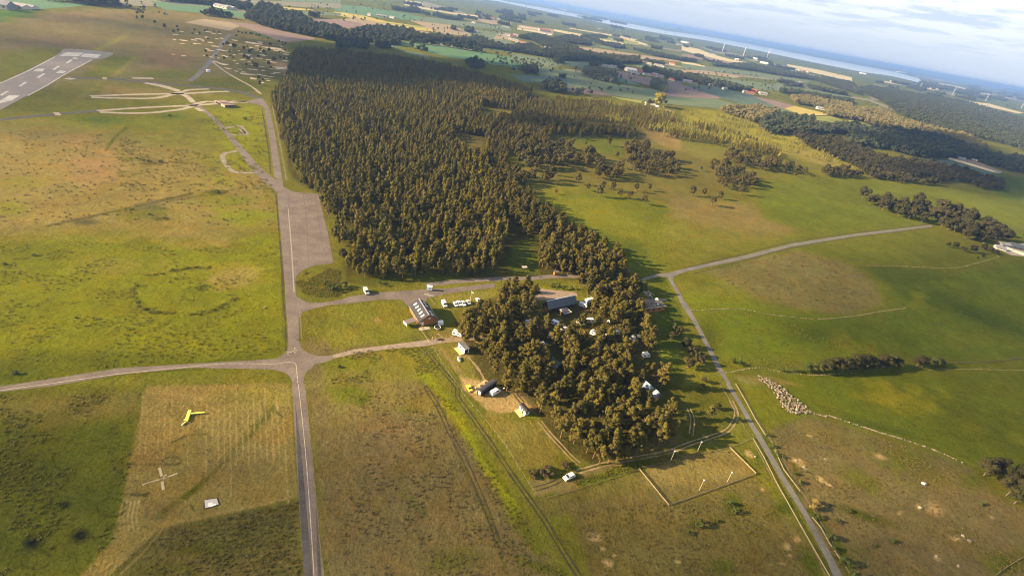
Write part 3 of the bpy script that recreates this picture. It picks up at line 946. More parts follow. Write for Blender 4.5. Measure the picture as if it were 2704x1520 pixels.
# upper road to the barn yard
sheet('barn_road', W('ML', '2236,790 2290,820 2340,840 2430,838 2575,815') + W('MM', '60,792 300,760 600,740 820,728 1160,690 1165,725 980,745 800,770 660,800 640,830 500,860 460,815 300,815 0,850') + W('ML', '2500,855 2380,880 2290,905 2258,960'), 0.037, ASPH)
strip('barn_road', W('MM', '630,770 700,790'), 2.0, 0.041, mat('pale_seam', (0.2, 0.185, 0.15)), smooth=False)
strip('forest_road', W('MM', '640,705 850,680 1080,665 1260,655 1420,655 1600,640 1800,640'), 4.5, 0.036, mat('shaded_road', (0.125, 0.105, 0.088), 0.9, 0.25, 0.4))
sheet('hall_yard', W('MM', '1390,720 1780,760 1790,790 1520,820 1330,815'), 0.037, mat('yard_gravel', (0.20, 0.155, 0.115), 0.95, 0.2, 0.4))
sheet('log_house_yard', W('S2', '-300,650 200,620 960,650 1400,640 1500,700 600,800 -300,860'), 0.035, mat('yard_gravel', (0.2, 0.155, 0.115)))
sheet('camp_yard', W('C5', '170,620 390,600 380,790 280,800 170,790'), 0.035, ASPH_D)
# roads of the right half
rr_l = W('MR', '-10,820 60,960 160,1150 260,1350 330,1448') + W('BR', '322,0 420,160 500,310 560,410 720,690 900,980 1090,1340 1150,1500')
rr_r = W('MR', '20,830 95,960 195,1150 295,1340 360,1448') + W('BR', '355,0 455,160 540,310 605,410 765,690 945,980 1150,1340 1230,1500')
up1 = W('MM', '2470,650 2530,760 2575,860')
up2 = W('MM', '2500,655 2560,760 2606,850')
sheet('lane', up1 + rr_l[1:] + rr_r[::-1] + up2[::-1], 0.030, ASPH_G)
sheet('lane', W('MM', '2245,668 2300,645 2410,620 2460,615 2575,586') + W('MR', '480,478 820,392 1300,318 1880,250 1880,266 1300,337 820,415 480,505 30,602') + W('MM', '2560,620 2510,640 2505,670 2480,670 2468,645 2410,640 2300,665 2255,690'), 0.034, ASPH_G)
strip('lane', W('MM', '2000,455 2060,510 2130,560 2170,600'), 4.0, 0.033, ASPH_G)
for off, dd in ((-4.5, 0.5), (4.6, 0.7)):
    strip('verge', W('BR', '340,0 440,160 520,310 583,410 742,690 922,980 1120,1340 1190,1500'), dd, 0.026, VERGE, 3.0, off, 0.5)
strip('verge', W('MR', '40,600 480,490 820,402 1300,327 1880,257'), 1.0, 0.026, TRACK, 4.0, -4.2, 0.4)
strip('verge', W('MR', '40,600 480,490 820,402 1300,327 1880,257'), 1.0, 0.026, TRACK, 4.0, 4.2, 0.4)
for s in ('2182,1200 2176,1000 2162,840 2152,640 2139,480 2124,300 2098,20',):
    strip('verge', W('ML', s), 0.8, 0.024, TRACK, 3.0, 1.2, 0.6)
strip('verge', W('ML', '2262,1110 2255,950 2248,870'), 0.6, 0.025, VERGE, 2.0, -0.9, 0.5)
strip('verge', W('S3', '930,0 960,130 1010,240 1100,340 1230,410 1350,455'), 0.45, 0.038, VERGE, 1.0, 0, 0.4)
strip('verge', W('S3', '1090,1448 1085,1260 1130,1140 1210,1050 1320,950 1420,870'), 0.4, 0.038, VERGE, 1.0, 0, 0.4)
strip('verge', W('BL', '2310,0 2354,430 2394,860 2450,1448'), 0.5, 0.033, VERGE, 2.0, -0.3, 0.5)
strip('verge', W('BL', '2205,0 2232,500 2252,860 2296,1448'), 0.7, 0.028, TRACK, 2.0, 1.3, 0.6)
# road north of the apron and the two taxi links
nl = W('TL', '2070,1330 2050,1150 2030,1000 2000,830 1985,800 1920,785 1860,772')
nr_ = W('TL', '2140,1400 2110,1200 2075,1000 2040,840 2020,790 1985,745 1960,740 1870,765')
sheet('north_road', nl + nr_[::-1], 0.032, ASPH)
strip('verge', W('TL', '2140,1360 2105,1150 2060,900 2040,800'), 1.4, 0.028, VERGE, 6.0, -2.4, 0.4)
strip('verge', W('TL', '2062,1310 2045,1150 2020,980 1992,830'), 1.0, 0.027, TRACK, 6.0, 1.6, 0.4)
tl_ = W('TL', '2080,1440 1990,1370 1900,1280 1800,1140 1690,1000 1600,900 1520,830 1440,770 1370,705')
tr_ = W('TL', '2110,1375 2030,1320 1940,1230 1830,1110 1720,980 1640,900 1545,820 1475,770 1415,705')
sheet('taxi_link', tl_ + tr_[::-1], 0.036, ASPH)
for s in ('1790,1140 1700,1160 1680,1175 1690,1215 1740,1280 1800,1305 1950,1305', '1690,970 1780,955 1815,950 1850,990 1870,1020', '1760,1020 1830,1015 1840,1000 1815,975'):
    strip('loop_track', W('TL', s), 3.6, 0.033, mat('old_asphalt', (0.17, 0.145, 0.115), 0.9, 0.25, 0.3), 3.0, 0, 0.15)
strip('dark_taxiway', W('TL', '-200,925 0,905 430,862 740,838'), 6.0, 0.034, ASPH_D, 10)
strip('dark_taxiway', W('TL', '510,590 700,592 880,598 1100,622 1350,645 1600,665 1800,690 1960,745'), 8.0, 0.035, ASPH_D, 10)
strip('access_road', W('TL', '1430,612 1480,580 1530,530 1590,460 1650,370 1700,300 1735,262'), 6.5, 0.034, ASPH_G, 8)
strip('sandy_path', W('TL', '1600,465 1700,540 1800,600 1900,655 1970,710'), 3.5, 0.036, mat('sand_path', (0.26, 0.21, 0.14), 0.95, 0.2, 0.3), 6, 0, 0.3)
# pale concrete strips, crossing the link in two Y shapes
for s, w in (('735,838 950,822 1200,808 1440,798 1620,785', 4.0), ('1620,785 1750,772 1865,772', 5.0), ('755,848 950,855 1130,853 1260,840 1370,826 1430,810 1500,782 1560,768 1640,770', 4.0),
             ('1750,765 1860,770', 3.5), ('685,728 780,724 1000,715 1250,710 1450,705 1600,695 1730,692', 4.5), ('690,738 900,742 1080,745 1200,738 1290,718 1350,700 1430,680 1580,673', 4.0),
             ('1000,590 1160,594', 6.0), ('1095,628 1200,645 1300,672 1360,690', 6.5), ('1360,705 1420,735 1460,775', 4.5), ('1480,815 1530,842', 4.0), ('500,592 560,600', 7.0)):
    strip('concrete_strip', W('TL', s), w * 1.35, 0.048, CONC, 4.0, 0, 0.12)
for s in ('788,585 793,602', '420,850 445,872'):
    strip('concrete_strip', W('TL', s), 4.0, 0.052, CONC, 4.0)

# runway with its markings
run_poly = W('a', '-2600,2350 -700,1600 0,1252 430,1060 840,845 905,800 960,745 1060,738 1400,762 1720,802 1700,830 1600,880 1400,905 1000,1110 700,1290 400,1450 -600,1990 -2300,2900')
runway = sheet('runway', run_poly, 0.040, RUN)
for s in ('950,815 1010,795 1270,800 1180,855 900,850', '1270,812 1530,828 1470,880 1215,858', '1110,868 1180,880 1165,896 1090,886', '1060,905 1105,905 1030,960 990,955',
          '870,1000 908,1000 830,1058 785,1055', '560,1040 680,1040 640,1085 500,1078', '900,1068 1010,1078 960,1112 840,1105', '655,1110 690,1112 600,1178 545,1172',
          '370,1240 415,1240 320,1310 275,1305', '100,1378 140,1380 30,1450 0,1440 0,1430', '140,1440 300,1445 180,1520 0,1560 -10,1530'):
    sheet('runway_marking', W('a', s), 0.046, RPAINT, parent=runway)
for s in ('0,1262 430,1070 830,862', '420,1448 720,1285 1010,1108 1390,908'):
    strip('runway_edge', W('a', s), 1.2, 0.047, RPAINT, 20, parent=runway)

# painted lines on the road
strip('road_marking', W('BL', '2385,1640 2372,1448 2340,930 2300,430 2254,0') , 0.24, 0.044, PAINT, 1.5, 0, 0.25)
strip('road_marking', W('S3', '862,1448 850,1200 830,990 812,820 780,775 700,745 560,735 380,752 150,782 0,800') + W('BL', '1700,-155 1400,-128 900,-78 400,-8 -200,75'), 0.24, 0.045, PAINT, 1.0, 0, 0.25)
for s, w in (('500,402 675,382', 0.32), ('685,345 850,318', 0.32), ('765,235 763,275', 0.42), ('768,375 772,425', 0.42), ('505,462 560,470', 0.4)):
    strip('road_marking', W('S3', s), w, 0.044, PAINT, 0.5, 0, 0.35, smooth=False)
# wheel ruts along the camp fence and over the meadows
for s in ('545,1095 640,1190 760,1340 880,1480', ):
    for off in (-0.8, 0.8):
        strip('wheel_track', W('MM', s) + W('BM', '880,90 1000,260 1150,470 1300,690 1450,900 1560,1060 1680,1260 1800,1448'), 0.62, 0.020, TRACK, 2.0, off, 0.5)
for off in (-0.8, 0.8):
    strip('wheel_track', W('BM', '640,20 740,180 840,400 930,560 1030,780 1120,1000 1190,1200'), 0.5, 0.020, TRACK, 2.0, off, 0.6)
    strip('wheel_track', W('C6', '680,250 760,350') , 0.5, 0.022, TRACK, 1.0, off, 0.4)
    strip('wheel_track', W('C6', '960,560 1060,690 1190,830 1300,950 1400,1040'), 0.55, 0.022, DIRT, 1.5, off, 0.5)
    strip('wheel_track', W('C6', '1380,1130 1700,1040 2100,965 2400,905') + W('BR', '60,445 200,400 330,350 390,270 400,210 360,120'), 0.6, 0.024, DIRT, 1.5, off, 0.5)
    strip('wheel_track', W('C6', '900,1320 1080,1270 1220,1200'), 0.5, 0.022, TRACK, 1.5, off, 0.4)
    strip('wheel_track', W('BR', '40,180 70,260 60,380'), 0.5, 0.022, DIRT, 1.5, off, 0.4)

# sandy scrapes between the bushes of the gully
scr = MB()
_rs = random.Random(3)
scrapes = ['1130,625 1250,640 1390,665 1390,680 1260,668 1140,650', '1370,705 1530,715 1690,735 1660,748 1520,742', '680,930 780,960 890,975 830,992 740,970', '800,1020 900,1035 940,1050 860,1048',
           '1530,1005 1700,1015 1790,1040 1640,1045', '1200,1170 1310,1185 1290,1205 1210,1195', '1330,1240 1420,1245 1400,1262 1340,1258', '1050,1100 1200,1120 1180,1135 1060,1118', '0,815 70,820 40,830', '165,835 230,840 235,855 170,850']
for s in scrapes:
    sheet('sand_scrape', W('b', s), 0.02 + 0.004 * (scrapes.index(s) % 4), mat('bare_sand', (0.44, 0.35, 0.22), 0.95, 0.15, 0.1))
used = []
for i in range(150):
    x, y = _rs.uniform(60, 1790), _rs.uniform(460, 1260)
    if not inside(parse('60,450 740,480 1000,520 1400,600 1790,740 1790,1100 1500,1260 1150,1180 660,930 460,820 60,620'), [x], [y])[0]: continue
    if abs(y - (520 + (900 - x) * 1.05)) < 50 and x < 900: continue
    w, h = _rs.uniform(20, 70), _rs.uniform(4, 9)
    pts = [(x + w * math.cos(t) * _rs.uniform(.7, 1.2), y + h * math.sin(t) * _rs.uniform(.7, 1.2) + 0.12 * w * math.cos(t)) for t in np.linspace(0, 5.6, 9)]
    P = W('b', pts)
    tri = tessellate_polygon([[Vector((*p, 0)) for p in P]])
    f = []
    for t in tri:
        a_, b_, c_ = (Vector((*P[k], 0)) for k in t)
        f.append(tuple(t) if (b_ - a_).cross(c_ - a_).z > 0 else tuple(t[::-1]))
    scr.add([(*p, 0.012 + 0.0006 * i) for p in P], f)
tag(scr.build('bare_sand', mat('bare_sand', (0.44, 0.35, 0.22))), kind='stuff')
# ------------------------------------------------------------------ far fields, river
def crop_mat(name, col):
    return mat('crop_' + name, col, 0.95, 0.10, 0.02)


FIELD = dict(green=(0.055, 0.125, 0.050), mid=(0.080, 0.110, 0.050), pale=(0.135, 0.130, 0.075), tan=(0.210, 0.165, 0.092), mauve=(0.150, 0.105, 0.085),
             yellow=(0.30, 0.245, 0.050), cream=(0.38, 0.33, 0.17), blue=(0.050, 0.085, 0.055), lime=(0.185, 0.195, 0.028), dark=(0.045, 0.060, 0.035))
FIELDS = [
    ('a', 'green', '-200,-60 620,0 1000,30 1400,60 1100,110 520,150 480,130 -200,60'), ('a', 'green', '2430,40 2600,60 2700,90 2700,150 2400,110'),
    ('a', 'pale', '1660,0 2350,-20 2700,60 2400,100 1880,90'),
    ('b', 'green', '-300,20 640,110 1000,150 1180,190 1120,280 980,260 480,200 -100,150'), ('b', 'pale', '0,30 640,80 660,110 0,60'), ('b', 'pale', '940,130 1190,180 1170,195 960,170'),
    ('b', 'mauve', '450,265 900,330 1350,380 1560,440 1760,490 2150,570 2200,600 1800,640 1640,620 1500,560 1250,470 880,340'),
    ('b', 'tan', '500,290 880,340 1050,400 900,470 200,340'),
    ('b', 'pale', '1000,0 2575,60 2575,130 2000,110 1300,60'), ('b', 'yellow', '1250,60 1640,100 2160,150 2150,165 1300,130'), ('b', 'mid', '1700,160 2575,200 2575,240 2000,230'),
    ('b', 'mid', '1650,-40 2575,-40 2575,60 1700,30'), ('b', 'mauve', '2080,290 2575,290 2575,400 2080,360'),
    ('c', 'green', '-100,70 340,100 900,190 1300,280 1100,310 600,270 200,220 -100,160'), ('c', 'yellow', '-100,180 230,210 700,330 1200,400 1680,480 1640,500 1100,450 760,380 300,300 -100,230'),
    ('c', 'lime', '560,330 1000,380 1350,420 1340,440 900,400 560,345'), ('c', 'yellow', '760,365 1250,440 1700,490 1690,520 1200,460 760,385'), ('c', 'tan', '230,270 860,400 1500,530 1480,550 850,440 420,430 200,350 -60,300'),
    ('c', 'mauve', '-100,290 300,350 420,430 330,460 -100,400'), ('c', 'tan', '1040,310 1640,380 1900,470 1980,550 1500,510 1250,400'),
    ('c', 'green', '880,635 1000,635 1500,690 2000,780 2400,830 2575,870 2575,1000 2300,980 2100,930 1900,900 1640,870 1320,800 1150,720 930,700'),
    ('c', 'mid', '780,730 1160,800 1340,840 1340,890 1000,810'), ('c', 'pale', '1060,600 1500,650 2150,770 2130,790 1500,690 1070,630'),
    ('c', 'blue', '1500,625 2575,780 2575,800 1500,645'), ('c', 'blue', '200,640 900,700 960,720 780,720 420,690'),
    ('c', 'cream', '980,10 1180,30 1420,120 1900,220 2060,235 2090,260 1700,220 1200,130 960,80'), ('c', 'pale', '1250,20 1900,200 1880,220 1220,110'),
    ('c', 'tan', '1750,240 2100,290 2575,340 2575,380 2300,370 1800,270'), ('c', 'mid', '1300,260 2575,420 2575,470 2100,420 1640,390 1040,310'),
    ('c', 'mid', '1700,430 2575,500 2575,700 2300,660 2000,560'), ('c', 'tan', '2380,510 2575,530 2575,600 2300,590'),
    ('d', 'tan', '100,30 440,80 630,100 640,180 440,140 90,105'), ('d', 'cream', '120,50 450,100 440,115 120,70'), ('d', 'cream', '90,85 440,135 590,180 440,160 90,105'),
    ('d', 'cream', '640,100 1200,200 1300,240 1640,300 1760,330 1650,330 1180,235 640,130'), ('d', 'cream', '880,80 1400,165 1640,200 1900,260 1850,280 1400,180 880,95'),
    ('d', 'lime', '1280,190 1700,270 1960,330 1920,340 1640,300 1180,220'), ('d', 'yellow', '1600,220 1700,230 1930,290 1900,310 1700,260'), ('d', 'cream', '1900,280 2060,330 2050,350 1920,320'),
    ('d', 'tan', '860,350 1300,390 2575,580 2575,600 2200,560 1540,540 1450,490 1000,420'), ('d', 'mid', '1210,340 1540,360 1560,390 1800,400 1780,420 1200,370'),
    ('d', 'pale', '2000,340 2575,420 2575,440 2000,360'), ('d', 'blue', '780,580 1250,600 1240,650 1130,680 740,630'),
    ('d', 'mid', '0,460 640,560 780,640 560,710 1040,720 1080,790 1560,930 2100,1000 2340,1060 2575,1130 2575,1210 2000,1180 1500,1100 1100,1060 820,960 480,850 400,760 0,600'),
    ('d', 'pale', '820,700 1050,720 1060,760 830,715'), ('d', 'green', '0,590 240,640 160,690 0,700'),
    ('d', 'blue', '0,780 420,810 800,850 1000,950 900,960 560,910 160,900'), ('d', 'mauve', '820,970 1100,1000 1300,1030 1450,1080 1560,1110 1300,1100 860,1040'),
    ('d', 'mauve', '1270,700 1700,740 2000,820 2575,910 2575,1120 2350,1050 2340,960 2120,880 2100,960 1800,880 1580,820 1360,770'),
    ('d', 'green', '1590,820 1800,880 2000,960 1720,920 1580,870'), ('d', 'mid', '1560,930 1800,970 2200,1060 1900,1050'),
    ('d', 'mid', '1700,570 2575,690 2575,760 1960,690'), ('d', 'tan', '1960,570 2575,660 2575,680 1960,590'),
    ('d', 'lime', '1500,1110 1980,1180 1960,1220 1640,1160'),
    ('e', 'mid', '0,380 350,430 700,470 1080,520 1500,590 2000,660 1700,680 1420,650 1000,560 600,520 0,470'), ('e', 'tan', '0,480 380,500 960,580 800,610 300,540 0,520'),
    ('e', 'mid', '0,530 640,610 1200,680 1500,720 1480,790 1040,790 760,720 560,650 240,590 0,560'), ('e', 'pale', '700,540 1000,570 1480,640 1460,650 1000,600 700,555'),
    ('e', 'blue', '100,720 330,720 640,770 1000,850 1400,1030 1300,1080 1150,1080 560,900'), ('e', 'mauve', '-300,640 60,720 580,905 550,925 -300,880'),
    ('e', 'mid', '-300,880 540,925 1120,1080 600,1070 -300,1000'), ('e', 'mauve', '870,860 1200,900 1560,990 1720,1030 1550,1070 1400,1030'),
    ('e', 'yellow', '1550,1070 1700,1030 2130,1130 2140,1150 1980,1160 1760,1150'), ('e', 'mid', '1400,1040 1550,1075 1760,1150 1640,1160 1300,1090'), ('e', 'cream', '1720,1155 2200,1150 2200,1165 1780,1175'),
    ('e', 'lime', '1980,1195 2250,1185 2420,1240 2700,1290 2700,1320 2200,1340 1990,1260'), ('e', 'mid', '1990,1262 2300,1300 2600,1330 2200,1340'),
    ('e', 'cream', '0,120 260,170 450,250 800,340 1060,385 1050,395 700,360 300,270 0,190'), ('e', 'pale', '250,130 700,220 1150,320 1060,340 820,290 520,230'), ('e', 'cream', '840,280 1100,310 1160,350 1050,345'),
    ('e', 'mauve', '0,240 300,280 800,370 700,390 300,330 0,290'), ('e', 'cream', '0,365 180,385 360,430 340,440 0,385'), ('e', 'tan', '300,430 500,460 480,480 300,450'),
    ('e', 'cream', '1590,400 1720,420 2050,480 2575,600 2575,660 2300,600 1900,510 1600,430'), ('e', 'mid', '1440,690 1900,720 1870,750 1480,800 1300,770'),
    ('e', 'pale', '1860,740 2250,800 2500,860 2480,870 2100,810 1840,750'), ('e', 'mid', '1840,760 2500,880 2575,900 2575,960 2230,900 1880,830'),
    ('g', 'pale', '80,225 430,350 420,365 300,380 250,300 90,260'), ('g', 'pale', '0,310 250,350 530,450 640,520 560,510 250,380 0,340'), ('g', 'lime', '-60,660 120,690 330,760 480,805 200,790 -60,770'),
    ('g', 'cream', '415,75 700,110 1000,170 1300,210 1290,225 900,170 440,95'), ('g', 'pale', '310,120 700,220 1060,270 1000,285 640,210 320,140'), ('g', 'mid', '720,400 1000,420 1180,480 1000,470 720,430'),
    ('g', 'cream', '1280,110 1500,140 1900,240 2400,345 2390,350 1890,262 1480,180 1280,140'), ('g', 'pale', '950,-10 1700,120 1690,140 940,20'), ('g', 'pale', '1300,220 1560,280 1700,330 1500,300'),
    ('g', 'cream', '1700,380 2050,420 2576,560 2500,570 1960,450 1700,400'), ('g', 'pale', '2130,630 2576,720 2576,760 2130,660'), ('g', 'pale', '2400,300 2700,360 2700,420 2400,360'),
    ('g', 'blue', '850,1190 1000,1240 1440,1260 1900,1400 2200,1500 1850,1500 1300,1330'), ('g', 'mid', '1760,840 1900,860 1880,890 1780,880'), ('g', 'pale', '2090,930 2250,940 2250,960 2100,950'),
    ('R1', 'cream', '2600,290 2760,320 2600,300'), ('R1', 'cream', '640,85 740,105 700,108'),
]
for i, (c_, k, s) in enumerate(FIELDS):
    P = W(c_, s)
    d_ = max(math.hypot(*p) for p in P)
    sheet('field', P, 0.06 + 0.012 * (i % 12) + min(d_, 12000) * 3e-5 + i * 0.0007, crop_mat(k, FIELD[k]))

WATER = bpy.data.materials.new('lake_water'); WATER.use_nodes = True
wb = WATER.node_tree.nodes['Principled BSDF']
wb.inputs['Base Color'].default_value = (0.30, 0.39, 0.48, 1); wb.inputs['Roughness'].default_value = 0.3; wb.inputs['IOR'].default_value = 1.33  # pale base colour stands in for the sky reflected in the lake
wnz = WATER.node_tree.nodes.new('ShaderNodeTexNoise'); wnz.inputs['Scale'].default_value = 0.02
wbp = WATER.node_tree.nodes.new('ShaderNodeBump'); wbp.inputs['Distance'].default_value = 2.0; wbp.inputs['Strength'].default_value = 0.3
WATER.node_tree.links.new(wnz.outputs['Fac'], wbp.inputs['Height']); WATER.node_tree.links.new(wbp.outputs[0], wb.inputs['Normal'])
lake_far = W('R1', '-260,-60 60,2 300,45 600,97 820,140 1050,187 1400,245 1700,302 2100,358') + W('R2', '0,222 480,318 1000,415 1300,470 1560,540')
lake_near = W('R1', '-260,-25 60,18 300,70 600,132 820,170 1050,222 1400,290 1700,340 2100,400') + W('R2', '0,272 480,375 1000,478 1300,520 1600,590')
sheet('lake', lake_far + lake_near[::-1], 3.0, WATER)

# ------------------------------------------------------------------ trees
BARK = mat('pine_bark', (0.16, 0.10, 0.06), 0.95, 0.3, 3.0)
BARK_G = mat('grey_bark', (0.12, 0.10, 0.075), 0.95, 0.3, 3.0)
PINE = foliage('pine_needles', (0.052, 0.051, 0.012), (0.130, 0.108, 0.025), 0.35, 0.14)
SPRUCE = foliage('conifer_needles', (0.054, 0.055, 0.011), (0.150, 0.124, 0.025), 0.16, 0.2)
YOUNG = foliage('young_pine_needles', (0.105, 0.112, 0.017), (0.215, 0.190, 0.032), 0.2, 0.08)
LEAF = foliage('dark_leaves', (0.028, 0.032, 0.013), (0.056, 0.050, 0.021), 0.25, 0.08)
LEAFG = foliage('green_leaves', (0.040, 0.056, 0.016), (0.075, 0.085, 0.024), 0.25, 0.10)
LEAFB = foliage('far_leaves', (0.034, 0.048, 0.028), (0.064, 0.072, 0.038), 0.05, 0.05)
LEAFT = foliage('tan_leaves', (0.118, 0.112, 0.046), (0.175, 0.155, 0.062), 0.06, 0.08)
LEAFY = foliage('yellow_green_leaves', (0.16, 0.155, 0.022), (0.24, 0.21, 0.036), 0.15, 0.15)
BUSH = foliage('bush_leaves', (0.040, 0.036, 0.018), (0.085, 0.066, 0.034), 0.6, 0.08)
HEATHL = foliage('heath_pine_needles', (0.038, 0.038, 0.014), (0.085, 0.072, 0.025), 0.3, 0.06)
GREY = foliage('grey_green_leaves', (0.085, 0.100, 0.062), (0.110, 0.120, 0.075), 0.08, 0.08)


def crown_mesh(name, clumps, mats, cards, csize, seed, core=0.72, flat=0.75):
    """Leaf-sized faces on the surface of many clumps, each round an inner core added to block light."""
    rg = np.random.default_rng(seed)
    b = MB()
    for (x, y, z, rx, rz) in clumps:
        b.blob((x, y, z), (rx * core, rx * core, rz * core), int(rg.integers(1e6)), 0.18, 1)  # solid core added inside the clump to stop light passing through
        n_ = max(6, int(cards * rx * rx))
        for k in range(n_):
            d = rg.normal(size=3); d /= np.linalg.norm(d)
            if d[2] < -0.55: d[2] *= -1
            p = np.array([x + d[0] * rx * rg.uniform(.72, 1.08), y + d[1] * rx * rg.uniform(.72, 1.08), z + d[2] * rz * rg.uniform(.72, 1.08)])
            nn = d * 1.0 + rg.normal(size=3) * 0.42; nn /= np.linalg.norm(nn)
            u = np.cross(nn, rg.normal(size=3)); u /= np.linalg.norm(u); w = np.cross(nn, u)
            s1, s2 = csize * rg.uniform(.55, 1.2), csize * rg.uniform(.35, .8)
            b.add([p - u * s1 * .5, p + w * s2 * .5, p + u * s1 * .5, p - w * s2 * .5], [(0, 1, 2, 3)])
    me_ = bpy.data.meshes.new(name)
    me_.from_pydata([tuple(map(float, q)) for q in b.v], [], b.f)
    me_.materials.append(mats)
    me_.update()
    return me_


def trunk_mesh(name, h, r, m, seed, limbs=5, lo=0.35):
    rg = random.Random(seed)
    b = MB()
    p, k = Vector((0, 0, -0.1)), 4
    for i in range(k):
        q = Vector((p.x + rg.uniform(-.15, .15), p.y + rg.uniform(-.15, .15), h * (i + 1) / k))
        b.tube(p, q, r * (1 - i / k * .75), r * (1 - (i + 1) / k * .75), 6)
        p = q
    for i in range(limbs):
        z = h * rg.uniform(lo, .85); a = rg.uniform(0, 6.28); L = h * rg.uniform(.12, .22)
        b.tube((0, 0, z), (math.cos(a) * L, math.sin(a) * L, z + L * .5), r * .35, r * .12, 4)
    me_ = bpy.data.meshes.new(name)
    me_.from_pydata([tuple(q) for q in b.v], [], b.f); me_.materials.append(m); me_.update()
    return me_


def pine_clumps(seed, h=12.5, w=2.7, z0=4.0):
    rg = random.Random(seed)
    out = []
    n_ = rg.randint(15, 20)
    for i in range(n_):
        t = (i + .5) / n_
        z = z0 + (h - z0) * t
        prof = w * (0.55 + 0.85 * math.sin(min(1, t * 1.15 + .12) * math.pi) ** .7) * .62
        a = i * 2.4 + rg.uniform(-.5, .5)
        rad = prof * rg.uniform(.35, 1.0) if t < .92 else 0.2
        r = rg.uniform(.95, 1.65) * (1.0 - .25 * t)
        out.append((math.cos(a) * rad, math.sin(a) * rad, z + rg.uniform(-.4, .4), r, r * rg.uniform(.6, .85)))
    return out


def spruce_clumps(seed, h=11.0, w=1.9, z0=3.0):
    rg = random.Random(seed)
    out = []
    n_ = 9
    for i in range(n_):
        t = i / (n_ - 1)
        z = z0 + (h - z0) * t
        r = w * (1.0 - .38 * t ** 2.2) * rg.uniform(.55, 1.05) * (.75 if i == 0 else 1)
        a = i * 2.2 + rg.uniform(-.9, .9); o_ = w * rg.uniform(.2, .62) * (1 - .55 * t)
        out.append((math.cos(a) * o_, math.sin(a) * o_, z, r * .78, r * rg.uniform(.7, .95)))
    return out


def round_clumps(seed, h=9.0, w=4.0, z0=1.2, n_=22):
    rg = random.Random(seed)
    out = []
    for i in range(n_):
        u = rg.uniform(-.8, 1); a = rg.uniform(0, 6.28); q = math.sqrt(max(0, 1 - u * u)) * rg.uniform(.55, .85)
        zc_, hz_ = (h + z0) / 2, (h - z0) / 2
        r = w * rg.uniform(.32, .5)
        out.append((math.cos(a) * q * w, math.sin(a) * q * w, zc_ + u * hz_ * .74, r, r * rg.uniform(.7, .95)))
    return out


PINE_T = [(trunk_mesh('trunk', 11.0, .2, BARK, 40 + k), crown_mesh('crown', pine_clumps(60 + k, 10.6 + (k % 4) * .8, 2.6 + .3 * (k % 3), 3.4 + .5 * (k % 3)), PINE, 30, .8, 80 + k)) for k in range(9)]
ROUND_T = [(trunk_mesh('trunk', 6.5, .22, BARK_G, 140 + k, 5, .2), crown_mesh('crown', round_clumps(160 + k, 8.2 + (k % 3), 3.3 + .4 * (k % 3), 1.0), LEAF, 15, .85, 180 + k)) for k in range(6)]
ROUNDG_T = [(trunk_mesh('trunk', 6.0, .22, BARK_G, 340 + k, 5, .2), crown_mesh('crown', round_clumps(360 + k, 8.0, 3.4 + .3 * k, 1.0), LEAFG, 15, .85, 380 + k)) for k in range(3)]
BUSH_T = [(trunk_mesh('stem', 1.0, .08, BARK_G, 240 + k, 3, .2), crown_mesh('crown', round_clumps(260 + k, 2.4, 1.7, 0.1, 9), BUSH, 34, .5, 280 + k)) for k in range(4)]
BUSHG_T = [(trunk_mesh('stem', 1.0, .08, BARK_G, 440 + k, 3, .2), crown_mesh('crown', round_clumps(460 + k, 2.4, 1.7, 0.1, 9), LEAFG, 34, .5, 480 + k)) for k in range(3)]
HEATH_T = [(trunk_mesh('trunk', 6.5, .2, BARK, 640 + k, 3, .2), crown_mesh('crown', round_clumps(660 + k, 9.0 + (k % 3), 2.5 + .35 * (k % 3), .9, 20), HEATHL, 20, .8, 680 + k)) for k in range(6)]
YELLOW_T = (trunk_mesh('trunk', 9, .35, BARK_G, 540, 6, .2), crown_mesh('crown', round_clumps(560, 16, 7.5, 2.0, 30), LEAFY, 6, 1.3, 580))


def kind_col(name, meshes):
    """A collection of whole-tree meshes (trunk and crown joined) for a wood."""
    c = bpy.data.collections.new(name)
    for k, (t_, c_) in enumerate(meshes):
        vs = [tuple(v.co) for v in c_.vertices]; fs = [tuple(p.vertices) for p in c_.polygons]; mi = [0] * len(fs)
        if t_:
            o_ = len(vs)
            vs += [tuple(v.co) for v in t_.vertices]; fs += [tuple(q + o_ for q in p.vertices) for p in t_.polygons]; mi += [1] * (len(fs) - len(mi))
        me_ = bpy.data.meshes.new(name); me_.from_pydata(vs, [], fs)
        me_.materials.append(c_.materials[0]); me_.materials.append(t_.materials[0] if t_ else c_.materials[0])
        me_.polygons.foreach_set('material_index', mi); me_.update()
        c.objects.link(bpy.data.objects.new('%s_%02d' % (name, k), me_))
    return c


def simple_crown(clumps, m, cards, cs, seed):
    return crown_mesh('crown', clumps, m, cards, cs, seed, 0.8)


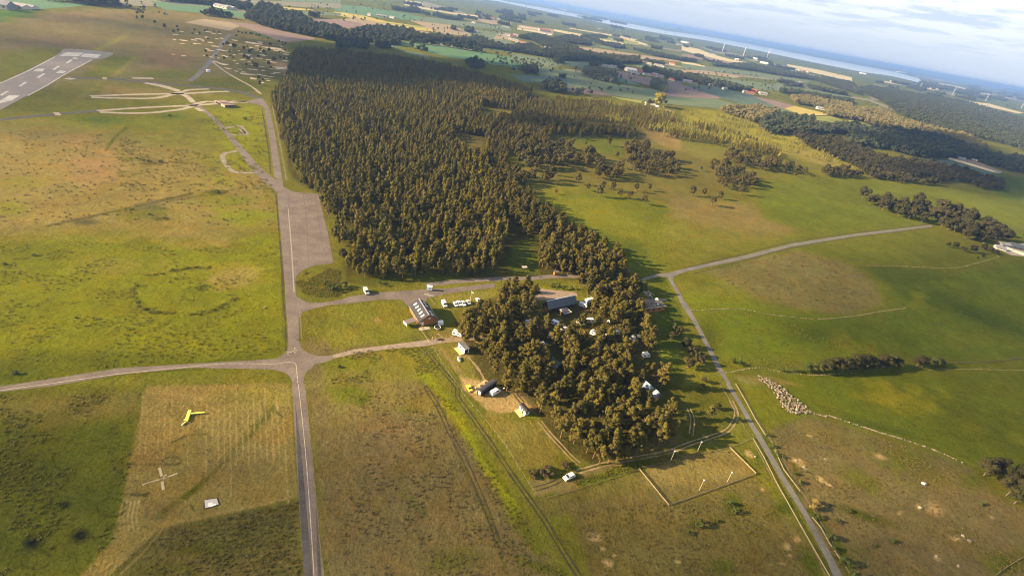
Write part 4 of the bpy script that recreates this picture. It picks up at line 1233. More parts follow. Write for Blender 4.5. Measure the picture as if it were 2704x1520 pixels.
K_SPRUCE = kind_col('spruce_kind', [(trunk_mesh('t', 9, .16, BARK, 700 + k, 0), simple_crown(spruce_clumps(720 + k, 9.6 + (k % 5) * .8, 1.75 + .22 * (k % 4), 3.0 + (k % 3) * .7), SPRUCE, 22, .8, 740 + k)) for k in range(12)])
K_PINE = kind_col('pine_kind', [PINE_T[k] for k in range(6)])
K_YOUNG = kind_col('young_kind', [(None, simple_crown(spruce_clumps(820 + k, 5.5 + k % 3, 1.5, .8), YOUNG, 20, .7, 840 + k)) for k in range(5)])
K_ROUND = kind_col('round_kind', [ROUND_T[k] for k in range(5)])
K_FAR = kind_col('far_kind', [(None, simple_crown(round_clumps(920 + k, 11 + k, 5.5, 0.3, 12), LEAFB, 5, 1.9, 940 + k)) for k in range(4)])
K_TAN = kind_col('tan_kind', [(None, simple_crown(round_clumps(960 + k, 12 + k, 5.0, 0.3, 12), LEAFT, 5, 1.9, 980 + k)) for k in range(4)])
K_GREY = kind_col('grey_kind', [(None, simple_crown(round_clumps(990 + k, 12 + k, 4.6, 0.3, 12), GREY, 6, 1.6, 995 + k)) for k in range(3)])
K_BUSH = kind_col('bush_kind', [(None, BUSH_T[k][1]) for k in range(4)])


def scatter(name, pts, scl, coll, seed=0):
    """One object that stands for a wood: the trees are set on points by geometry nodes."""
    pts = np.asarray(pts, float)
    if len(pts) == 0: return None
    me_ = bpy.data.meshes.new(name)
    me_.from_pydata([tuple(p) for p in np.column_stack([pts, np.zeros(len(pts))])], [], [])
    rg = np.random.default_rng(seed)
    for nm, arr, ty in (('scl', scl, 'FLOAT'), ('spin', rg.uniform(0, 6.28, len(pts)), 'FLOAT')):
        a_ = me_.attributes.new(nm, ty, 'POINT'); a_.data.foreach_set('value', np.asarray(arr, np.float32))
    a_ = me_.attributes.new('pick', 'INT', 'POINT'); a_.data.foreach_set('value', rg.integers(0, len(coll.objects), len(pts)).astype(np.int32))
    o = bpy.data.objects.new(name, me_); COL.objects.link(o)
    key = 'scatter_' + coll.name
    ng = bpy.data.node_groups.get(key)
    if ng is None:
        ng = bpy.data.node_groups.new(key, 'GeometryNodeTree')
        ng.interface.new_socket('Geometry', in_out='INPUT', socket_type='NodeSocketGeometry')
        ng.interface.new_socket('Geometry', in_out='OUTPUT', socket_type='NodeSocketGeometry')
        nn, ll = ng.nodes, ng.links
        gi, go = nn.new('NodeGroupInput'), nn.new('NodeGroupOutput')
        ip = nn.new('GeometryNodeInstanceOnPoints')
        ci = nn.new('GeometryNodeCollectionInfo'); ci.inputs['Collection'].default_value = coll
        ci.inputs['Separate Children'].default_value = True; ci.inputs['Reset Children'].default_value = True
        ip.inputs['Pick Instance'].default_value = True
        for nm, ty, sock in (('scl', 'FLOAT', 'Scale'), ('spin', 'FLOAT', 'Rotation'), ('pick', 'INT', 'Instance Index')):
            na_ = nn.new('GeometryNodeInputNamedAttribute'); na_.data_type = ty; na_.inputs['Name'].default_value = nm
            if sock == 'Rotation':
                cx = nn.new('ShaderNodeCombineXYZ'); ll.new(na_.outputs['Attribute'], cx.inputs['Z']); ll.new(cx.outputs[0], ip.inputs['Rotation'])
            else:
                ll.new(na_.outputs['Attribute'], ip.inputs[sock])
        ll.new(gi.outputs[0], ip.inputs['Points']); ll.new(ci.outputs[0], ip.inputs['Instance']); ll.new(ip.outputs[0], go.inputs[0])
    md = o.modifiers.new('trees', 'NODES'); md.node_group = ng
    o['kind'] = 'stuff'
    return o


def fill(polys, spacing, seed, holes=(), jit=0.42, clump=0.0):
    """Jittered grid of points inside world polygons."""
    rg = np.random.default_rng(seed)
    out = []
    for P in polys:
        xs, ys = [p[0] for p in P], [p[1] for p in P]
        gx, gy = np.meshgrid(np.arange(min(xs), max(xs), spacing), np.arange(min(ys), max(ys), spacing))
        gx, gy = gx.ravel(), gy.ravel()
        gx = gx + rg.uniform(-jit, jit, gx.size) * spacing; gy = gy + rg.uniform(-jit, jit, gy.size) * spacing
        k = inside(P, gx, gy)
        for h in holes: k &= ~inside(h, gx, gy)
        if clump:
            k &= fbm(gx / 26 + 3, gy / 26 + 8, 3) > clump
        out.append(np.column_stack([gx[k], gy[k]]))
    return np.concatenate(out)


def sizes(n_, lo, hi, seed):
    return np.random.default_rng(seed).uniform(lo, hi, n_)


# the plantation along the road and its far, shaded half
holes = [W('S', '1335,655 1420,620 1425,745 1330,745'), W('TM', '1060,800 1360,830 1300,900 1180,930 1080,910'), W('TM', '830,1000 1110,1040 1090,1200 900,1150'),
         W('TL', '2190,860 2270,930 2215,990 2190,930')]
P_near = W('S', '716,262 733,325 748,380 772,440 800,490 850,528 866,600 880,660 915,722 990,742 1070,738 1145,728 1215,730 1290,724 1330,700 1340,640 1330,560 1290,470 1290,380 1320,300 1200,268 1000,262')
P_right = W('S', '1290,470 1330,560 1400,640 1420,712 1480,726 1560,734 1640,734 1660,725 1620,690 1560,650 1510,620 1450,570 1385,530 1340,490')
P_far = W('S', '720,258 752,232 775,150 800,140 900,148 1020,160 1130,175 1240,200 1330,225 1400,246 1400,262 1320,292 1200,268 1000,262')
P_mid = W('S', '1290,380 1300,470 1345,495 1400,500 1330,420 1440,390 1480,330 1320,300')
pts = fill([P_near], 4.35, 1, holes, .5)
edge = fbm(pts[:, 0] / 14, pts[:, 1] / 14, 2)
pts = pts[~((pts[:, 0] < -70) & (edge < .36) & (pts[:, 1] < 330))]
mixk = np.random.default_rng(5).uniform(size=len(pts)) + (fbm(pts[:, 0] / 30, pts[:, 1] / 30, 2) - .5) * .6
for lo_, hi_, kk, s0_, s1_ in ((-9, .80, K_SPRUCE, .55, 1.25), (.80, .96, K_PINE, .7, 1.12), (.96, 9, K_ROUND, .5, .95)):
    q_ = pts[(mixk >= lo_) & (mixk < hi_)]
    scatter('pine_forest', q_, sizes(len(q_), s0_, s1_, 2), kk, 3)
pts = fill([P_right], 5.0, 4, holes); scatter('pine_forest', pts, sizes(len(pts), .85, 1.15, 5), K_PINE, 6)
pts = fill([P_far], 5.6, 7, holes); scatter('pine_forest', pts, sizes(len(pts), .9, 1.35, 8), K_SPRUCE, 9)
pts = fill([P_mid], 5.6, 10, holes, .5, .30); scatter('pine_forest', pts, sizes(len(pts), .6, 1.05, 11), K_PINE, 12)
P_band = W('TM', '1180,905 1340,890 1500,905 1700,965 1900,990 2100,990 2230,1015 2220,1045 1900,1035 1650,1030 1400,1010 1200,985')
pts = fill([P_band], 6.5, 24, (), .48, .3); scatter('pine_forest', pts, sizes(len(pts), .7, 1.1, 25), K_PINE, 26)
# lit strip of forest behind the heath
P_lit = W('S', '1310,285 1380,262 1500,268 1620,276 1760,296 1800,330 1790,372 1700,345 1640,330 1540,318 1480,325 1400,310')
P_lit2 = W('TR', '-40,920 130,960 350,1010 560,1080 760,1170 720,1200 420,1140 200,1090 0,1060 -200,1020 -260,930')
pts = fill([P_lit, P_lit2], 6.4, 13, (), .48, .38)
gr = fbm(pts[:, 0] / 60, pts[:, 1] / 60, 2) + (pts[:, 0] - 250) / 900 > .5
scatter('pine_forest', pts[~gr], sizes((~gr).sum(), .65, 1.0, 14), K_SPRUCE, 15); scatter('pine_forest', pts[gr], sizes(gr.sum(), .95, 1.6, 14), K_YOUNG, 15)
# young pines on the sunny slope
P_y = W('TR', '0,840 420,900 700,1020 1000,1090 1330,1210 1340,1270 1000,1210 700,1130 520,1060 250,980 0,910')
pts = fill([P_y], 7.0, 16, (), .5, .46); scatter('young_pines', pts, sizes(len(pts), .55, 1.15, 17), K_YOUNG, 18)
# dark woods bordering the heath on the right
P_w = W('TR', '820,1010 1180,1070 1500,1200 1900,1250 2120,1300 2400,1390 2405,1440 2250,1430 2090,1370 1880,1400 1700,1390 1640,1385 1400,1345 1340,1290 1100,1180 900,1100')
holes_w = [W('TR', '1660,1340 1880,1350 1900,1390 1740,1380')]
pts = fill([P_w], 8.5, 19, holes_w); scatter('broadleaf_wood', pts, sizes(len(pts), .85, 1.3, 20), K_ROUND, 21)

WOODS = [
    ('a', 'F', '600,0 1000,10 1400,45 1640,10 1740,60 1840,105 1780,120 1560,100 1380,90 1000,40'), ('a', 'F', '2350,0 2600,10 2600,35 2350,15'),
    ('b', 'F', '0,-20 640,20 1100,100 1200,70 1240,110 1180,170 1100,150 600,85 0,30'), ('b', 'F', '480,215 640,215 750,240 990,285 980,292 740,262 490,238'),
    ('b', 'F', '1130,300 1180,230 1330,160 1680,170 1700,230 1960,230 2000,270 2060,330 2060,390 2500,430 2600,540 2600,640 2400,620 2150,560 1760,488 1400,405'),
    ('b', 'F', '2100,240 2250,260 2240,280 2110,265'), ('b', 'F', '1340,100 1500,120 1640,150 1640,165 1340,140'),
    ('c', 'F', '-60,470 120,520 450,440 870,450 1150,520 1190,560 1500,585 1900,625 2050,580 2280,680 2700,770 2700,800 1500,638 1020,625 760,585 450,530 -60,550'),
    ('c', 'F', '-60,560 480,565 870,625 890,690 500,652 200,622 100,760 -60,760'), ('c', 'F', '200,650 340,650 420,745 200,745'), ('c', 'F', '480,680 640,690 770,745 560,750'),
    ('c', 'F', '1860,965 2080,960 2180,1045 1950,1050'), ('c', 'F', '760,145 1180,175 1250,230 1800,300 1810,315 1560,290 1200,205 760,155'), ('c', 'F', '960,60 1220,90 1210,105 960,70'),
    ('c', 'F', '1050,130 1190,160 1180,180 1060,175'), ('c', 'F', '1650,430 1740,450 1730,470 1660,450'), ('c', 'F', '1880,450 2000,470 1990,500 1880,490'), ('c', 'F', '1060,640 1200,655 1500,690 1490,697 1060,648'),
    ('c', 'F', '1545,695 2030,765 2130,785 2120,795 1545,702'), ('c', 'F', '1040,720 1110,735 1110,742 1050,730'), ('c', 'F', '1150,740 1220,750 1300,795 1280,797 1160,757'),
    ('d', 'F', '-60,390 300,350 450,440 700,430 1000,450 1450,520 1900,560 1960,630 1700,625 1250,592 780,575 400,505 -60,432'), ('d', 'F', '100,240 320,195 700,290 870,370 1060,440 900,440 520,395 300,270'),
    ('d', 'F', '650,255 920,205 1200,330 1190,352 750,305'), ('d', 'F', '1200,290 1700,370 1720,400 1540,385'), ('d', 'G', '1070,720 1350,760 1590,820 1560,935 1330,880 1200,850 1080,790'),
    ('d', 'G', '2110,890 2340,960 2335,1065 2250,1040 2110,985'), ('d', 'F', '450,970 560,950 750,970 830,1080 700,1072 440,1022'), ('d', 'F', '165,710 350,700 400,785 180,785'),
    ('d', 'F', '960,1070 1055,1070 1055,1110 965,1105'), ('d', 'F', '1400,620 1500,590 1620,640 1720,705 1700,720 1600,700 1580,640 1430,650'), ('d', 'F', '1980,700 2200,730 2575,800 2575,900 2450,890 2380,850 2200,800 2000,765'),
    ('d', 'F', '1780,540 1930,550 1930,560'), ('d', 'F', '2095,370 2270,400 2270,408 2120,392'), ('d', 'F', '1820,410 2200,480 2575,565 2575,585 2150,505'), ('d', 'F', '630,590 790,590 780,620 640,610'),
    ('d', 'F', '2000,590 2120,600 2310,640 2300,655 2100,620'), ('d', 'F', '1250,640 1420,620 1390,650 1140,690'), ('d', 'F', '730,830 860,875 850,882 740,842'),
    ('e', 'F', '-60,575 230,595 300,650 550,690 760,740 1050,800 1040,832 700,785 420,725 200,695 -60,640'), ('e', 'F', '690,425 1000,405 1340,475 1700,545 2100,645 2575,810 2700,870 2000,645 1500,575 1080,505 700,455'),
    ('e', 'F', '2100,600 2575,700 2700,860 2575,820 2250,730'), ('e', 'F', '1420,655 1700,695 1700,712 1440,675'), ('e', 'F', '1500,735 1810,725 1815,742'), ('e', 'F', '1470,805 1850,855 2230,905 2230,935 2050,955 1850,885 1480,835'),
    ('e', 'F', '460,400 700,430 690,450 470,430'), ('e', 'F', '0,330 230,360 220,370 0,350'), ('e', 'F', '1900,750 2200,800 2500,870 2480,878 2150,820 1900,762'), ('e', 'F', '2230,930 2575,960 2575,1000 2300,990'),
    ('e', 'T', '1640,915 1900,925 2050,950 2575,1060 2575,1250 2450,1225 2200,1180 2150,1080 1900,1030 1700,1000'),
    ('g', 'T', '-60,520 250,520 420,530 700,690 1100,790 1500,900 1560,990 1300,940 1200,925 1000,875 700,825 480,805 330,755 120,685 -60,650'), ('g', 'T', '1560,900 1750,960 2000,1120 1950,1160 1700,1080 1510,1000'),
    ('e', 'T', '600,1100 900,1090 1200,1090 1480,1160 1400,1190 1170,1300 1000,1270 850,1210 610,1140'),
    ('e', 'F', '1180,1270 1400,1190 1480,1180 1700,1200 1960,1260 1990,1310 2180,1350 2575,1340 2700,1400 2700,1460 1300,1460 1160,1340'),
    ('g', 'F', '-60,800 400,830 1000,890 1250,940 1500,1010 1900,1160 2400,1270 2700,1330 2700,1480 2300,1420 1900,1290 1850,1260 1450,1240 1430,1240 1150,1250 860,1200 700,1150 500,1110 -60,1050'),
    ('g', 'F', '0,210 300,170 640,230 1050,300 1700,400 2200,560 2700,680 2700,1180 2300,1040 1900,950 1600,890 1200,790 720,600 640,540 420,380 80,240'),
]
# more hedgerows and copses over the far plain, as strips running with the land
_rw = random.Random(12)
for c_, x0, x1, y0, y1, n_ in (('R1', 0, 2400, 60, 330, 30), ('c', 900, 2500, 20, 420, 18), ('d', 800, 2575, 130, 330, 16), ('e', 0, 1500, 90, 520, 20), ('g', 300, 2576, 60, 330, 34), ('R2', 1200, 2500, 560, 760, 24)):
    for _ in range(n_):
        x = _rw.uniform(x0, x1); f_ = (x - x0) / (x1 - x0); y = _rw.uniform(y0, y1) * .55 + f_ * (y1 - y0) * .45 + y0 * .45
        w_, h_ = _rw.uniform(40, 230), _rw.uniform(3, 10)
        sl_ = .16
        WOODS.append((c_, 'F', '%.0f,%.0f %.0f,%.0f %.0f,%.0f %.0f,%.0f' % (x, y, x + w_, y + w_ * sl_, x + w_ * .96, y + w_ * sl_ + h_, x + w_ * .1, y + h_)))
_wk = {'F': (K_FAR, 9.5, .8, 1.35), 'T': (K_TAN, 9.0, .9, 1.3), 'G': (K_GREY, 8.0, .9, 1.25)}
for i, (c_, k, s) in enumerate(WOODS):
    coll, sp, lo, hi = _wk[k]
    P = W(c_, s)
    d_ = min(math.hypot(*p) for p in P)
    big = 1.0 + max(0, d_ - 2600) / 3500            # far woods need fewer, larger trees
    pts = fill([P], sp * big, 100 + i, (), .45)
    if not len(pts): continue
    if len(pts) > 9000: pts = pts[::int(len(pts) / 9000) + 1]
    scatter('distant_wood', pts, sizes(len(pts), lo, hi, i) * (1 + (big - 1) * .45), coll, 200 + i)
# specks of bushes and lone trees across the far farmland
rgm = np.random.default_rng(77)
SPECK = [('c', 1300, 2575, 380, 560, 60), ('c', 2100, 2575, 760, 1000, 40), ('d', 0, 760, 560, 740, 90), ('d', 500, 2000, 700, 1100, 60), ('e', 0, 1400, 420, 820, 110), ('e', 1200, 2500, 560, 900, 80),
         ('c', 0, 1300, 60, 330, 60), ('b', 1300, 2500, 40, 240, 40), ('d', 700, 2500, 80, 440, 110), ('g', 300, 2500, 120, 560, 110), ('a', 1900, 2575, 60, 300, 14), ('R1', 0, 1900, 40, 420, 130)]
sp_ = np.array([at(c_, rgm.uniform(x0, x1), rgm.uniform(y0, y1)) for c_, x0, x1, y0, y1, n_ in SPECK for _ in range(n_)])
scatter('field_bushes', sp_, rgm.uniform(.3, .75, len(sp_)) * (1 + np.clip(np.hypot(*sp_.T) - 3000, 0, 9000) / 6000), K_FAR, 5)
# ------------------------------------------------------------------ buildings of the camp
BLACKROOF = mat('black_sheet_roof', (0.022, 0.022, 0.026), 0.55, 0.15, 0.8, 0.35)
DARKROOF = mat('dark_felt_roof', (0.045, 0.045, 0.052), 0.75, 0.2, 0.8)
BLUEROOF = mat('slate_blue_roof', (0.060, 0.075, 0.092), 0.5, 0.15, 0.6, 0.4)
PALEROOF = mat('grey_blue_roof', (0.23, 0.28, 0.34), 0.6, 0.25, 0.8)
BROWNROOF = mat('brown_felt_roof', (0.10, 0.085, 0.075), 0.9, 0.3, 0.6)
TIMBER = mat('orange_timber', (0.24, 0.115, 0.042), 0.8, 0.25, 2.0)
TIMBER_D = mat('dark_timber', (0.06, 0.04, 0.025), 0.85, 0.25, 2.0)
PALEWOOD = mat('pale_wood', (0.40, 0.31, 0.17), 0.8, 0.2, 2.5)
DECKWOOD = mat('yellow_deck_wood', (0.52, 0.40, 0.17), 0.8, 0.2, 2.0)
WHITE = mat('white_paint', (0.66, 0.66, 0.64), 0.5, 0.04, 1.0, 0.4)
OFFWHITE = mat('off_white', (0.62, 0.60, 0.54), 0.6, 0.12, 1.2)
SKYL = mat('skylight_dome', (0.62, 0.62, 0.58), 0.3, 0.05, 1.0, 0.5)
METAL = mat('galvanised_metal', (0.42, 0.43, 0.44), 0.45, 0.1, 1.0, 0.5, 0.5)
GLASS = mat('dark_glass', (0.015, 0.018, 0.022), 0.08, 0.05, 1.0, 0.6)
TYRE = mat('black_rubber', (0.016, 0.016, 0.017), 0.85, 0.1, 3.0)
BLACK = mat('matt_black', (0.014, 0.014, 0.016), 0.8, 0.1, 2.0)
YELLOW = mat('yellow_fabric', (0.72, 0.76, 0.11), 0.7, 0.05, 1.0)
YCAR = mat('yellow_car_paint', (0.72, 0.52, 0.04), 0.3, 0.05, 1.0, 0.5)
SILVER = mat('silver_paint', (0.42, 0.43, 0.44), 0.35, 0.05, 1.0, 0.5)
STONE = mat('field_stone', (0.185, 0.158, 0.122), 0.9, 0.5, 0.6)
REDTILE = mat('red_roof_tiles', (0.28, 0.09, 0.05), 0.85, 0.2, 0.1)
GREYROOF = mat('grey_roof_sheet', (0.20, 0.20, 0.21), 0.8, 0.2, 0.1)
WALLW = mat('white_render', (0.50, 0.47, 0.40), 0.85, 0.08, 0.2)
WALLT = mat('tan_brick', (0.36, 0.25, 0.17), 0.9, 0.15, 0.2)

LAND = {}                                        # landmarks that labels may refer to


def gable(root, L, Wd, eave, ridge, wallm, roofm, over=0.35, th=0.14, cap=None, roofs=('roof_slope', 'roof_slope')):
    """Gabled block, ridge along local X, centre of the base at the origin."""
    a, b = L / 2, Wd / 2
    zt = ridge - th - 0.03
    ze = eave - th - 0.03
    w_ = MB()
    v = [(-a, -b, 0), (a, -b, 0), (a, b, 0), (-a, b, 0), (-a, -b, ze), (a, -b, ze), (a, b, ze), (-a, b, ze), (-a, 0, zt), (a, 0, zt)]
    w_.add(v, [(0, 1, 5, 4), (2, 3, 7, 6), (3, 0, 4, 8, 7), (1, 2, 6, 9, 5), (4, 5, 9, 8), (6, 7, 8, 9), (3, 2, 1, 0)])
    w_.build('wall', wallm, root)
    sl = (ridge - eave) / b
    for sgn, nm in ((-1, roofs[0]), (1, roofs[1])):
        yo, zo = sgn * (b + over), eave - sl * over
        y0 = sgn * 0.012
        v = [(-a - over, yo, zo), (a + over, yo, zo), (a + over, y0, ridge), (-a - over, y0, ridge)]
        v += [(x, y, z - th) for x, y, z in v]
        f = [(0, 1, 2, 3), (7, 6, 5, 4), (0, 4, 5, 1), (1, 5, 6, 2), (2, 6, 7, 3), (3, 7, 4, 0)]
        if sgn > 0: f = [q[::-1] for q in f]
        MB().add(v, f).build(nm, roofm, root)
    if cap:
        MB().box((0, 0, ridge + 0.05), (L + 2 * over, 0.55, 0.12)).build('ridge_cap', cap, root)
    return sl


def axis_frame(p0, p1):
    d = (p1[0] - p0[0], p1[1] - p0[1])
    L = math.hypot(*d)
    return L, math.atan2(d[1], d[0])


# --- the black barn with its skylights
fl, fr = at('C4', 365, 935), at('C4', 700, 905)
ef, eb = at('C4', 368, 868, 3.1), at('C4', 198, 580, 3.1)
L_, rz_ = axis_frame(ef, eb)
u_ = np.array([math.cos(rz_), math.sin(rz_)]); n_ = np.array([u_[1], -u_[0]])
Wd_ = abs(np.dot(np.array(fr) - np.array(fl), n_))
c_ = np.array(fl) + u_ * L_ / 2 + n_ * Wd_ / 2
BARN = thing('barn', c_, 'big black-roofed timber barn with two rows of skylights beside the parking yard', 'barn', rz_)
LAND['black-roofed barn'] = tuple(c_)
sl = gable(BARN, L_ - .5, Wd_ - .5, 3.1, 6.3, TIMBER, BLACKROOF, 0.45, 0.16, METAL)
for i in range(5):
    for sgn in (1, -1):
        if sgn < 0 and i == 2: continue
        x = -L_ * .36 + i * L_ * .18
        y = sgn * Wd_ * .25
        z = 6.3 - sl * abs(y)
        an = math.atan(sl)
        b_ = MB()
        hw, hl = .55, 1.0
        v = []
        for dz in (-.02, .16):
            for dx_, dl_ in ((-hw, -hl), (hw, -hl), (hw, hl), (-hw, hl)):
                v.append((x + dx_, y + dl_ * math.cos(an) + sgn * dz * math.sin(an), z - sgn * dl_ * math.sin(an) + dz * math.cos(an) + .01))
        b_.add(v, [(4, 5, 6, 7), (0, 1, 5, 4), (1, 2, 6, 5), (2, 3, 7, 6), (3, 0, 4, 7)])
        b_.build('skylight', SKYL, BARN)
xg = -(L_ - .5) / 2 - .03
MB().box((xg, -.6, 3.9), (.08, 1.3, .6)).build('window', WHITE, BARN)
MB().box((xg, 2.9, 1.15), (.08, 1.1, 2.2)).build('door', OFFWHITE, BARN)
MB().box((xg, 3.9, 1.9), (.08, .7, .7)).build('window', OFFWHITE, BARN)
for k in range(4):
    MB().box((-L_ * .3 + k * L_ * .2, (Wd_ - .5) / 2 + .03, 1.7), (1.2, .08, .9)).build('window', GLASS, BARN)
for yy in (-(Wd_ - .5) / 2 - .5, (Wd_ - .5) / 2 + .5):
    MB().tube((-(L_ / 2), yy, 2.72), (L_ / 2, yy, 2.72), .09, .09, 6).build('gutter', METAL, BARN)

# --- pergola and terraces against the barn
p = at('C4', 215, 900)
t = thing('terrace_canopy', p, 'low grey flat-roofed canopy on posts on the lawn side of the black barn', 'canopy', rz_ - 1.35)
MB().box((0, 0, 2.3), (5.6, 3.4, .14)).build('roof', mat('canopy_felt', (.16, .13, .12), .9), t)
for sx in (-1, 1):
    for sy in (-1, 1):
        MB().box((sx * 2.6, sy * 1.5, 1.115), (.14, .14, 2.23)).build('post', PALEWOOD, t)
MB().box((-2.95, 0, 1.6), (.16, 3.4, 1.3)).build('end_panel', OFFWHITE, t)
p = at('C4', 470, 975)
t = thing('terrace_deck', p, 'pale wooden deck lying before the gable end of the black barn', 'deck', rz_ + 1.57)
MB().box((0, 0, .12), (5.5, 2.2, .24)).build('boards', mat('grey_deck', (.30, .26, .21), .9), t)
for k in range(2):
    MB().box((1.6 * (k - .5), -1.4, .1), (1.2, .5, .2)).build('step', PALEWOOD, t)
p = at('C4', 690, 965)
t = thing('trampoline', p, 'round garden trampoline with dark mat and pale rim beside the barn gable', 'trampoline')
b_ = MB()
ring = [(1.6 * math.cos(a), 1.6 * math.sin(a)) for a in np.linspace(0, 2 * math.pi, 17)[:-1]]
for i in range(16):
    b_.tube((*ring[i], .75), (*ring[(i + 1) % 16], .75), .13, .13, 5)
b_.build('rim', OFFWHITE, t)
MB().prism([(x * .9, y * .9) for x, y in ring], .70, .73).build('jumping_mat', BLACK, t)
for k in range(4):
    x, y = ring[k * 4]; MB().tube((x, y, 0), (x, y, .7), .05, .05, 5).build('leg', METAL, t)


# --- cars, vans, caravans
def car_body(prof, w, taper):
    """Side profile swept across the width; the cabin part leans inward."""
    b = MB()
    n = len(prof)
    v = []
    for s in (-1, 1):
        for x, z, k in prof:
            v.append((x, s * (w / 2) * (1 - taper * k), z))
    f = [tuple(range(n - 1, -1, -1)), tuple(range(n, 2 * n))]
    f = []
    for i in range(n):
        j = (i + 1) % n
        f.append((i, j, n + j, n + i))
    tri = tessellate_polygon([[Vector((x, z, 0)) for x, z, k in prof]])
    for t_ in tri:
        f.append(tuple(t_)); f.append(tuple(n + q for q in t_[::-1]))
    return b.add(v, f)


def fix_normals(o):
    b = bmesh.new(); b.from_mesh(o.data)
    bmesh.ops.recalc_face_normals(b, faces=b.faces)
    b.to_mesh(o.data); b.free()
    return o


def make_car(name, loc, rz, label, cat, paint, kind='car', group=None, s=1.0):
    t = thing(name, loc, label, cat, rz, group)
    if kind == 'van':
        L, w, h = 5.4, 2.0, 2.3
        prof = [(-2.65, .35, 0), (-2.7, 1.1, 0), (-2.62, 2.15, .8), (-2.45, 2.3, 1), (1.05, 2.3, 1), (1.85, 1.35, .25), (2.6, 1.1, 0), (2.72, .7, 0), (2.65, .35, 0)]
        win = [(-2.2, 1.35, .3), (-2.2, 1.95, .75), (1.05, 1.95, .75), (1.5, 1.35, .3)]
        ws = [(1.15, 2.2, .95), (1.83, 1.4, .3)]
        wx = 1.65
    elif kind == 'wagon':
        L, w, h = 4.6, 1.82, 1.5
        prof = [(-2.25, .3, 0), (-2.3, .85, 0), (-2.15, 1.0, .1), (-1.85, 1.45, 1), (.25, 1.5, 1), (1.1, .98, .15), (2.1, .82, 0), (2.3, .6, 0), (2.25, .3, 0)]
        win = [(-1.85, 1.0, .2), (-1.6, 1.36, .85), (.2, 1.40, .85), (.85, 1.0, .2)]
        ws = [(.33, 1.45, .93), (1.08, 1.0, .18)]
        wx = 1.4
    else:
        L, w, h = 4.1, 1.75, 1.48
        prof = [(-1.95, .3, 0), (-2.02, .8, 0), (-1.95, .98, .1), (-1.45, 1.42, 1), (.3, 1.48, 1), (1.05, .98, .15), (1.85, .82, 0), (2.04, .58, 0), (2.0, .3, 0)]
        win = [(-1.6, 1.0, .2), (-1.3, 1.34, .85), (.25, 1.38, .85), (.8, 1.0, .2)]
        ws = [(.38, 1.43, .93), (1.03, 1.0, .18)]
        wx = 1.28
    fix_normals(car_body(prof, w, .16).build('body', paint, t))
    for sgn in (-1, 1):
        v = [(x, sgn * (w / 2 * (1 - .16 * k) + .012), z) for x, z, k in win]
        f = [(0, 1, 2, 3)] if sgn > 0 else [(3, 2, 1, 0)]
        MB().add(v, f).build('side_window', GLASS, t)
    (x0, z0, k0), (x1, z1, k1) = ws
    hw0, hw1 = w / 2 * (1 - .16 * k0) - .1, w / 2 * (1 - .16 * k1) - .1
    MB().add([(x0 + .03, -hw0, z0 + .02), (x1 + .03, -hw1, z1 + .03), (x1 + .03, hw1, z1 + .03), (x0 + .03, hw0, z0 + .02)], [(0, 1, 2, 3)]).build('windscreen', GLASS, t)
    for sx in (-1, 1):
        for sy in (-1, 1):
            b = MB(); b.tube((sx * wx, sy * (w / 2 - .2), .32), (sx * wx, sy * (w / 2 + .02), .32), .32, .32, 10)
            wl_ = b.build('wheel', TYRE, t)
            MB().tube((sx * wx, sy * (w / 2 + .021), .32), (sx * wx, sy * (w / 2 + .04), .32), .18, .18, 8).build('rim', METAL, wl_)
    for sy in (-1, 1):
        MB().box((prof[-2][0] - .03, sy * (w / 2 - .3), .66), (.1, .34, .16)).build('headlight', SKYL, t)
    t.scale = (s, s, s)
    return t


def make_caravan(name, loc, rz, label, paint=WHITE, L=5.2, group=None, cat='caravan'):
    t = thing(name, loc, label, cat, rz, group)
    prof = [(-L / 2 + .15, .45, 0), (-L / 2, .9, 0), (-L / 2 + .1, 2.1, .4), (-L / 2 + .5, 2.55, 1), (L / 2 - .8, 2.55, 1), (L / 2 - .25, 1.9, .4), (L / 2, .9, 0), (L / 2 - .15, .45, 0)]
    fix_normals(car_body(prof, 2.2, .05).build('body', paint, t))
    for sgn in (-1, 1):
        for x in (-1.4, 0.9):
            MB().box((x, sgn * 1.095, 1.55), (1.2, .05, .6)).build('window', GLASS, t)
        b = MB(); b.tube((-.1, sgn * .92, .32), (-.1, sgn * 1.12, .32), .32, .32, 10); b.build('wheel', TYRE, t)
    MB().box((-.2, 0, 2.585), (.7, .7, .10)).build('roof_hatch', SKYL, t)
    MB().tube((L / 2 - .2, .6, .5), (L / 2 + .9, 0, .45), .05, .05, 5).tube((L / 2 - .2, -.6, .5), (L / 2 + .9, 0, .45), .05, .05, 5).build('drawbar', METAL, t)
    return t


rowz = axis_frame(at('C4', 1115, 490), at('C4', 1155, 550))[1]
make_car('white_van', at('C4', 808, 565), axis_frame(at('C4', 785, 500), at('C4', 825, 580))[1], 'white van parked alone on the grass nearest the black barn', 'van', WHITE, 'van')
for k, (x, y, kd, lb) in enumerate(((1005, 562, 'car', 'white hatchback parked first in the row beside the flagpole lawn, nearest the barn'), (1070, 550, 'wagon', 'white estate car parked second from the barn in the short row'),
                                (1140, 550, 'wagon', 'white estate car parked third from the barn in the short row'), (1228, 528, 'car', 'pale silver car parked at the foot of the flagpole'),
                                (1397, 495, 'car', 'white small car half hidden by pines right of the flagpole'))):
    make_car('parked_car', at('C4', x, y), rowz, lb, 'car', SILVER if k == 3 else WHITE, kd, 'cars parked on the lawn beside the barn')
make_car('parked_van', at('MM', 192, 762), axis_frame(at('MM', 185, 735), at('MM', 205, 770))[1], 'silver-white van parked in shade at the edge of the forest road', 'van', SILVER, 'van')
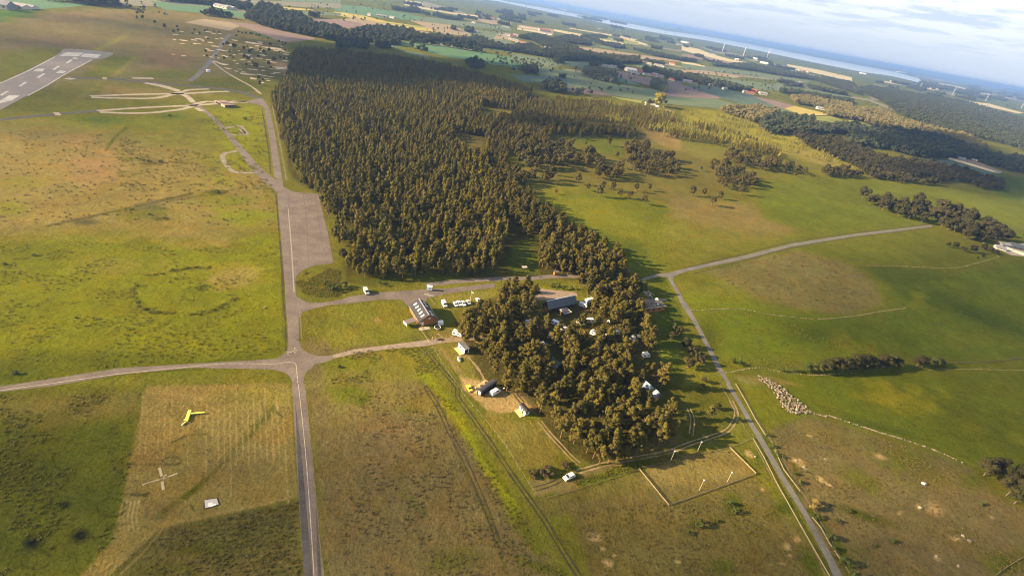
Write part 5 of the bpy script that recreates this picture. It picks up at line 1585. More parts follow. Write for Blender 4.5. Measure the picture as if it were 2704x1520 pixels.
make_car('white_car', at('C6', 1285, 1195), axis_frame(at('C6', 1345, 1160), at('C6', 1230, 1215))[1], 'white car driving on the sandy track beside the dark thorn bushes', 'car', WHITE, 'wagon', s=1.05)
make_car('white_van', at('C6', 455, 248), axis_frame(at('C6', 415, 265), at('C6', 500, 215))[1], 'white van parked in the shade of the long black hut', 'van', WHITE, 'van')
make_car('yellow_car', at('C6', 165, 200), axis_frame(at('C6', 145, 160), at('C6', 175, 215))[1], 'small yellow car parked at the end of the wooden deck', 'car', YCAR, 'car')
make_caravan('camper', at('C4', 1035, 1085), axis_frame(at('C4', 970, 1055), at('C4', 1090, 1090))[1], 'white camper on the lawn between the barn and the sandy track', WHITE, 5.0, cat='camper')
LAND['white camper on the lawn'] = at('C4', 1035, 1085)

# --- flagpole
p = at('C4', 1257, 540)
t = thing('flagpole', p, 'tall white flagpole with a pale flag beside the parked cars', 'flagpole')
MB().tube((0, 0, 0), (0, 0, 8.2), .09, .06, 8).build('pole', WHITE, t)
b = MB(); v = []
for i in range(6):
    for z in (7.9, 7.0):
        v.append((.07 + i * .26, .12 * math.sin(i * 1.3), z - i * .06))
b.add(v, [(2 * i, 2 * i + 1, 2 * i + 3, 2 * i + 2) for i in range(5)]).build('flag', OFFWHITE, t)
MB().blob((0, 0, 8.25), (.12, .12, .12), 1, 0).build('finial', OFFWHITE, t)
LAND['flagpole'] = p

# --- white trailer hut with deck
fl_, bl_ = at('C4', 1150, 1418), at('C4', 1045, 1300)
L2, r2 = axis_frame(fl_, bl_)
u2 = np.array([math.cos(r2), math.sin(r2)]); n2 = np.array([u2[1], -u2[0]])
c2 = np.array(fl_) + u2 * L2 / 2 + n2 * 1.35
t = thing('trailer_hut', c2, 'white trailer hut with grey roof and yellow wooden deck on the lawn', 'hut', r2)
LAND['white trailer hut'] = tuple(c2)
MB().box((0, 0, 1.5), (L2, 2.5, 2.5)).build('wall', WHITE, t)
v = [(-L2 / 2 - .2, 1.5, 3.3), (L2 / 2 + .2, 1.5, 3.3), (L2 / 2 + .2, -1.6, 2.78), (-L2 / 2 - .2, -1.6, 2.78)]
v += [(x, y, z - .12) for x, y, z in v]
fix_normals(MB().add(v, [(0, 1, 2, 3), (7, 6, 5, 4), (0, 4, 5, 1), (1, 5, 6, 2), (2, 6, 7, 3), (3, 7, 4, 0)]).build('roof', GREYROOF, t))
MB().box((-L2 / 2 - .02, .1, 1.35), (.06, 1.7, 2.0)).build('end_door', BLACK, t)
MB().box((.9, 1.26, 1.7), (1.3, .06, .9)).build('window', GLASS, t)
MB().box((-1.0, 1.26, 1.35), (.9, .06, 2.0)).build('door', OFFWHITE, t)
MB().box((0, 2.35, .2), (L2 + .3, 2.1, .2)).build('deck', DECKWOOD, t)
for k in range(2):
    MB().box((-L2 / 4 + k * L2 / 2, 3.32, .75), (.08, .08, 1.1)).build('rail_post', PALEWOOD, t)
p = at('MM', 893, 1268)
t = thing('covered_boat', p, 'small grey tarpaulin-covered boat on the lawn below the trailer hut', 'boat', 1.9)
MB().prism([(-1.8, 0), (-1.3, .7), (1.3, .75), (1.8, .5), (1.8, -.5), (1.3, -.75), (-1.3, -.7)], .15, .6).build('hull', SILVER, t)
MB().blob((0, 0, .62), (1.6, .62, .3), 3, .05).build('tarpaulin', mat('grey_tarp', (.20, .22, .18), .8), t)

# --- long black hut with orange deck
a0, a1 = at('C6', 300, 290), at('C6', 465, 172)
L3, r3 = axis_frame(a0, a1)
u3 = np.array([math.cos(r3), math.sin(r3)]); n3 = np.array([-u3[1], u3[0]])
c3 = np.array(a0) + u3 * L3 / 2 + n3 * 1.2
t = thing('long_hut', c3, 'long black mobile hut with curved dark roof beside an orange wooden deck', 'hut', r3)
LAND['long black hut'] = tuple(c3)
MB().box((0, 0, 1.5), (L3, 2.4, 2.2)).build('wall', BLACK, t)
b = MB(); v = []
for i in range(9):
    a = math.pi * i / 8
    for x in (-L3 / 2 - .15, L3 / 2 + .15):
        v.append((x, 1.4 * math.cos(a), 2.6 + .55 * math.sin(a)))
b.add(v, [(2 * i, 2 * i + 1, 2 * i + 3, 2 * i + 2) for i in range(8)] + [tuple(range(0, 18, 2))[::-1], tuple(range(1, 18, 2))])
fix_normals(b.build('roof', DARKROOF, t))
MB().box((-L3 / 2 - .03, 0, 1.6), (.06, 1.2, 1.7)).build('end_window', WHITE, t)
for k in range(3):
    MB().box((-L3 * .3 + k * L3 * .3, 1.22, 1.7), (1.3, .05, 1.0)).build('window', GLASS, t)
MB().box((0, 3.1, .22), (L3, 3.6, .2)).build('deck', mat('orange_deck', (.42, .26, .12), .85, .2, 2), t)
for k in range(3):
    MB().box((-L3 * .3 + k * L3 * .3, 3.9, .62), (.9, .9, .6)).build('bench', PALEWOOD, t)
p = at('C6', 552, 208)
t = thing('standing_table', p, 'small white round standing table behind the parked van', 'table')
MB().tube((0, 0, 1.0), (0, 0, 1.06), .4, .4, 10).build('top', WHITE, t); MB().tube((0, 0, 0), (0, 0, 1.0), .06, .06, 6).build('leg', METAL, t)

# --- little black hut with barrel roof and yellow deck
a0, a1 = at('C6', 788, 505), at('C6', 722, 425)
L4, r4 = axis_frame(a0, a1)
u4 = np.array([math.cos(r4), math.sin(r4)]); n4 = np.array([u4[1], -u4[0]])
c4 = np.array(a0) + u4 * L4 / 2 + n4 * 1.1
t = thing('barrel_hut', c4, 'little barrel-roofed black hut with white front and square yellow deck', 'hut', r4)
LAND['little barrel-roofed hut'] = tuple(c4)
MB().box((0, 0, 1.3), (L4, 2.1, 2.0)).build('wall', WHITE, t)
b = MB(); v = []
for i in range(9):
    a = math.pi * i / 8
    for x in (-L4 / 2 - .2, L4 / 2 + .2):
        v.append((x, 1.25 * math.cos(a), 2.28 + .75 * math.sin(a)))
b.add(v, [(2 * i, 2 * i + 1, 2 * i + 3, 2 * i + 2) for i in range(8)] + [tuple(range(0, 18, 2))[::-1], tuple(range(1, 18, 2))])
fix_normals(b.build('roof', BLACKROOF, t))
MB().box((-.5, 1.07, 1.25), (.8, .05, 1.9)).build('door', GLASS, t)
MB().box((.7, 1.07, 1.6), (.8, .05, .8)).build('window', GLASS, t)
MB().box((-L4 / 2 - .03, 0, 1.5), (.05, .9, .9)).build('end_window', GLASS, t)
MB().box((0, 2.25, .16), (L4, 2.2, .2)).build('deck', DECKWOOD, t)

# --- blue-grey roofed hall with its glazed porch
h0, h1, h2, h3 = (np.array(at('C5', x, y, z)) for x, y, z in ((480, 397, 6.4), (850, 300, 6.4), (905, 405, 3.2), (515, 492, 3.2)))
Lh, rh = axis_frame(h3, h2)
mid = (h2 + h3) / 2; nh = np.array([-math.sin(rh), math.cos(rh)])
halfw = abs(np.dot((h0 + h1) / 2 - mid, nh))
ch = mid + nh * halfw
HALL = thing('hall', ch, 'long hall with a plain slate-blue sheet roof on the north side of the grove', 'hall', rh)
LAND['slate-roofed hall'] = tuple(ch)
gable(HALL, Lh - .8, 2 * halfw - .8, 3.2, 6.4, TIMBER_D, BLUEROOF, .45, .16, METAL)
MB().box((-(Lh - .8) / 2 - .03, 0, 1.4), (.06, 2.6, 2.6)).build('gate', TIMBER, HALL)
for k in range(4):
    MB().box((-Lh * .3 + k * Lh * .2, -(halfw - .4) - .03, 1.7), (1.3, .06, 1.0)).build('window', GLASS, HALL)
pc = at('C5', 745, 520, 2.6)
t = thing('porch', pc, 'small dark lean-to with white roof edges against the slate-roofed hall', 'porch', rh)
MB().box((0, 0, 1.25), (4.6, 4.2, 2.5)).build('wall', TIMBER_D, t)
MB().box((0, 0, 2.6), (4.9, 4.5, .18)).build('roof', DARKROOF, t)
for yy in (-2.31, 2.31):
    MB().box((0, yy, 2.68), (5.1, .14, .22)).build('fascia', WHITE, t)
for xx in (-2.48, 2.48):
    MB().box((xx, 0, 2.68), (.14, 4.44, .22)).build('fascia', WHITE, t)

# --- log house with flat roof and two skylights
q0, q1, q2, q3 = (np.array(at('S2', x, y, z)) for x, y, z in ((615, 985, 3.4), (1385, 885, 3.4), (1310, 725, 3.9), (600, 800, 3.9)))
Lo, ro = axis_frame(q0, q1)
co = (q0 + q1 + q2 + q3) / 4
do = np.linalg.norm((q2 + q3) / 2 - (q0 + q1) / 2)
LOG = thing('log_house', co, 'brown timber house with a flat felt roof and two round skylights at the grove edge', 'house', ro)
LAND['flat-roofed timber house'] = tuple(co)
MB().box((0, 0, 1.65), (Lo - .8, do - .8, 3.3)).build('wall', TIMBER, LOG)
v = [(-Lo / 2, -do / 2, 3.4), (Lo / 2, -do / 2, 3.4), (Lo / 2, do / 2, 3.9), (-Lo / 2, do / 2, 3.9)]
v += [(x, y, z - .18) for x, y, z in v]
fix_normals(MB().add(v, [(0, 1, 2, 3), (7, 6, 5, 4), (0, 4, 5, 1), (1, 5, 6, 2), (2, 6, 7, 3), (3, 7, 4, 0)]).build('roof', BROWNROOF, LOG))
MB().box((0, -do / 2 - .05, 3.34), (Lo, .1, .26)).build('fascia', mat('grey_board', (.36, .33, .28), .8), LOG)
for xx in (-Lo * .32, Lo * .22):
    sk = MB(); sk.tube((xx, 0, 3.6), (xx, 0, 3.95), .5, .42, 10); sk.build('skylight', SKYL, LOG)
for k in range(3):
    MB().box((-Lo * .28 + k * Lo * .26, -(do - .8) / 2 - .03, 1.6), (1.4, .06, 1.0)).build('window', GLASS, LOG)
t = thing('woodshed', at('S2', 300, 760), 'low brown shed with mossy roof behind the flat-roofed timber house', 'shed', ro)
MB().box((0, 0, 1.2), (9.0, 4.0, 2.4)).build('wall', TIMBER_D, t); MB().box((0, 0, 2.5), (9.4, 4.4, .16)).build('roof', BROWNROOF, t)
t = thing('canvas_yurt', at('S2', 1090, 715), 'round cream canvas tent behind the flat-roofed timber house', 'tent')
b = MB(); b.tube((0, 0, 0), (0, 0, 1.5), 1.35, 1.3, 12); b.build('wall', OFFWHITE, t)
b = MB(); b.tube((0, 0, 1.5), (0, 0, 2.35), 1.45, .2, 12); b.build('roof', mat('cream_canvas', (.66, .60, .46), .8), t)
# heap of felled trunks behind it
t = thing('log_heap', at('S2', 800, 500), 'untidy heap of pale felled trunks behind the timber house', 'log heap')
rg = random.Random(5)
for k in range(16):
    a = rg.uniform(-.9, .5) + (2.3 if k % 3 == 0 else 0); L = rg.uniform(2.5, 6)
    x, y, z = rg.uniform(-2.5, 3.0), rg.uniform(-2.6, 2.4), rg.uniform(.2, .8)
    MB().tube((x - math.cos(a) * L / 2, y - math.sin(a) * L / 2, z), (x + math.cos(a) * L / 2, y + math.sin(a) * L / 2, z + rg.uniform(-.1, .2)), .22, .15, 6).build('log', mat('bare_wood', (.36, .29, .22), .9, .25, 1.5), t)

# --- house with pale blue-grey roof deep in the grove
g0, g1, g2, g3 = (np.array(at('S4', x, y, z)) for x, y, z in ((780, 230, 5.2), (1700, 950, 5.2), (1470, 1110, 3.0), (730, 470, 3.0)))
Lg, rg_ = axis_frame(g3, g2)
mid = (g2 + g3) / 2; ng_ = np.array([-math.sin(rg_), math.cos(rg_)])
hw = max(2.0, abs(np.dot((g0 + g1) / 2 - mid, ng_)))
cg = mid + ng_ * hw
t = thing('cottage', cg, 'cottage with a weathered pale blue-grey roof and dark chimney, deep among the pines', 'cottage', rg_)
LAND['blue-grey roofed cottage'] = tuple(cg)
gable(t, Lg - .6, 2 * hw - .6, 3.0, 5.2, TIMBER, PALEROOF, .4, .14)
MB().box((Lg * .22, -hw * .35, 4.9), (.7, .7, 1.3)).build('chimney', BLACK, t)
for k in range(2):
    MB().box((-Lg * .2 + k * Lg * .4, -(hw - .3) - .03, 1.5), (1.0, .06, .9)).build('window', GLASS, t)
MB().box(((Lg - .6) / 2 + .03, -.4, 1.2), (.06, 1.2, 2.0)).build('door', PALEWOOD, t)
# --- dark cottage near the grove's left edge
s0, s1 = at('C5', 520, 1275), at('C5', 620, 1350)
Ls, rs_ = axis_frame(s0, s1)
t = thing('dark_cottage', ((s0[0] + s1[0]) / 2, (s0[1] + s1[1]) / 2 + 2), 'small dark-roofed cottage half buried in the middle of the grove', 'cottage', rs_)
LAND['dark cottage in the grove'] = ((s0[0] + s1[0]) / 2, (s0[1] + s1[1]) / 2 + 2)
gable(t, 7.0, 5.2, 2.5, 4.3, TIMBER_D, BLUEROOF, .35, .14)
MB().box((-3.53, 0, 1.1), (.06, 1.0, 2.0)).build('door', PALEWOOD, t)
MB().box((1.0, -2.63, 1.4), (1.1, .06, .9)).build('window', GLASS, t)
t = thing('garden_shed', at('C5', 365, 1270), 'little orange timber shed left of the dark cottage', 'shed', .4)
MB().box((0, 0, 1.0), (2.4, 2.0, 2.0)).build('wall', TIMBER, t); MB().box((0, 0, 2.1), (2.8, 2.4, .14)).build('roof', GREYROOF, t)
t = thing('brick_hut', at('MM', 1625, 628), 'tiny orange-brown hut under the pines beyond the forest road', 'hut', .3)
MB().box((0, 0, 1.1), (3.0, 2.4, 2.2)).build('wall', TIMBER, t); MB().box((0, 0, 2.3), (3.4, 2.8, .16)).build('roof', BROWNROOF, t)
t = thing('wooden_shelter', at('MM', 1385, 590), 'open log shelter with pale roof slats in the clearing behind the grove', 'shelter', .5)
MB().box((0, 0, 2.1), (3.4, 2.4, .14)).build('roof', mat('grey_board', (.36, .33, .28)), t)
for sx in (-1, 1):
    for sy in (-1, 1):
        MB().box((sx * 1.5, sy * 1.0, 1.0), (.16, .16, 2.06)).build('post', TIMBER_D, t)
t = thing('info_trailer', at('C4', 552, 300), 'pale blue-white box trailer standing on the roadside in front of the forest', 'trailer', .15)
MB().box((0, 0, 1.5), (2.9, 1.9, 2.0)).build('body', mat('pale_blue_panel', (.62, .70, .80), .5), t)
MB().box((0, 0, 2.56), (3.0, 2.0, .1)).build('roof', mat('pale_blue_panel', (.62, .70, .80)), t)
MB().box((.2, -.96, 1.6), (1.5, .04, .9)).build('panel', mat('blue_panel', (.16, .32, .52), .5), t)
for s_ in (-1, 1):
    MB().tube((0, s_ * .8, .3), (0, s_ * 1.0, .3), .3, .3, 10).build('wheel', TYRE, t)
t = thing('white_trailer', at('C4', 742, 905), 'white box trailer at the corner of the barn gable', 'trailer', rz_ + 1.5)
MB().box((0, 0, 1.35), (2.6, 1.8, 1.9)).build('body', WHITE, t)
for s_ in (-1, 1):
    MB().tube((0, s_ * .85, .3), (0, s_ * 1.0, .3), .3, .3, 10).build('wheel', TYRE, t)
MB().tube((1.3, 0, .45), (2.3, 0, .42), .06, .06, 5).build('drawbar', METAL, t)
t = thing('play_frame', at('C4', 625, 1165), 'small wooden play frame beside the sandy track', 'play frame', .5)
for sx in (-1, 1):
    for sy in (-1, 1):
        MB().tube((sx * .9, sy * .6, 0), (sx * .6, sy * .1, 1.9), .07, .07, 5).build('leg', PALEWOOD, t)
MB().tube((-.9, 0, 1.9), (.9, 0, 1.9), .07, .07, 5).build('top_bar', PALEWOOD, t)
MB().box((0, 0, .5), (.5, .25, .05)).build('seat', BLACK, t)
t = thing('picnic_table', at('C4', 720, 1160), 'brown picnic table beside the play frame', 'picnic table', .3)
MB().box((0, 0, .75), (1.8, .8, .06)).build('top', TIMBER, t)
for s_ in (-1, 1):
    MB().box((0, s_ * .7, .45), (1.8, .28, .05)).build('bench', TIMBER, t)
    MB().box((s_ * .7, 0, .36), (.08, 1.5, .72)).build('leg', TIMBER_D, t)

# --- caravans under the pines
CV = [(240, 690), (255, 722), (600, 690), (725, 755), (940, 680), (1080, 660), (1235, 770), (1150, 840), (1295, 880), (1415, 825), (1635, 890),
      (1775, 870), (1360, 650), (1255, 480), (1065, 385), (980, 445), (550, 870), (330, 1000), (400, 990), (1640, 1045), (1835, 1130)]
BIG = {1065: 6.4, 1150: 6.0, 1415: 5.6, 1295: 5.2, 980: 5.0, 400: 5.0, 1635: 5.2}
cv_pos = []
_ord = ['nearest', 'second nearest', 'third nearest', 'fourth nearest', 'fifth nearest', 'sixth nearest', 'seventh nearest', 'eighth nearest', 'ninth nearest', 'tenth nearest',
        'eleventh nearest', 'twelfth nearest', 'thirteenth nearest', 'fourteenth nearest', 'fifteenth nearest', 'sixteenth nearest', 'seventeenth nearest', 'eighteenth nearest', 'nineteenth nearest', 'twentieth nearest']
_ten = ['', '', 'twenty', 'thirty', 'forty', 'fifty', 'sixty', 'seventy', 'eighty', 'ninety']
_one = ['', 'first', 'second', 'third', 'fourth', 'fifth', 'sixth', 'seventh', 'eighth', 'ninth']


def ordinal(n):
    if n < 20: return _ord[n]
    n += 1
    if n >= 100: return 'hundred-and-' + (_ord[n - 101].split()[0] if 100 < n <= 120 else 'more') + ' nearest'
    if n % 10 == 0: return {30: 'thirtieth', 40: 'fortieth', 50: 'fiftieth', 60: 'sixtieth', 70: 'seventieth', 80: 'eightieth', 90: 'ninetieth'}.get(n, 'farther') + ' nearest'
    return _ten[n // 10] + '-' + _one[n % 10] + ' nearest'


def name_by_landmark(things, what, marks=None):
    """Labels by which landmark a thing stands nearest to and its rank among its kind there."""
    by = {}
    mk = {k: LAND[k] for k in marks} if marks else LAND
    for o, desc in things:
        k = min(mk, key=lambda q: math.hypot(o.location.x - mk[q][0], o.location.y - mk[q][1]))
        by.setdefault(k, []).append((math.hypot(o.location.x - mk[k][0], o.location.y - mk[k][1]), o, desc))
    for k, L in by.items():
        L.sort(key=lambda q: q[0])
        for i, (d, o, desc) in enumerate(L):
            o['label'] = '%s, %s of the %s to the %s' % (desc, ordinal(i), what, k)


made = []
rg = random.Random(9)
for i, (x, y) in enumerate(CV):
    p = at('C5', x, y, .8)
    cv_pos.append(p)
    kind_ = i % 5
    a = rg.uniform(-.6, 1.2)
    if x in (1255, 1360, 1640):
        t = thing('tent', p, 'x', 'tent', a, 'tents and caravans under the pines')
        b = MB(); v = [(-1.6, -1.3, 0), (1.6, -1.3, 0), (1.6, 1.3, 0), (-1.6, 1.3, 0), (-1.2, 0, 2.1), (1.2, 0, 2.1)]
        b.add(v, [(0, 1, 5, 4), (2, 3, 4, 5), (3, 0, 4), (1, 2, 5), (3, 2, 1, 0)]); b.build('canvas', mat('cream_canvas', (.66, .60, .46)), t)
        MB().add([(-1.66, -.4, .02), (-1.66, .4, .02), (-1.34, 0, 1.5)], [(0, 2, 1)]).build('door_flap', GLASS, t)
        made.append((t, 'cream tent'))
    elif kind_ in (1, 3) and x not in BIG:
        made.append((make_car('parked_car', p, a, 'x', 'car', WHITE if i % 2 else SILVER, 'wagon', 'cars parked under the pines'), ('white' if i % 2 else 'silver') + ' car'))
    else:
        made.append((make_caravan('caravan', p, a, 'x', WHITE if i % 4 else OFFWHITE, BIG.get(x, 4.3), 'tents and caravans under the pines'), 'white caravan' if i % 4 else 'cream caravan'))
name_by_landmark(made, 'camping units', ('slate-roofed hall', 'flat-roofed timber house', 'dark cottage in the grove', 'blue-grey roofed cottage', 'flagpole'))

# ------------------------------------------------------------------ fences, poles, riding ground
A = W('BR', '345,480 545,678 -160,872') ; A.append(W('BM', '2250,640')[0])
ARENAW = mat('arena_rail', (.20, .165, .10), .9, .25, 1.0)
A2 = [A[3], A[0], A[1], W('BM', '2475,915')[0]]


def board_fence(name, pts, label, h=.9, seg=5.0, boards=2, m=PALEWOOD, tall=.22):
    c = np.mean(np.array(pts), 0)
    t = thing(name, c, label, 'fence')
    for a, b in zip(pts[:-1], pts[1:]):
        d = math.hypot(b[0] - a[0], b[1] - a[1]); n = max(1, round(d / seg)); rz = math.atan2(b[1] - a[1], b[0] - a[0])
        for i in range(n + 1):
            k = i / n
            MB().box((a[0] + (b[0] - a[0]) * k - c[0], a[1] + (b[1] - a[1]) * k - c[1], h / 2), (.13 if tall > .1 else .08, .13 if tall > .1 else .08, h), rz).build('post', m, t)
        for i in range(n):
            k = (i + .5) / n
            for j in range(boards):
                z = h * (.95 - j * .45)
                MB().box((a[0] + (b[0] - a[0]) * k - c[0] + .1 * math.sin(rz), a[1] + (b[1] - a[1]) * k - c[1] - .1 * math.cos(rz), z), (d / n - .04, .05, tall), rz).build('board', m, t)
    return t


board_fence('arena_fence', [A2[0], A2[3]], 'pale board fence on the left end of the riding ground', .8, 4, 2, ARENAW, .22)
board_fence('arena_fence', [A2[3], A2[2]], 'pale board fence along the near long side of the riding ground', .8, 5, 2, ARENAW, .20)
board_fence('arena_fence', [A2[2], A2[1]], 'pale board fence on the lane end of the riding ground', .8, 4, 2, ARENAW, .22)
board_fence('arena_fence', W('BM', '1560,860 1800,790 2250,645'), 'low weathered board fence from the sandy track to the riding ground', .6, 5, 1, mat('old_board', (.17, .13, .08), .9), .2)
board_fence('arena_fence', [A2[0], W('BR', '60,545')[0], A2[1]], 'low weathered fence on the grove side of the riding ground', .6, 5, 1, mat('old_board', (.17, .13, .08)), .2)
board_fence('lane_fence', W('BR', '345,478 430,450 525,410'), 'dark wire fence between the riding ground and the lane', .8, 4, 2, mat('old_board', (.17, .13, .08)), .08)
board_fence('lane_fence', W('BR', '525,412 610,560 700,740 800,920 930,1150 1100,1448'), 'weathered wooden fence along the field side of the near lane', .75, 5, 2, mat('grey_rail', (.20, .17, .11), .9), .16)
board_fence('lane_fence', W('BR', '395,0 470,130 545,270 620,390'), 'weathered rail fence along the meadow side of the lane, above the bend', .7, 5, 2, mat('grey_rail', (.20, .17, .11)), .16)
board_fence('lane_fence', W('BR', '690,500 760,650 880,810'), 'broken rail fence among weeds right of the lane, below the bend', .7, 5, 2, mat('grey_rail', (.20, .17, .11)), .16)
board_fence('lane_fence', W('BR', '975,1010 1040,1090 1100,1200 1180,1320'), 'broken rail fence right of the lane, nearest the bottom edge', .7, 5, 2, mat('grey_rail', (.20, .17, .11)), .16)
board_fence('meadow_fence', W('BR', '2330,1460 2440,1380 2575,1300'), 'pale rail fence in the meadow at the bottom right corner', .8, 5, 2, mat('grey_rail', (.20, .17, .11)), .16)
t = board_fence('camp_fence', W('MM', '590,1270 690,1180') + W('BM', '860,-10 960,130 1100,290 1250,480 1350,650 1450,810'), 'long grey-green wire fence between the camp lawn and the big field', 1.3, 3.2, 1, mat('grey_post', (.20, .20, .15), .9), .05)
board_fence('barn_fence', W('C4', '505,390 560,470 640,560 690,580'), 'light wire fence between the barn and the parking lawn', 1.0, 3, 1, mat('grey_post', (.20, .20, .15)), .05)
board_fence('garden_fence', W('C4', '390,960 440,1060 490,1130 540,1210'), 'short pale garden fence from the barn terrace to the sandy track', .9, 2.5, 1, PALEWOOD, .10)
for p, lb in (((105, 510), 'white lamp post at the grove side of the riding ground, next to the lane'), ((330, 740), 'white lamp post inside the riding ground, nearest the lane corner'), ((120, 800), 'white lamp post inside the riding ground, halfway along the near fence')):
    t = thing('lamp_post', at('BR', *p), lb, 'lamp post', 0, 'lamp posts round the riding ground')
    MB().tube((0, 0, 0), (0, 0, 5.6), .08, .06, 8).build('pole', mat('pale_post', (.42, .38, .29), .8), t); MB().box((0, -.1, 5.7), (.5, .45, .22)).build('lamp_head', WHITE, t)
t = thing('lamp_post', at('BM', 2490, 580), 'white lamp post on the grove side of the riding ground, at its left corner', 'lamp post', 0, 'lamp posts round the riding ground')
MB().tube((0, 0, 0), (0, 0, 5.6), .08, .06, 8).build('pole', mat('pale_post', (.42, .38, .29), .8), t); MB().box((0, -.1, 5.7), (.5, .45, .22)).build('lamp_head', WHITE, t)

# ------------------------------------------------------------------ signals in the mown square
p0_, p1_, p2_, p3_, p4_ = (np.array(at('S1', x, y)) for x, y in ((600, 300), (640, 250), (688, 165), (683, 120), (870, 148)))
t = thing('landing_marker', p2_, 'bright yellow landing direction marker with one long arm in the mown square', 'landing marker')


def board(a, b, w, z0, z1, nm, m, par, org):
    d = (b - a) / np.linalg.norm(b - a); nrm = np.array([-d[1], d[0]]) * w / 2
    c = org
    q = [a + nrm - c, b + nrm - c, b - nrm - c, a - nrm - c]
    bb = MB(); bb.prism([tuple(x) for x in q][::-1], z0, z1)
    return bb.build(nm, m, par)


board(p1_ + (p2_ - p1_) * .02, p2_ + (p3_ - p2_) * .9, 1.05, .45, .70, 'body', YELLOW, t, p2_)
board(p2_ + (p4_ - p2_) * .06, p4_, .62, .47, .66, 'long_arm', YELLOW, t, p2_)
board(p1_ + np.array([-.9, .1]), p1_ + np.array([.55, -.12]), .5, .46, .62, 'tail', YELLOW, t, p2_)
board(p0_ + np.array([-.4, -.3]), p0_ + (p1_ - p0_) * .7, .42, .05, .45, 'foot', mat('pale_yellow', (.55, .56, .30), .8), t, p2_)
for q in (p2_, p4_ * .9 + p2_ * .1, p1_):
    MB().tube((*(q - p2_), 0), (*(q - p2_), .46), .07, .07, 6).build('leg', METAL, t)
cc = np.array(at('S1', 320, 965))
t = thing('ground_cross', cc, 'faded cream cross of boards laid flat on the mown square', 'ground cross')
FADED = mat('faded_board', (.33, .28, .16), .9, .25, 1.0)
for a, b, w in (((295, 838), (325, 950), .75), ((330, 1015), (345, 1125), .8), ((405, 955), (340, 985), .55), ((410, 955), (530, 910), .6), ((75, 1062), (120, 1040), .6), ((200, 1018), (330, 980), .5), ((300, 985), (400, 955), .5), ((115, 1042), (205, 1015), .3), ((345, 950), (385, 930), .5)):
    qa, qb = np.array(at('S1', *a)), np.array(at('S1', *b))
    board(qa, qb, w, .02, .10, 'board', FADED, t, cc)
cc = np.array(at('S1', 955, 1300))
t = thing('concrete_slab', cc, 'pale square concrete slab with a broken patch and dark rim in the mown square', 'slab')
sq = [np.array(at('S1', *q)) - cc for q in ((865, 1255), (1030, 1232), (1055, 1310), (875, 1362))]
MB().prism([tuple(q * 1.10) for q in sq], -.02, .10).build('rim', mat('dark_soil', (.05, .04, .028), .95), t)
MB().prism([tuple(q * .95) for q in sq], .10, .22).build('slab', mat('slab_concrete', (.38, .37, .36), .9, .12, 1.2), t)
q = [np.array(at('S1', *q)) - cc for q in ((915, 1295), (965, 1285), (985, 1310), (1010, 1295), (1020, 1320), (950, 1345), (915, 1340))]
MB().prism([tuple(x) for x in q], .22, .26).build('patch', mat('slab_light', (.62, .60, .57), .9), t)

# ------------------------------------------------------------------ bunker at the concrete strips
k0, k1, k2, k3 = (np.array(at('S7', x, y, z)) for x, y, z in ((570, 470, 3.2), (840, 455, 3.2), (880, 300, 3.2), (440, 300, 3.2)))
ck = (k0 + k1 + k2 + k3) / 4
Lk, rk = axis_frame(k0, k1)
dk = np.linalg.norm((k2 + k3) / 2 - (k0 + k1) / 2)
t = thing('bunker', ck, 'low mauve-roofed concrete shelter with a dark open end beside the pale strips', 'bunker', rk)
LAND['mauve-roofed shelter'] = tuple(ck)
MAUVE = mat('mauve_roof', (.21, .145, .125), .9, .12, .15)
b = MB()
for k in range(5):
    y0, y1 = -dk / 2 + dk * k / 5, -dk / 2 + dk * (k + 1) / 5
    z = 3.2 - abs(k - 2) * .35
    MB().box((0, (y0 + y1) / 2, z), (Lk + 2, dk / 5 - .1, .2)).build('roof_panel', MAUVE, t)
MB().box((0, 0, 1.25), (Lk - 2, dk - 2, 2.4)).build('wall', mat('dim_concrete', (.12, .10, .085), .9), t)
MB().box((-Lk / 2 + .3, 0, 1.2), (.4, dk - 3, 2.3)).build('opening_shade', BLACK, t)  # solid black box standing in for the shade inside the open end
MB().box((-Lk / 2 - 1.1, -dk * .28, 1.3), (.6, dk * .35, 2.6)).build('end_wall', CONC, t)
MB().box((-Lk / 2 - 1.0, dk * .2, 2.9), (.5, dk * .5, .5)).build('lintel', CONC, t)
t = thing('white_tank', at('b', 575, 1085), 'small round white tank on a pad beside the access road', 'tank')
MB().tube((0, 0, 0), (0, 0, 2.4), 2.6, 2.6, 16).build('shell', WHITE, t); MB().tube((0, 0, 2.4), (0, 0, 3.0), 2.7, .4, 16).build('roof', OFFWHITE, t)

# ------------------------------------------------------------------ stone heap, stone walls, boulders
st_me = []
for k in range(6):
    b = MB(); b.blob((0, 0, 0), (1, .8, .6), 31 + k, .28, 1)
    me_ = bpy.data.meshes.new('stone'); me_.from_pydata([tuple(q) for q in b.v], [], b.f); me_.materials.append(STONE); st_me.append(me_)
heap = W('S8', '300,520 420,550 640,660 840,800 1010,960 1200,1100 1340,1250 1150,1262 960,1250 820,1190 730,1080 640,900 580,820 430,660 330,620')
hc = np.mean(np.array(heap), 0)
t = thing('stone_heap', hc, 'long heap of pale field stones beside the lane fence', 'stone heap')
LAND['stone heap'] = tuple(hc)
pts = fill([heap], 1.12, 55, (), .45)
rg = random.Random(4)
for i, q in enumerate(pts[:280]):
    o = bpy.data.objects.new('stone', st_me[i % 6]); COL.objects.link(o); o.parent = t
    s_ = rg.uniform(.3, .72)
    o.location = (q[0] - hc[0], q[1] - hc[1], s_ * .4 + rg.uniform(0, .35)); o.scale = (s_, s_, s_ * rg.uniform(.7, 1.1)); o.rotation_euler = (rg.uniform(-.4, .4), rg.uniform(-.4, .4), rg.uniform(0, 6.28))


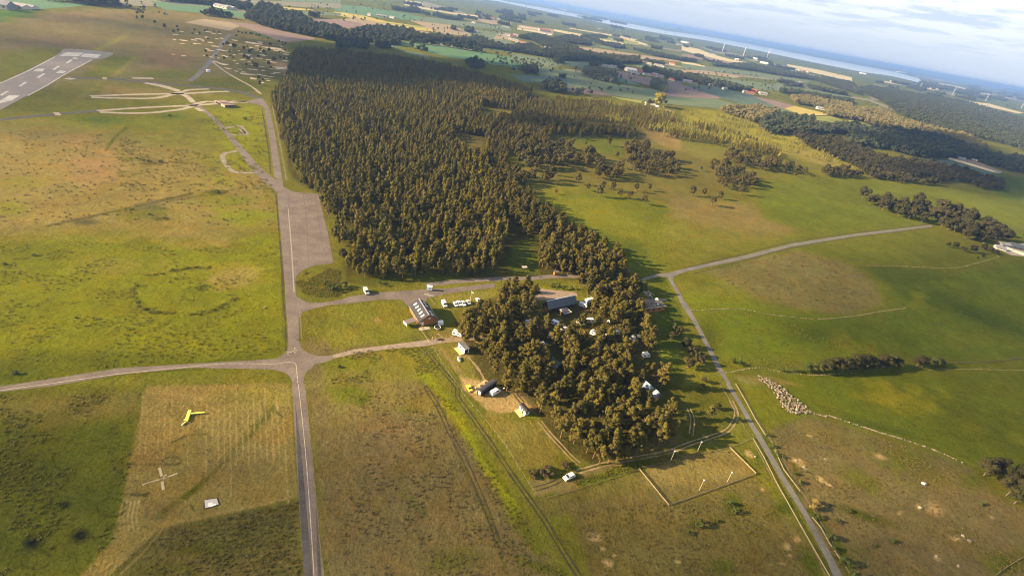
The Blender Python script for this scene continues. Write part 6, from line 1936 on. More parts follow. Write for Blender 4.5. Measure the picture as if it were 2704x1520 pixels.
def stone_wall(name, pts, label, w=.7, h=.7, step=.8, m=STONE):
    c = np.mean(np.array(pts), 0)
    t = thing(name, c, label, 'stone wall')
    b = MB(); rgw = random.Random(int(abs(c[0]) * 10))
    for p in line_pts(pts, step):
        if rgw.random() < .12: continue
        s_ = rgw.uniform(.6, 1.2)
        b.blob((p[0] - c[0] + rgw.uniform(-.2, .2) * w, p[1] - c[1] + rgw.uniform(-.2, .2) * w, h * .3 * s_), (w * .55 * s_, w * .5 * s_, h * .6 * s_), rgw.randint(0, 9999), .25, 1)
    o = b.build('stones', m, t); o['kind'] = 'stuff'
    return t


stone_wall('field_wall', W('S8', '1340,1240 1420,1255 1600,1300') + W('BR', '1100,240 1330,315 1500,370 1700,430 1850,480 2020,550 2140,610'), 'broken dry stone wall running from the stone heap to the dark trees', .8, .7)
stone_wall('field_wall', W('MR', '50,900 350,885 480,892 600,920 740,938 1010,962 1300,940 1500,905 1680,880'), 'long low turf-and-stone wall below the brown plot', .9, .6, 1.2, mat('turf_stone', (.165, .145, .08), .95, .4, .5))
stone_wall('field_wall', W('MR', '1390,560 1600,560 1800,572 2060,575 2200,545 2390,490'), 'thin pale wall across the green field right of the brown plot', .8, .5, 1.6, mat('turf_stone', (.165, .145, .08)))
stone_wall('field_wall', W('MR', '330,1370 560,1330 760,1365 1000,1385 1300,1370'), 'pale grassy wall in front of the hedge by the lane', .8, .5, 1.0, mat('turf_stone', (.165, .145, .08)))
stone_wall('field_wall', W('MR', '1950,1290 2300,1285 2575,1255'), 'dark wall continuing right from the end of the hedge', .9, .7, 1.0, mat('dark_wall', (.06, .05, .035), .95))
stone_wall('field_wall', W('MR', '1860,1345 2150,1340 2575,1350'), 'faint pale bank in the field below the hedge end', .7, .4, 1.4, mat('turf_stone', (.165, .145, .08)))
stone_wall('field_wall', W('S', '2440,545 2500,570 2560,610 2640,680'), 'low bank along the far side of the dark windbreak', .9, .5, 2.0, mat('turf_stone', (.165, .145, .08)))
p = at('BR', 1815, 755)
t = thing('boulder', p, 'big white boulder with a dark hollow in the right-hand pasture', 'boulder')
MB().blob((0, 0, .5), (1.1, .8, .6), 5, .2, 2).build('rock', mat('white_rock', (.36, .34, .30), .9), t)
MB().blob((.9, .9, .1), (1.3, .9, .25), 6, .2, 2).build('hollow', mat('dark_soil', (.05, .04, .028)), t)
BOUL = [(500, 520), (545, 550), (2110, 1145), (2160, 1180), (1075, 565), (2080, 1370), (1915, 1300), (1790, 935), (850, 575), (910, 625)]
bo = []
for k, (x, y) in enumerate(BOUL):
    t = thing('boulder', at('BR', x, y), 'x', 'boulder', 0, 'pale stones lying in the pasture')
    o = bpy.data.objects.new('rock', st_me[k % 6]); COL.objects.link(o); o.parent = t; s_ = .5 + .12 * (k % 4); o.scale = (s_, s_, s_); o.location.z = s_ * .3
    bo.append((t, 'small pale boulder'))
t = thing('boulder', at('ML', 2000, 880), 'lone pale boulder in the meadow left of the main road', 'boulder')
o = bpy.data.objects.new('rock', st_me[0]); COL.objects.link(o); o.parent = t; o.scale = (.8, .8, .9); o.location.z = .3
LAND['big white boulder'] = at('BR', 1815, 755)
LAND['lane lamp post'] = at('BR', 105, 510)
name_by_landmark(bo, 'small boulders', ('big white boulder', 'lane lamp post'))
# ------------------------------------------------------------------ single trees
PROTO = {}


def plant(name, kinds, i, loc, s, spin, label, cat, group, key, names=('trunk', 'crown'), sz=None):
    k = i % len(kinds)
    if (key, k) not in PROTO:
        t = thing(name, (loc[0], loc[1], 0), label, cat, spin, group)
        for nm, me_ in zip(names, kinds[k]):
            o = bpy.data.objects.new(nm, me_); COL.objects.link(o); o.parent = t
        PROTO[(key, k)] = remember(t)
    else:
        t = copy_tree(PROTO[(key, k)])
        t.location = (loc[0], loc[1], 0); t.rotation_euler = (0, 0, spin)
        tag(t, label, cat, group)
    t.scale = (s, s, sz or s)
    return t


GROVE = W('F', '1140,812 1175,790 1205,768 1240,735 1290,700 1335,720 1368,750 1372,800 1420,818 1465,806 1500,775 1476,735 1560,715 1600,745 1625,790 1660,860 1682,930 1690,1000 1715,1040 1705,1085 1640,1105 1560,1145 1480,1145 1440,1110 1420,1070 1368,1040 1350,1010 1335,968 1262,962 1240,900 1222,868 1165,850', 7.0)
gh = [W('C5', '165,600 395,590 385,800 165,800'), W('C5', '930,850 1060,850 1060,1000 900,980'), W('C5', '550,1130 700,1150 720,1340 600,1370 500,1300'), W('C5', '1500,1180 1900,1190 1930,1380 1560,1350'),
      W('C6', '1140,350 1500,360 1490,520 1170,530'), W('C6', '1480,620 1680,620 1660,740 1500,740'), W('C6', '1000,250 1210,200 1250,290 1000,300'),
      W('C5', '400,380 900,290 930,420 860,600 560,600 430,520'), W('C4', '620,560 930,600 930,880 640,920'), W('C6', '2000,60 2330,230 2420,400 2200,330 2060,160')]
GROVE2 = W('F', '1455,702 1500,690 1590,698 1625,745 1612,790 1560,720 1476,738', 7.0)
gp = fill([GROVE, GROVE2], 5.1, 300, gh, .5)
# keep a gap in front of and around whatever is seen between the trees
keep = []
blk = list(cv_pos)
for k in ('black-roofed barn', 'white trailer hut', 'long black hut', 'little barrel-roofed hut', 'white camper on the lawn'):
    blk.append(LAND[k])
for q in gp:
    ok = True
    for p in blk:
        if abs(q[0] - p[0]) < 2.6 and -5.0 < q[1] - p[1] < 2.6: ok = False; break
    for k, (hx_, hy_, back_) in {'slate-roofed hall': (8.5, 5, 10), 'flat-roofed timber house': (6.5, 5, 9), 'blue-grey roofed cottage': (3.8, 4, 8), 'dark cottage in the grove': (4, 4, 8), 'black-roofed barn': (9, 10, 14)}.items():
        p = LAND[k]
        if abs(q[0] - p[0]) < hx_ and -back_ < q[1] - p[1] < hy_: ok = False; break
    if ok: keep.append(q)
rg = random.Random(21)
rg.shuffle(keep)
keep = sorted(keep, key=lambda q: math.hypot(*q))
rest, keep = keep[288:], keep[:288]
if rest: scatter('pine_grove', rest, sizes(len(rest), .75, 1.1, 90), K_PINE, 91)
pines = []
for i, q in enumerate(keep):
    s = rg.choice((rg.uniform(.6, .85), rg.uniform(.88, 1.05), rg.uniform(.95, 1.18)))
    d = ('low ' if s < .8 else 'tall ' if s > 1.02 else '') + 'brown-green pine'
    pines.append((plant('pine_tree', PINE_T, rg.randrange(9), q, s, rg.uniform(0, 6.28), d, 'pine tree', 'pines of the camp grove', 'pine'), d))
# grove marks, so that each pine can be told by what it stands next to
LAND['tents and caravans'] = at('C5', 1240, 770)
LAND['riding ground lamp post'] = at('BM', 2490, 580)
LAND['asphalt yard with two cars'] = at('C5', 250, 700)
LAND['grassy hollow'] = at('C6', 1320, 440)
LAND['lone pine'] = at('BR', 180, 250)
LAND['dark thorn bushes'] = at('C6', 1000, 1140)
name_by_landmark(pines, 'grove pines', ('black-roofed barn', 'slate-roofed hall', 'flat-roofed timber house', 'blue-grey roofed cottage', 'dark cottage in the grove', 'white trailer hut', 'long black hut',
                                  'little barrel-roofed hut', 'flagpole', 'tents and caravans', 'riding ground lamp post', 'asphalt yard with two cars', 'grassy hollow', 'white camper on the lawn'))
plant('pine_tree', PINE_T, 2, at('BR', 180, 270), .72, 1.0, 'lone rounded pine on the grass between the grove and the lane bend', 'pine tree', None, 'pine')

trees = []


def tree_at(crop, x, y, s=1.0, desc='round dark tree', kinds=None, key='round', nm='broadleaf_tree', grp=None, sz=None):
    kinds = kinds or ROUND_T
    t = plant(nm, kinds, rg.randrange(len(kinds)), at(crop, x, y), s * rg.uniform(.92, 1.08), rg.uniform(0, 6.28), desc, 'tree', grp, key, sz=sz)
    trees.append((t, desc)); return t


# heath trees in the middle distance
G_H = 'scattered trees on the heath'
CL = [('TM', '1290,1110 1500,1120 1720,1160 1990,1210 2000,1275 1800,1260 1560,1285 1360,1290', 9.5), ('TM', '1240,1325 1440,1335 1630,1320 1640,1380 1440,1385 1270,1385', 10), ('TM', '2135,1130 2320,1110 2330,1180 2150,1190', 10),
      ('TM', '1920,1300 2130,1290 2130,1350 1930,1355', 9), ('TM', '2170,1210 2500,1190 2575,1310 2420,1345 2180,1300', 11), ('TR', '170,1260 300,1250 540,1370 540,1425 330,1440 260,1400', 11), ('TR', '290,1160 720,1240 960,1320 760,1320 460,1270 330,1220', 11),
      ('TM', '1350,965 1640,975 1900,1000 2220,1000 2230,1030 1900,1030 1660,1020 1360,1000', 24), ('TM', '1180,1030 1700,1110 1760,1150 1300,1100', 13), ('TM', '1300,1290 1640,1290 1900,1290 1900,1350 1660,1370 1640,1330 1300,1330', 32), ('TM', '1990,1200 2140,1180 2200,1290 2000,1300', 24), ('TR', '1040,1300 1150,1300 1340,1330 1330,1345 1050,1335', 8)]
for c_, s_, sp in CL:
    for q in fill([W(c_, s_)], sp, hash(s_) % 1000 if False else len(s_), (), .46):
        s = rg.uniform(.95, 1.5)
        t = plant('heath_tree', HEATH_T, rg.randrange(6), q, s, rg.uniform(0, 6.28), 'dark heath tree', 'tree', G_H, 'heath')
        trees.append((t, 'dark heath tree'))
for c_, x, y, s in (('TM', 1105, 1065, 1.0), ('TM', 1200, 1050, .8), ('TM', 1810, 1050, 1.0), ('TM', 1955, 1040, .9), ('TM', 2020, 1100, 1.0), ('TM', 1845, 1100, .5), ('TM', 2160, 1065, .9), ('TM', 1785, 1390, 1.05), ('TM', 1860, 1440, .8),
                    ('TM', 2050, 1440, .9), ('TM', 2225, 1447, .9), ('TM', 2325, 1440, .8), ('TM', 1980, 1420, .7), ('MR', 60, 30, 1.0), ('MR', 150, 30, .9), ('MR', 212, 105, 1.0), ('MR', 272, 55, .8), ('MM', 1625, 18, .45), ('MM', 1945, 35, 1.0),
                    ('MM', 2100, 40, .9), ('MM', 2175, 55, .9), ('MM', 2280, 95, 1.0), ('TR', 840, 1335, .6), ('TR', 130, 1290, .6), ('TR', 760, 1310, .9), ('TR', 1255, 1330, .9), ('TR', 980, 1345, .45), ('TR', 820, 1420, .25), ('MR', 430, 22, 1.1)):
    tree_at(c_, x, y, s * 1.1, 'solitary dark heath tree', HEATH_T, 'solo', grp=G_H)
# windbreak on the right
for q in fill([W('MR', '1210,5 1330,40 1420,70 1500,80 1700,100 1880,120 2050,160 2300,270 2510,385 2400,405 2330,395 2150,370 2010,310 1900,275 1780,240 1600,180 1440,120 1340,80')], 14.5, 61, (), .45):
    t = plant('windbreak_tree', ROUND_T, rg.randrange(6), q, rg.uniform(1.2, 1.75), rg.uniform(0, 6.28), 'dark windbreak tree', 'tree', 'trees of the windbreak across the right meadow', 'windbreak')
    trees.append((t, 'dark windbreak tree'))
for x, y, s in ((1995, 415, .6), (2050, 425, .7), (2110, 450, .75), (2180, 460, .8), (2260, 440, .7), (2310, 460, .7), (2360, 475, .5), (2220, 510, .35), (2262, 500, .4)):
    tree_at('MR', x, y, s, 'low tree by the windbreak', grp='low trees before the windbreak')
# hedge in the right meadow
for x, y, s, g in ((740, 1360, .3, 1), (830, 1360, .35, 1), (930, 1355, .5, 1), (1000, 1365, .6, 1), (1060, 1360, .75, 0), (1130, 1360, .85, 0), (1200, 1355, .85, 0), (1265, 1350, .8, 0), (1330, 1345, .75, 0), (1390, 1350, .75, 0), (1440, 1340, .75, 0), (1500, 1330, .8, 0), (1560, 1330, .75, 2), (1610, 1325, .6, 2),
                   (1760, 1320, .7, 0), (1800, 1325, .6, 0), (1890, 1315, .65, 2), (1930, 1312, .5, 2), (370, 1290, .3, 1), (430, 1310, .3, 1)):
    kinds = (ROUND_T, ROUNDG_T, ROUNDG_T)[g]
    tree_at('MR', x, y, s * 1.3, ('dark hedge hawthorn', 'leafy hedge shrub', 'pale green hedge tree')[g], kinds, 'hedge%d' % g, grp='trees of the hedge in the right meadow')
# bottom right trees and roadside bushes
LAND['hedge-end wall'] = at('MR', 2250, 1285)
LAND['white marquee building far right'] = at('S5', 600, 270)
LAND['windbreak end'] = at('MR', 2500, 390)
LAND['brown plot wall'] = at('MR', 1000, 960)
LAND['lane junction'] = at('MM', 2490, 650)
LAND['yellow-lit tree'] = at('S6', 1550, 800)
tree_at('BR', 2270, 690, 1.15, 'dark brown wall-end tree')
tree_at('BR', 2370, 690, 1.0, 'dark green wall-end tree')
for x, y, s in ((2440, 840, .9), (2540, 820, 1.0), (2600, 900, 1.1), (2500, 900, .9), (2560, 730, .9), (2460, 760, .6)):
    tree_at('BR', x, y, s * 1.25, 'brown right-edge tree', grp='trees of the clump at the right edge')
tree_at('BR', 250, 190, .45, 'small dark lane-bend shrub', ROUND_T)
bushes = []


def bush_at(crop, x, y, s=1.0, desc='low dark bush', kinds=None, key='bush', grp=None, sz=None):
    kinds = kinds or BUSH_T
    t = plant('bush', kinds, rg.randrange(len(kinds)), at(crop, x, y), s * rg.uniform(.9, 1.1), rg.uniform(0, 6.28), desc, 'bush', grp, key, ('stem', 'crown'), sz)
    bushes.append((t, desc)); return t


YB = (BUSHG_T[0][0], crown_mesh('crown', round_clumps(777, 2.6, 2.0, .2, 10), foliage('ochre_leaves', (.13, .10, .03), (.20, .15, .045), .6, .1), 34, .5, 778))
t = plant('bush', [YB], 0, at('BR', 970, 925), 1.35, 1.0, 'large ochre-yellow bush beside the lane', 'bush', None, 'ochre', ('stem', 'crown'))
for x, y, s, k in ((1110, 1170, 1.0, 1), (1210, 1360, 1.2, 1), (1280, 1448, 1.2, 1), (1000, 1010, .8, 1), (640, 390, .6, 1), (665, 470, .7, 1), (700, 540, .7, 1), (760, 560, .6, 1), (840, 690, .7, 1), (870, 750, .8, 1), (1130, 1260, .8, 1), (1240, 960, .7, 1), (1160, 1040, .8, 1)):
    bush_at('BR', x, y, s, 'green verge bush', BUSHG_T, 'verge', 'bushes on the lane verge')
for x, y, s in ((110, 1060, 1.1), (40, 1130, .6), (350, 920, 1.0), (390, 970, .9), (250, 1040, .6), (1430, 1225, .5), (1580, 1190, .6), (2250, 910, .8), (930, 660, .3)):
    bush_at('BR', x, y, s, 'dark pasture bush', BUSHG_T, 'past', 'bushes in the near pasture')
for x, y, s in ((870, 1150, .8), (930, 1165, 1.1), (1000, 1155, 1.3), (1060, 1150, 1.2), (1020, 1110, .8), (1230, 1085, .8), (1280, 1100, .9), (1250, 1050, .7), (890, 1190, .8)):
    bush_at('C6', x, y, s * 1.0, 'dark thorn bush', BUSH_T, 'thorn', 'dark thorn bushes beside the sandy track')
# shade-side trees between grove and lane
for c_, x, y, s, d in (('MM', 2240, 780, .85, 'leafy log-heap tree'), ('MM', 2280, 740, .8, 'leafy log-heap tree'), ('MM', 2225, 720, .8, 'leafy log-heap tree'), ('MM', 2510, 1040, .55, 'round green tree by the lane'),
                       ('MM', 2540, 1085, .6, 'dark tree by the lane'), ('MM', 2490, 1110, .6, 'dark tree by the lane'), ('MR', 10, 1180, .7, 'dark tree by the lane'), ('MR', 60, 1240, .75, 'dark tree by the lane'),
                       ('MR', 110, 1300, .75, 'dark tree by the lane'), ('MR', 30, 1330, .7, 'dark tree by the lane'), ('MR', 140, 1260, .5, 'dark tree by the lane'), ('MR', 150, 1440, .4, 'bare thorn by the lane'),
                       ('MM', 2420, 1440, .9, 'pale grove-edge tree'), ('BR', 140, 40, .4, 'bare thorn by the lane')):
    tree_at(c_, x, y, s, d, ROUNDG_T if 'leafy' in d or 'green' in d else ROUND_T, 'strip' + ('g' if 'leafy' in d or 'green' in d else 'd'), grp='trees between the grove and the lane')
# forest-edge bushes beside the upper road
for c_, x, y, s in (('ML', 2480, 740, 1.0), ('ML', 2520, 755, 1.1), ('ML', 2460, 700, .9), ('ML', 2560, 740, 1.2), ('MM', 20, 720, 1.2), ('MM', 60, 740, .8), ('TL', 2280, 1385, 1.3), ('TL', 2320, 1395, 1.5), ('TL', 2370, 1390, 1.5), ('TL', 2410, 1380, 1.2), ('MM', 1600, 720, 1.0), ('MM', 1680, 735, .9), ('MM', 1640, 712, .8), ('MM', 1740, 735, .8), ('MM', 330, 710, .8), ('MM', 300, 690, .7)):
    bush_at(c_, x, y, s, 'leafy forest-edge bush', BUSHG_T, 'edge', 'bushes along the forest edge')
LAND['road apron'] = at('ML', 2350, 300)
LAND['van by the forest'] = at('MM', 192, 762)
# meadow bushes left
for c_, x, y, s in (('ML', 120, 1370, .9), ('ML', 1640, 8, 1.2), ('ML', 40, 550, .7), ('ML', 260, 485, .6), ('MM', -20, 1325, .7), ('TL', 1130, 1225, 1.2), ('TL', 1220, 1228, 1.3), ('TL', 1080, 1215, .9), ('TL', 1040, 1200, .8), ('TL', 1845, 905, 1.4), ('TL', 1280, 878, 1.2), ('ML', 1130, 180, .8), ('ML', 1000, 140, .7), ('ML', 1250, 205, .8), ('ML', 580, 955, .5)):
    bush_at(c_, x, y, s, 'low green meadow bush', BUSHG_T, 'mead', 'bushes in the airfield meadow', .6 * s)
# bushes of the gully
GU = '105,415 120,470 45,490 335,520 440,520 370,465 525,475 560,460 660,480 740,500 565,600 1030,495 1000,550 1085,510 1145,515 1210,520 1240,525 1300,535 1345,550 1470,590 800,685 865,690 975,735 1110,750 1165,715 895,790 1200,805 1235,765 1360,760 1410,805 1440,835 1495,780 1650,800 1730,770 815,895 910,860 950,885 690,860 535,790 550,860 1120,880 1180,910 1330,870 1570,925 1665,880 1725,895 1785,895 1150,990 1240,950 1295,1025 1490,985 1520,1030 1510,690 1340,1190 1395,1215 1350,1280 1640,640 1690,650 1740,670 1700,690'
BIGB = {865: 1.5, 975: 1.9, 1295: 1.8, 1570: 1.6, 1410: 1.3, 1490: 1.4, 1120: 1.3, 1180: 1.4, 1200: 1.2, 1110: 1.2, 535: 1.1, 1495: 1.3, 1510: 1.2}
for x, y in parse(GU):
    tree_at('b', x, y + 8, .55 * BIGB.get(x, .9), 'small tree among sandy scrapes', key='gully', nm='scrub_tree', grp='small dark trees among the sandy scrapes')
for x, y in ((1038, 110), (1078, 145), (1170, 180), (1245, 214)):
    tree_at('TL', x, y, .8, 'small far-heath tree', grp='row of small trees on the far heath')
YT = plant('lit_tree', [YELLOW_T], 0, at('S6', 1560, 800), 1.7, .4, 'big yellow-green sunlit tree beside the pale farm track', 'tree', None, 'yellow')
for x, y, s in ((1180, 740, 1.0), (1260, 760, .9), (1380, 700, .9), (1860, 720, .9), (1900, 700, .8), (2300, 980, .8)):
    tree_at('S6', x, y, s, 'dark farmstead tree', ROUND_T, grp='dark trees at the sunlit farmstead')
LAND['gully road'] = at('b', 600, 900)
LAND['white tank'] = at('b', 575, 1085)
LAND['forest clearing'] = at('TM', 1150, 880)
LAND['sunlit farmstead'] = at('S6', 1350, 790)
LAND['heath wood bend'] = at('TR', 1650, 1360)
LAND['biggest sand scrape'] = at('b', 1250, 655)
marks = ('mauve-roofed shelter', 'white tank', 'biggest sand scrape', 'forest clearing', 'yellow-lit tree', 'heath wood bend', 'stone heap', 'windbreak end', 'brown plot wall', 'hedge-end wall',
         'lane junction', 'flat-roofed timber house', 'big white boulder', 'lone pine', 'slate-roofed hall', 'gully road',
         'lone heath tree', 'left windbreak tip', 'lane end', 'tan bare slope', 'dark heath clump', 'forest corner', 'green heath clearing', 'brown heath clearing')
LAND['lone heath tree'] = at('TM', 1845, 1100)
LAND['forest corner'] = at('TM', 1400, 1440)
LAND['green heath clearing'] = at('TM', 1900, 1140)
LAND['brown heath clearing'] = at('TM', 960, 1100)
LAND['left windbreak tip'] = at('MR', 1230, 20)
LAND['lane end'] = at('MR', 1880, 262)
LAND['tan bare slope'] = at('TM', 2420, 1040)
LAND['dark heath clump'] = at('TR', 400, 1400)
name_by_landmark(trees, 'trees', marks)
name_by_landmark(bushes, 'bushes', ('lane lamp post', 'stone heap', 'big white boulder', 'dark thorn bushes', 'little barrel-roofed hut', 'van by the forest', 'road apron', 'mauve-roofed shelter', 'slate-roofed hall'))

# ------------------------------------------------------------------ wind turbines
def turbine(x, y, h, yaw, spin, label, crop='e'):
    p = at(crop, x, y)
    t = thing('wind_turbine', p, label, 'wind turbine', yaw, 'wind turbines on the plain')
    MB().tube((0, 0, 0), (0, 0, h), h * .030, h * .018, 10).build('tower', WHITE, t)
    MB().box((0, -h * .02, h + h * .015), (h * .04, h * .11, h * .045)).build('nacelle', WHITE, t)
    hub = MB().blob((0, -h * .085, h + h * .015), (h * .025, h * .03, h * .025), 1, 0).build('hub', WHITE, t)
    for k in range(3):
        a = spin + k * 2.0944
        d = Vector((math.cos(a), 0, math.sin(a))); c0 = Vector((0, -h * .09, h * 1.015)); R_ = h * .52
        pr = Vector((-math.sin(a), 0, math.cos(a)))
        q = [c0 + d * R_ * .03 + pr * h * .012, c0 + d * R_ * .2 + pr * h * .026, c0 + d * R_ + pr * h * .006, c0 + d * R_ - pr * h * .004, c0 + d * R_ * .2 - pr * h * .012, c0 + d * R_ * .03 - pr * h * .012]
        v = [x_ + Vector((0, -h * .006, 0)) for x_ in q] + [x_ + Vector((0, h * .006, 0)) for x_ in q]
        f = [(0, 1, 2, 3, 4, 5), (11, 10, 9, 8, 7, 6)] + [(i, i + 6, (i + 1) % 6 + 6, (i + 1) % 6) for i in range(6)]
        fix_normals(MB().add(v, f).build('blade', WHITE, t))


turbine(610, 215, 70, .2, 1.57 + 1.05, 'left one of three white wind turbines before the lake, blades in a Y')
turbine(930, 270, 72, .3, .4, 'middle one of the three white wind turbines in front of the lake')
turbine(1275, 330, 70, 1.3, 1.6, 'right one of the three white wind turbines in front of the lake, seen edge-on')
for x, y, c_, lb in ((1010, 190, 'g', 'pale wind turbine beyond the big far forest, nearest the end of the lake'), (1500, 285, 'g', 'pale wind turbine on the tan far field, second to the right beyond the forest'), (1995, 380, 'g', 'pale wind turbine third to the right beyond the big far forest'), (2530, 490, 'g', 'pale wind turbine at the right edge beyond the big far forest')):
    turbine(x, y, 42, .6, .9 + x % 3, lb, c_)
turbine(1075, 385, 95, .5, .6, 'faint wind turbine on the far shore of the lake', 'R2')

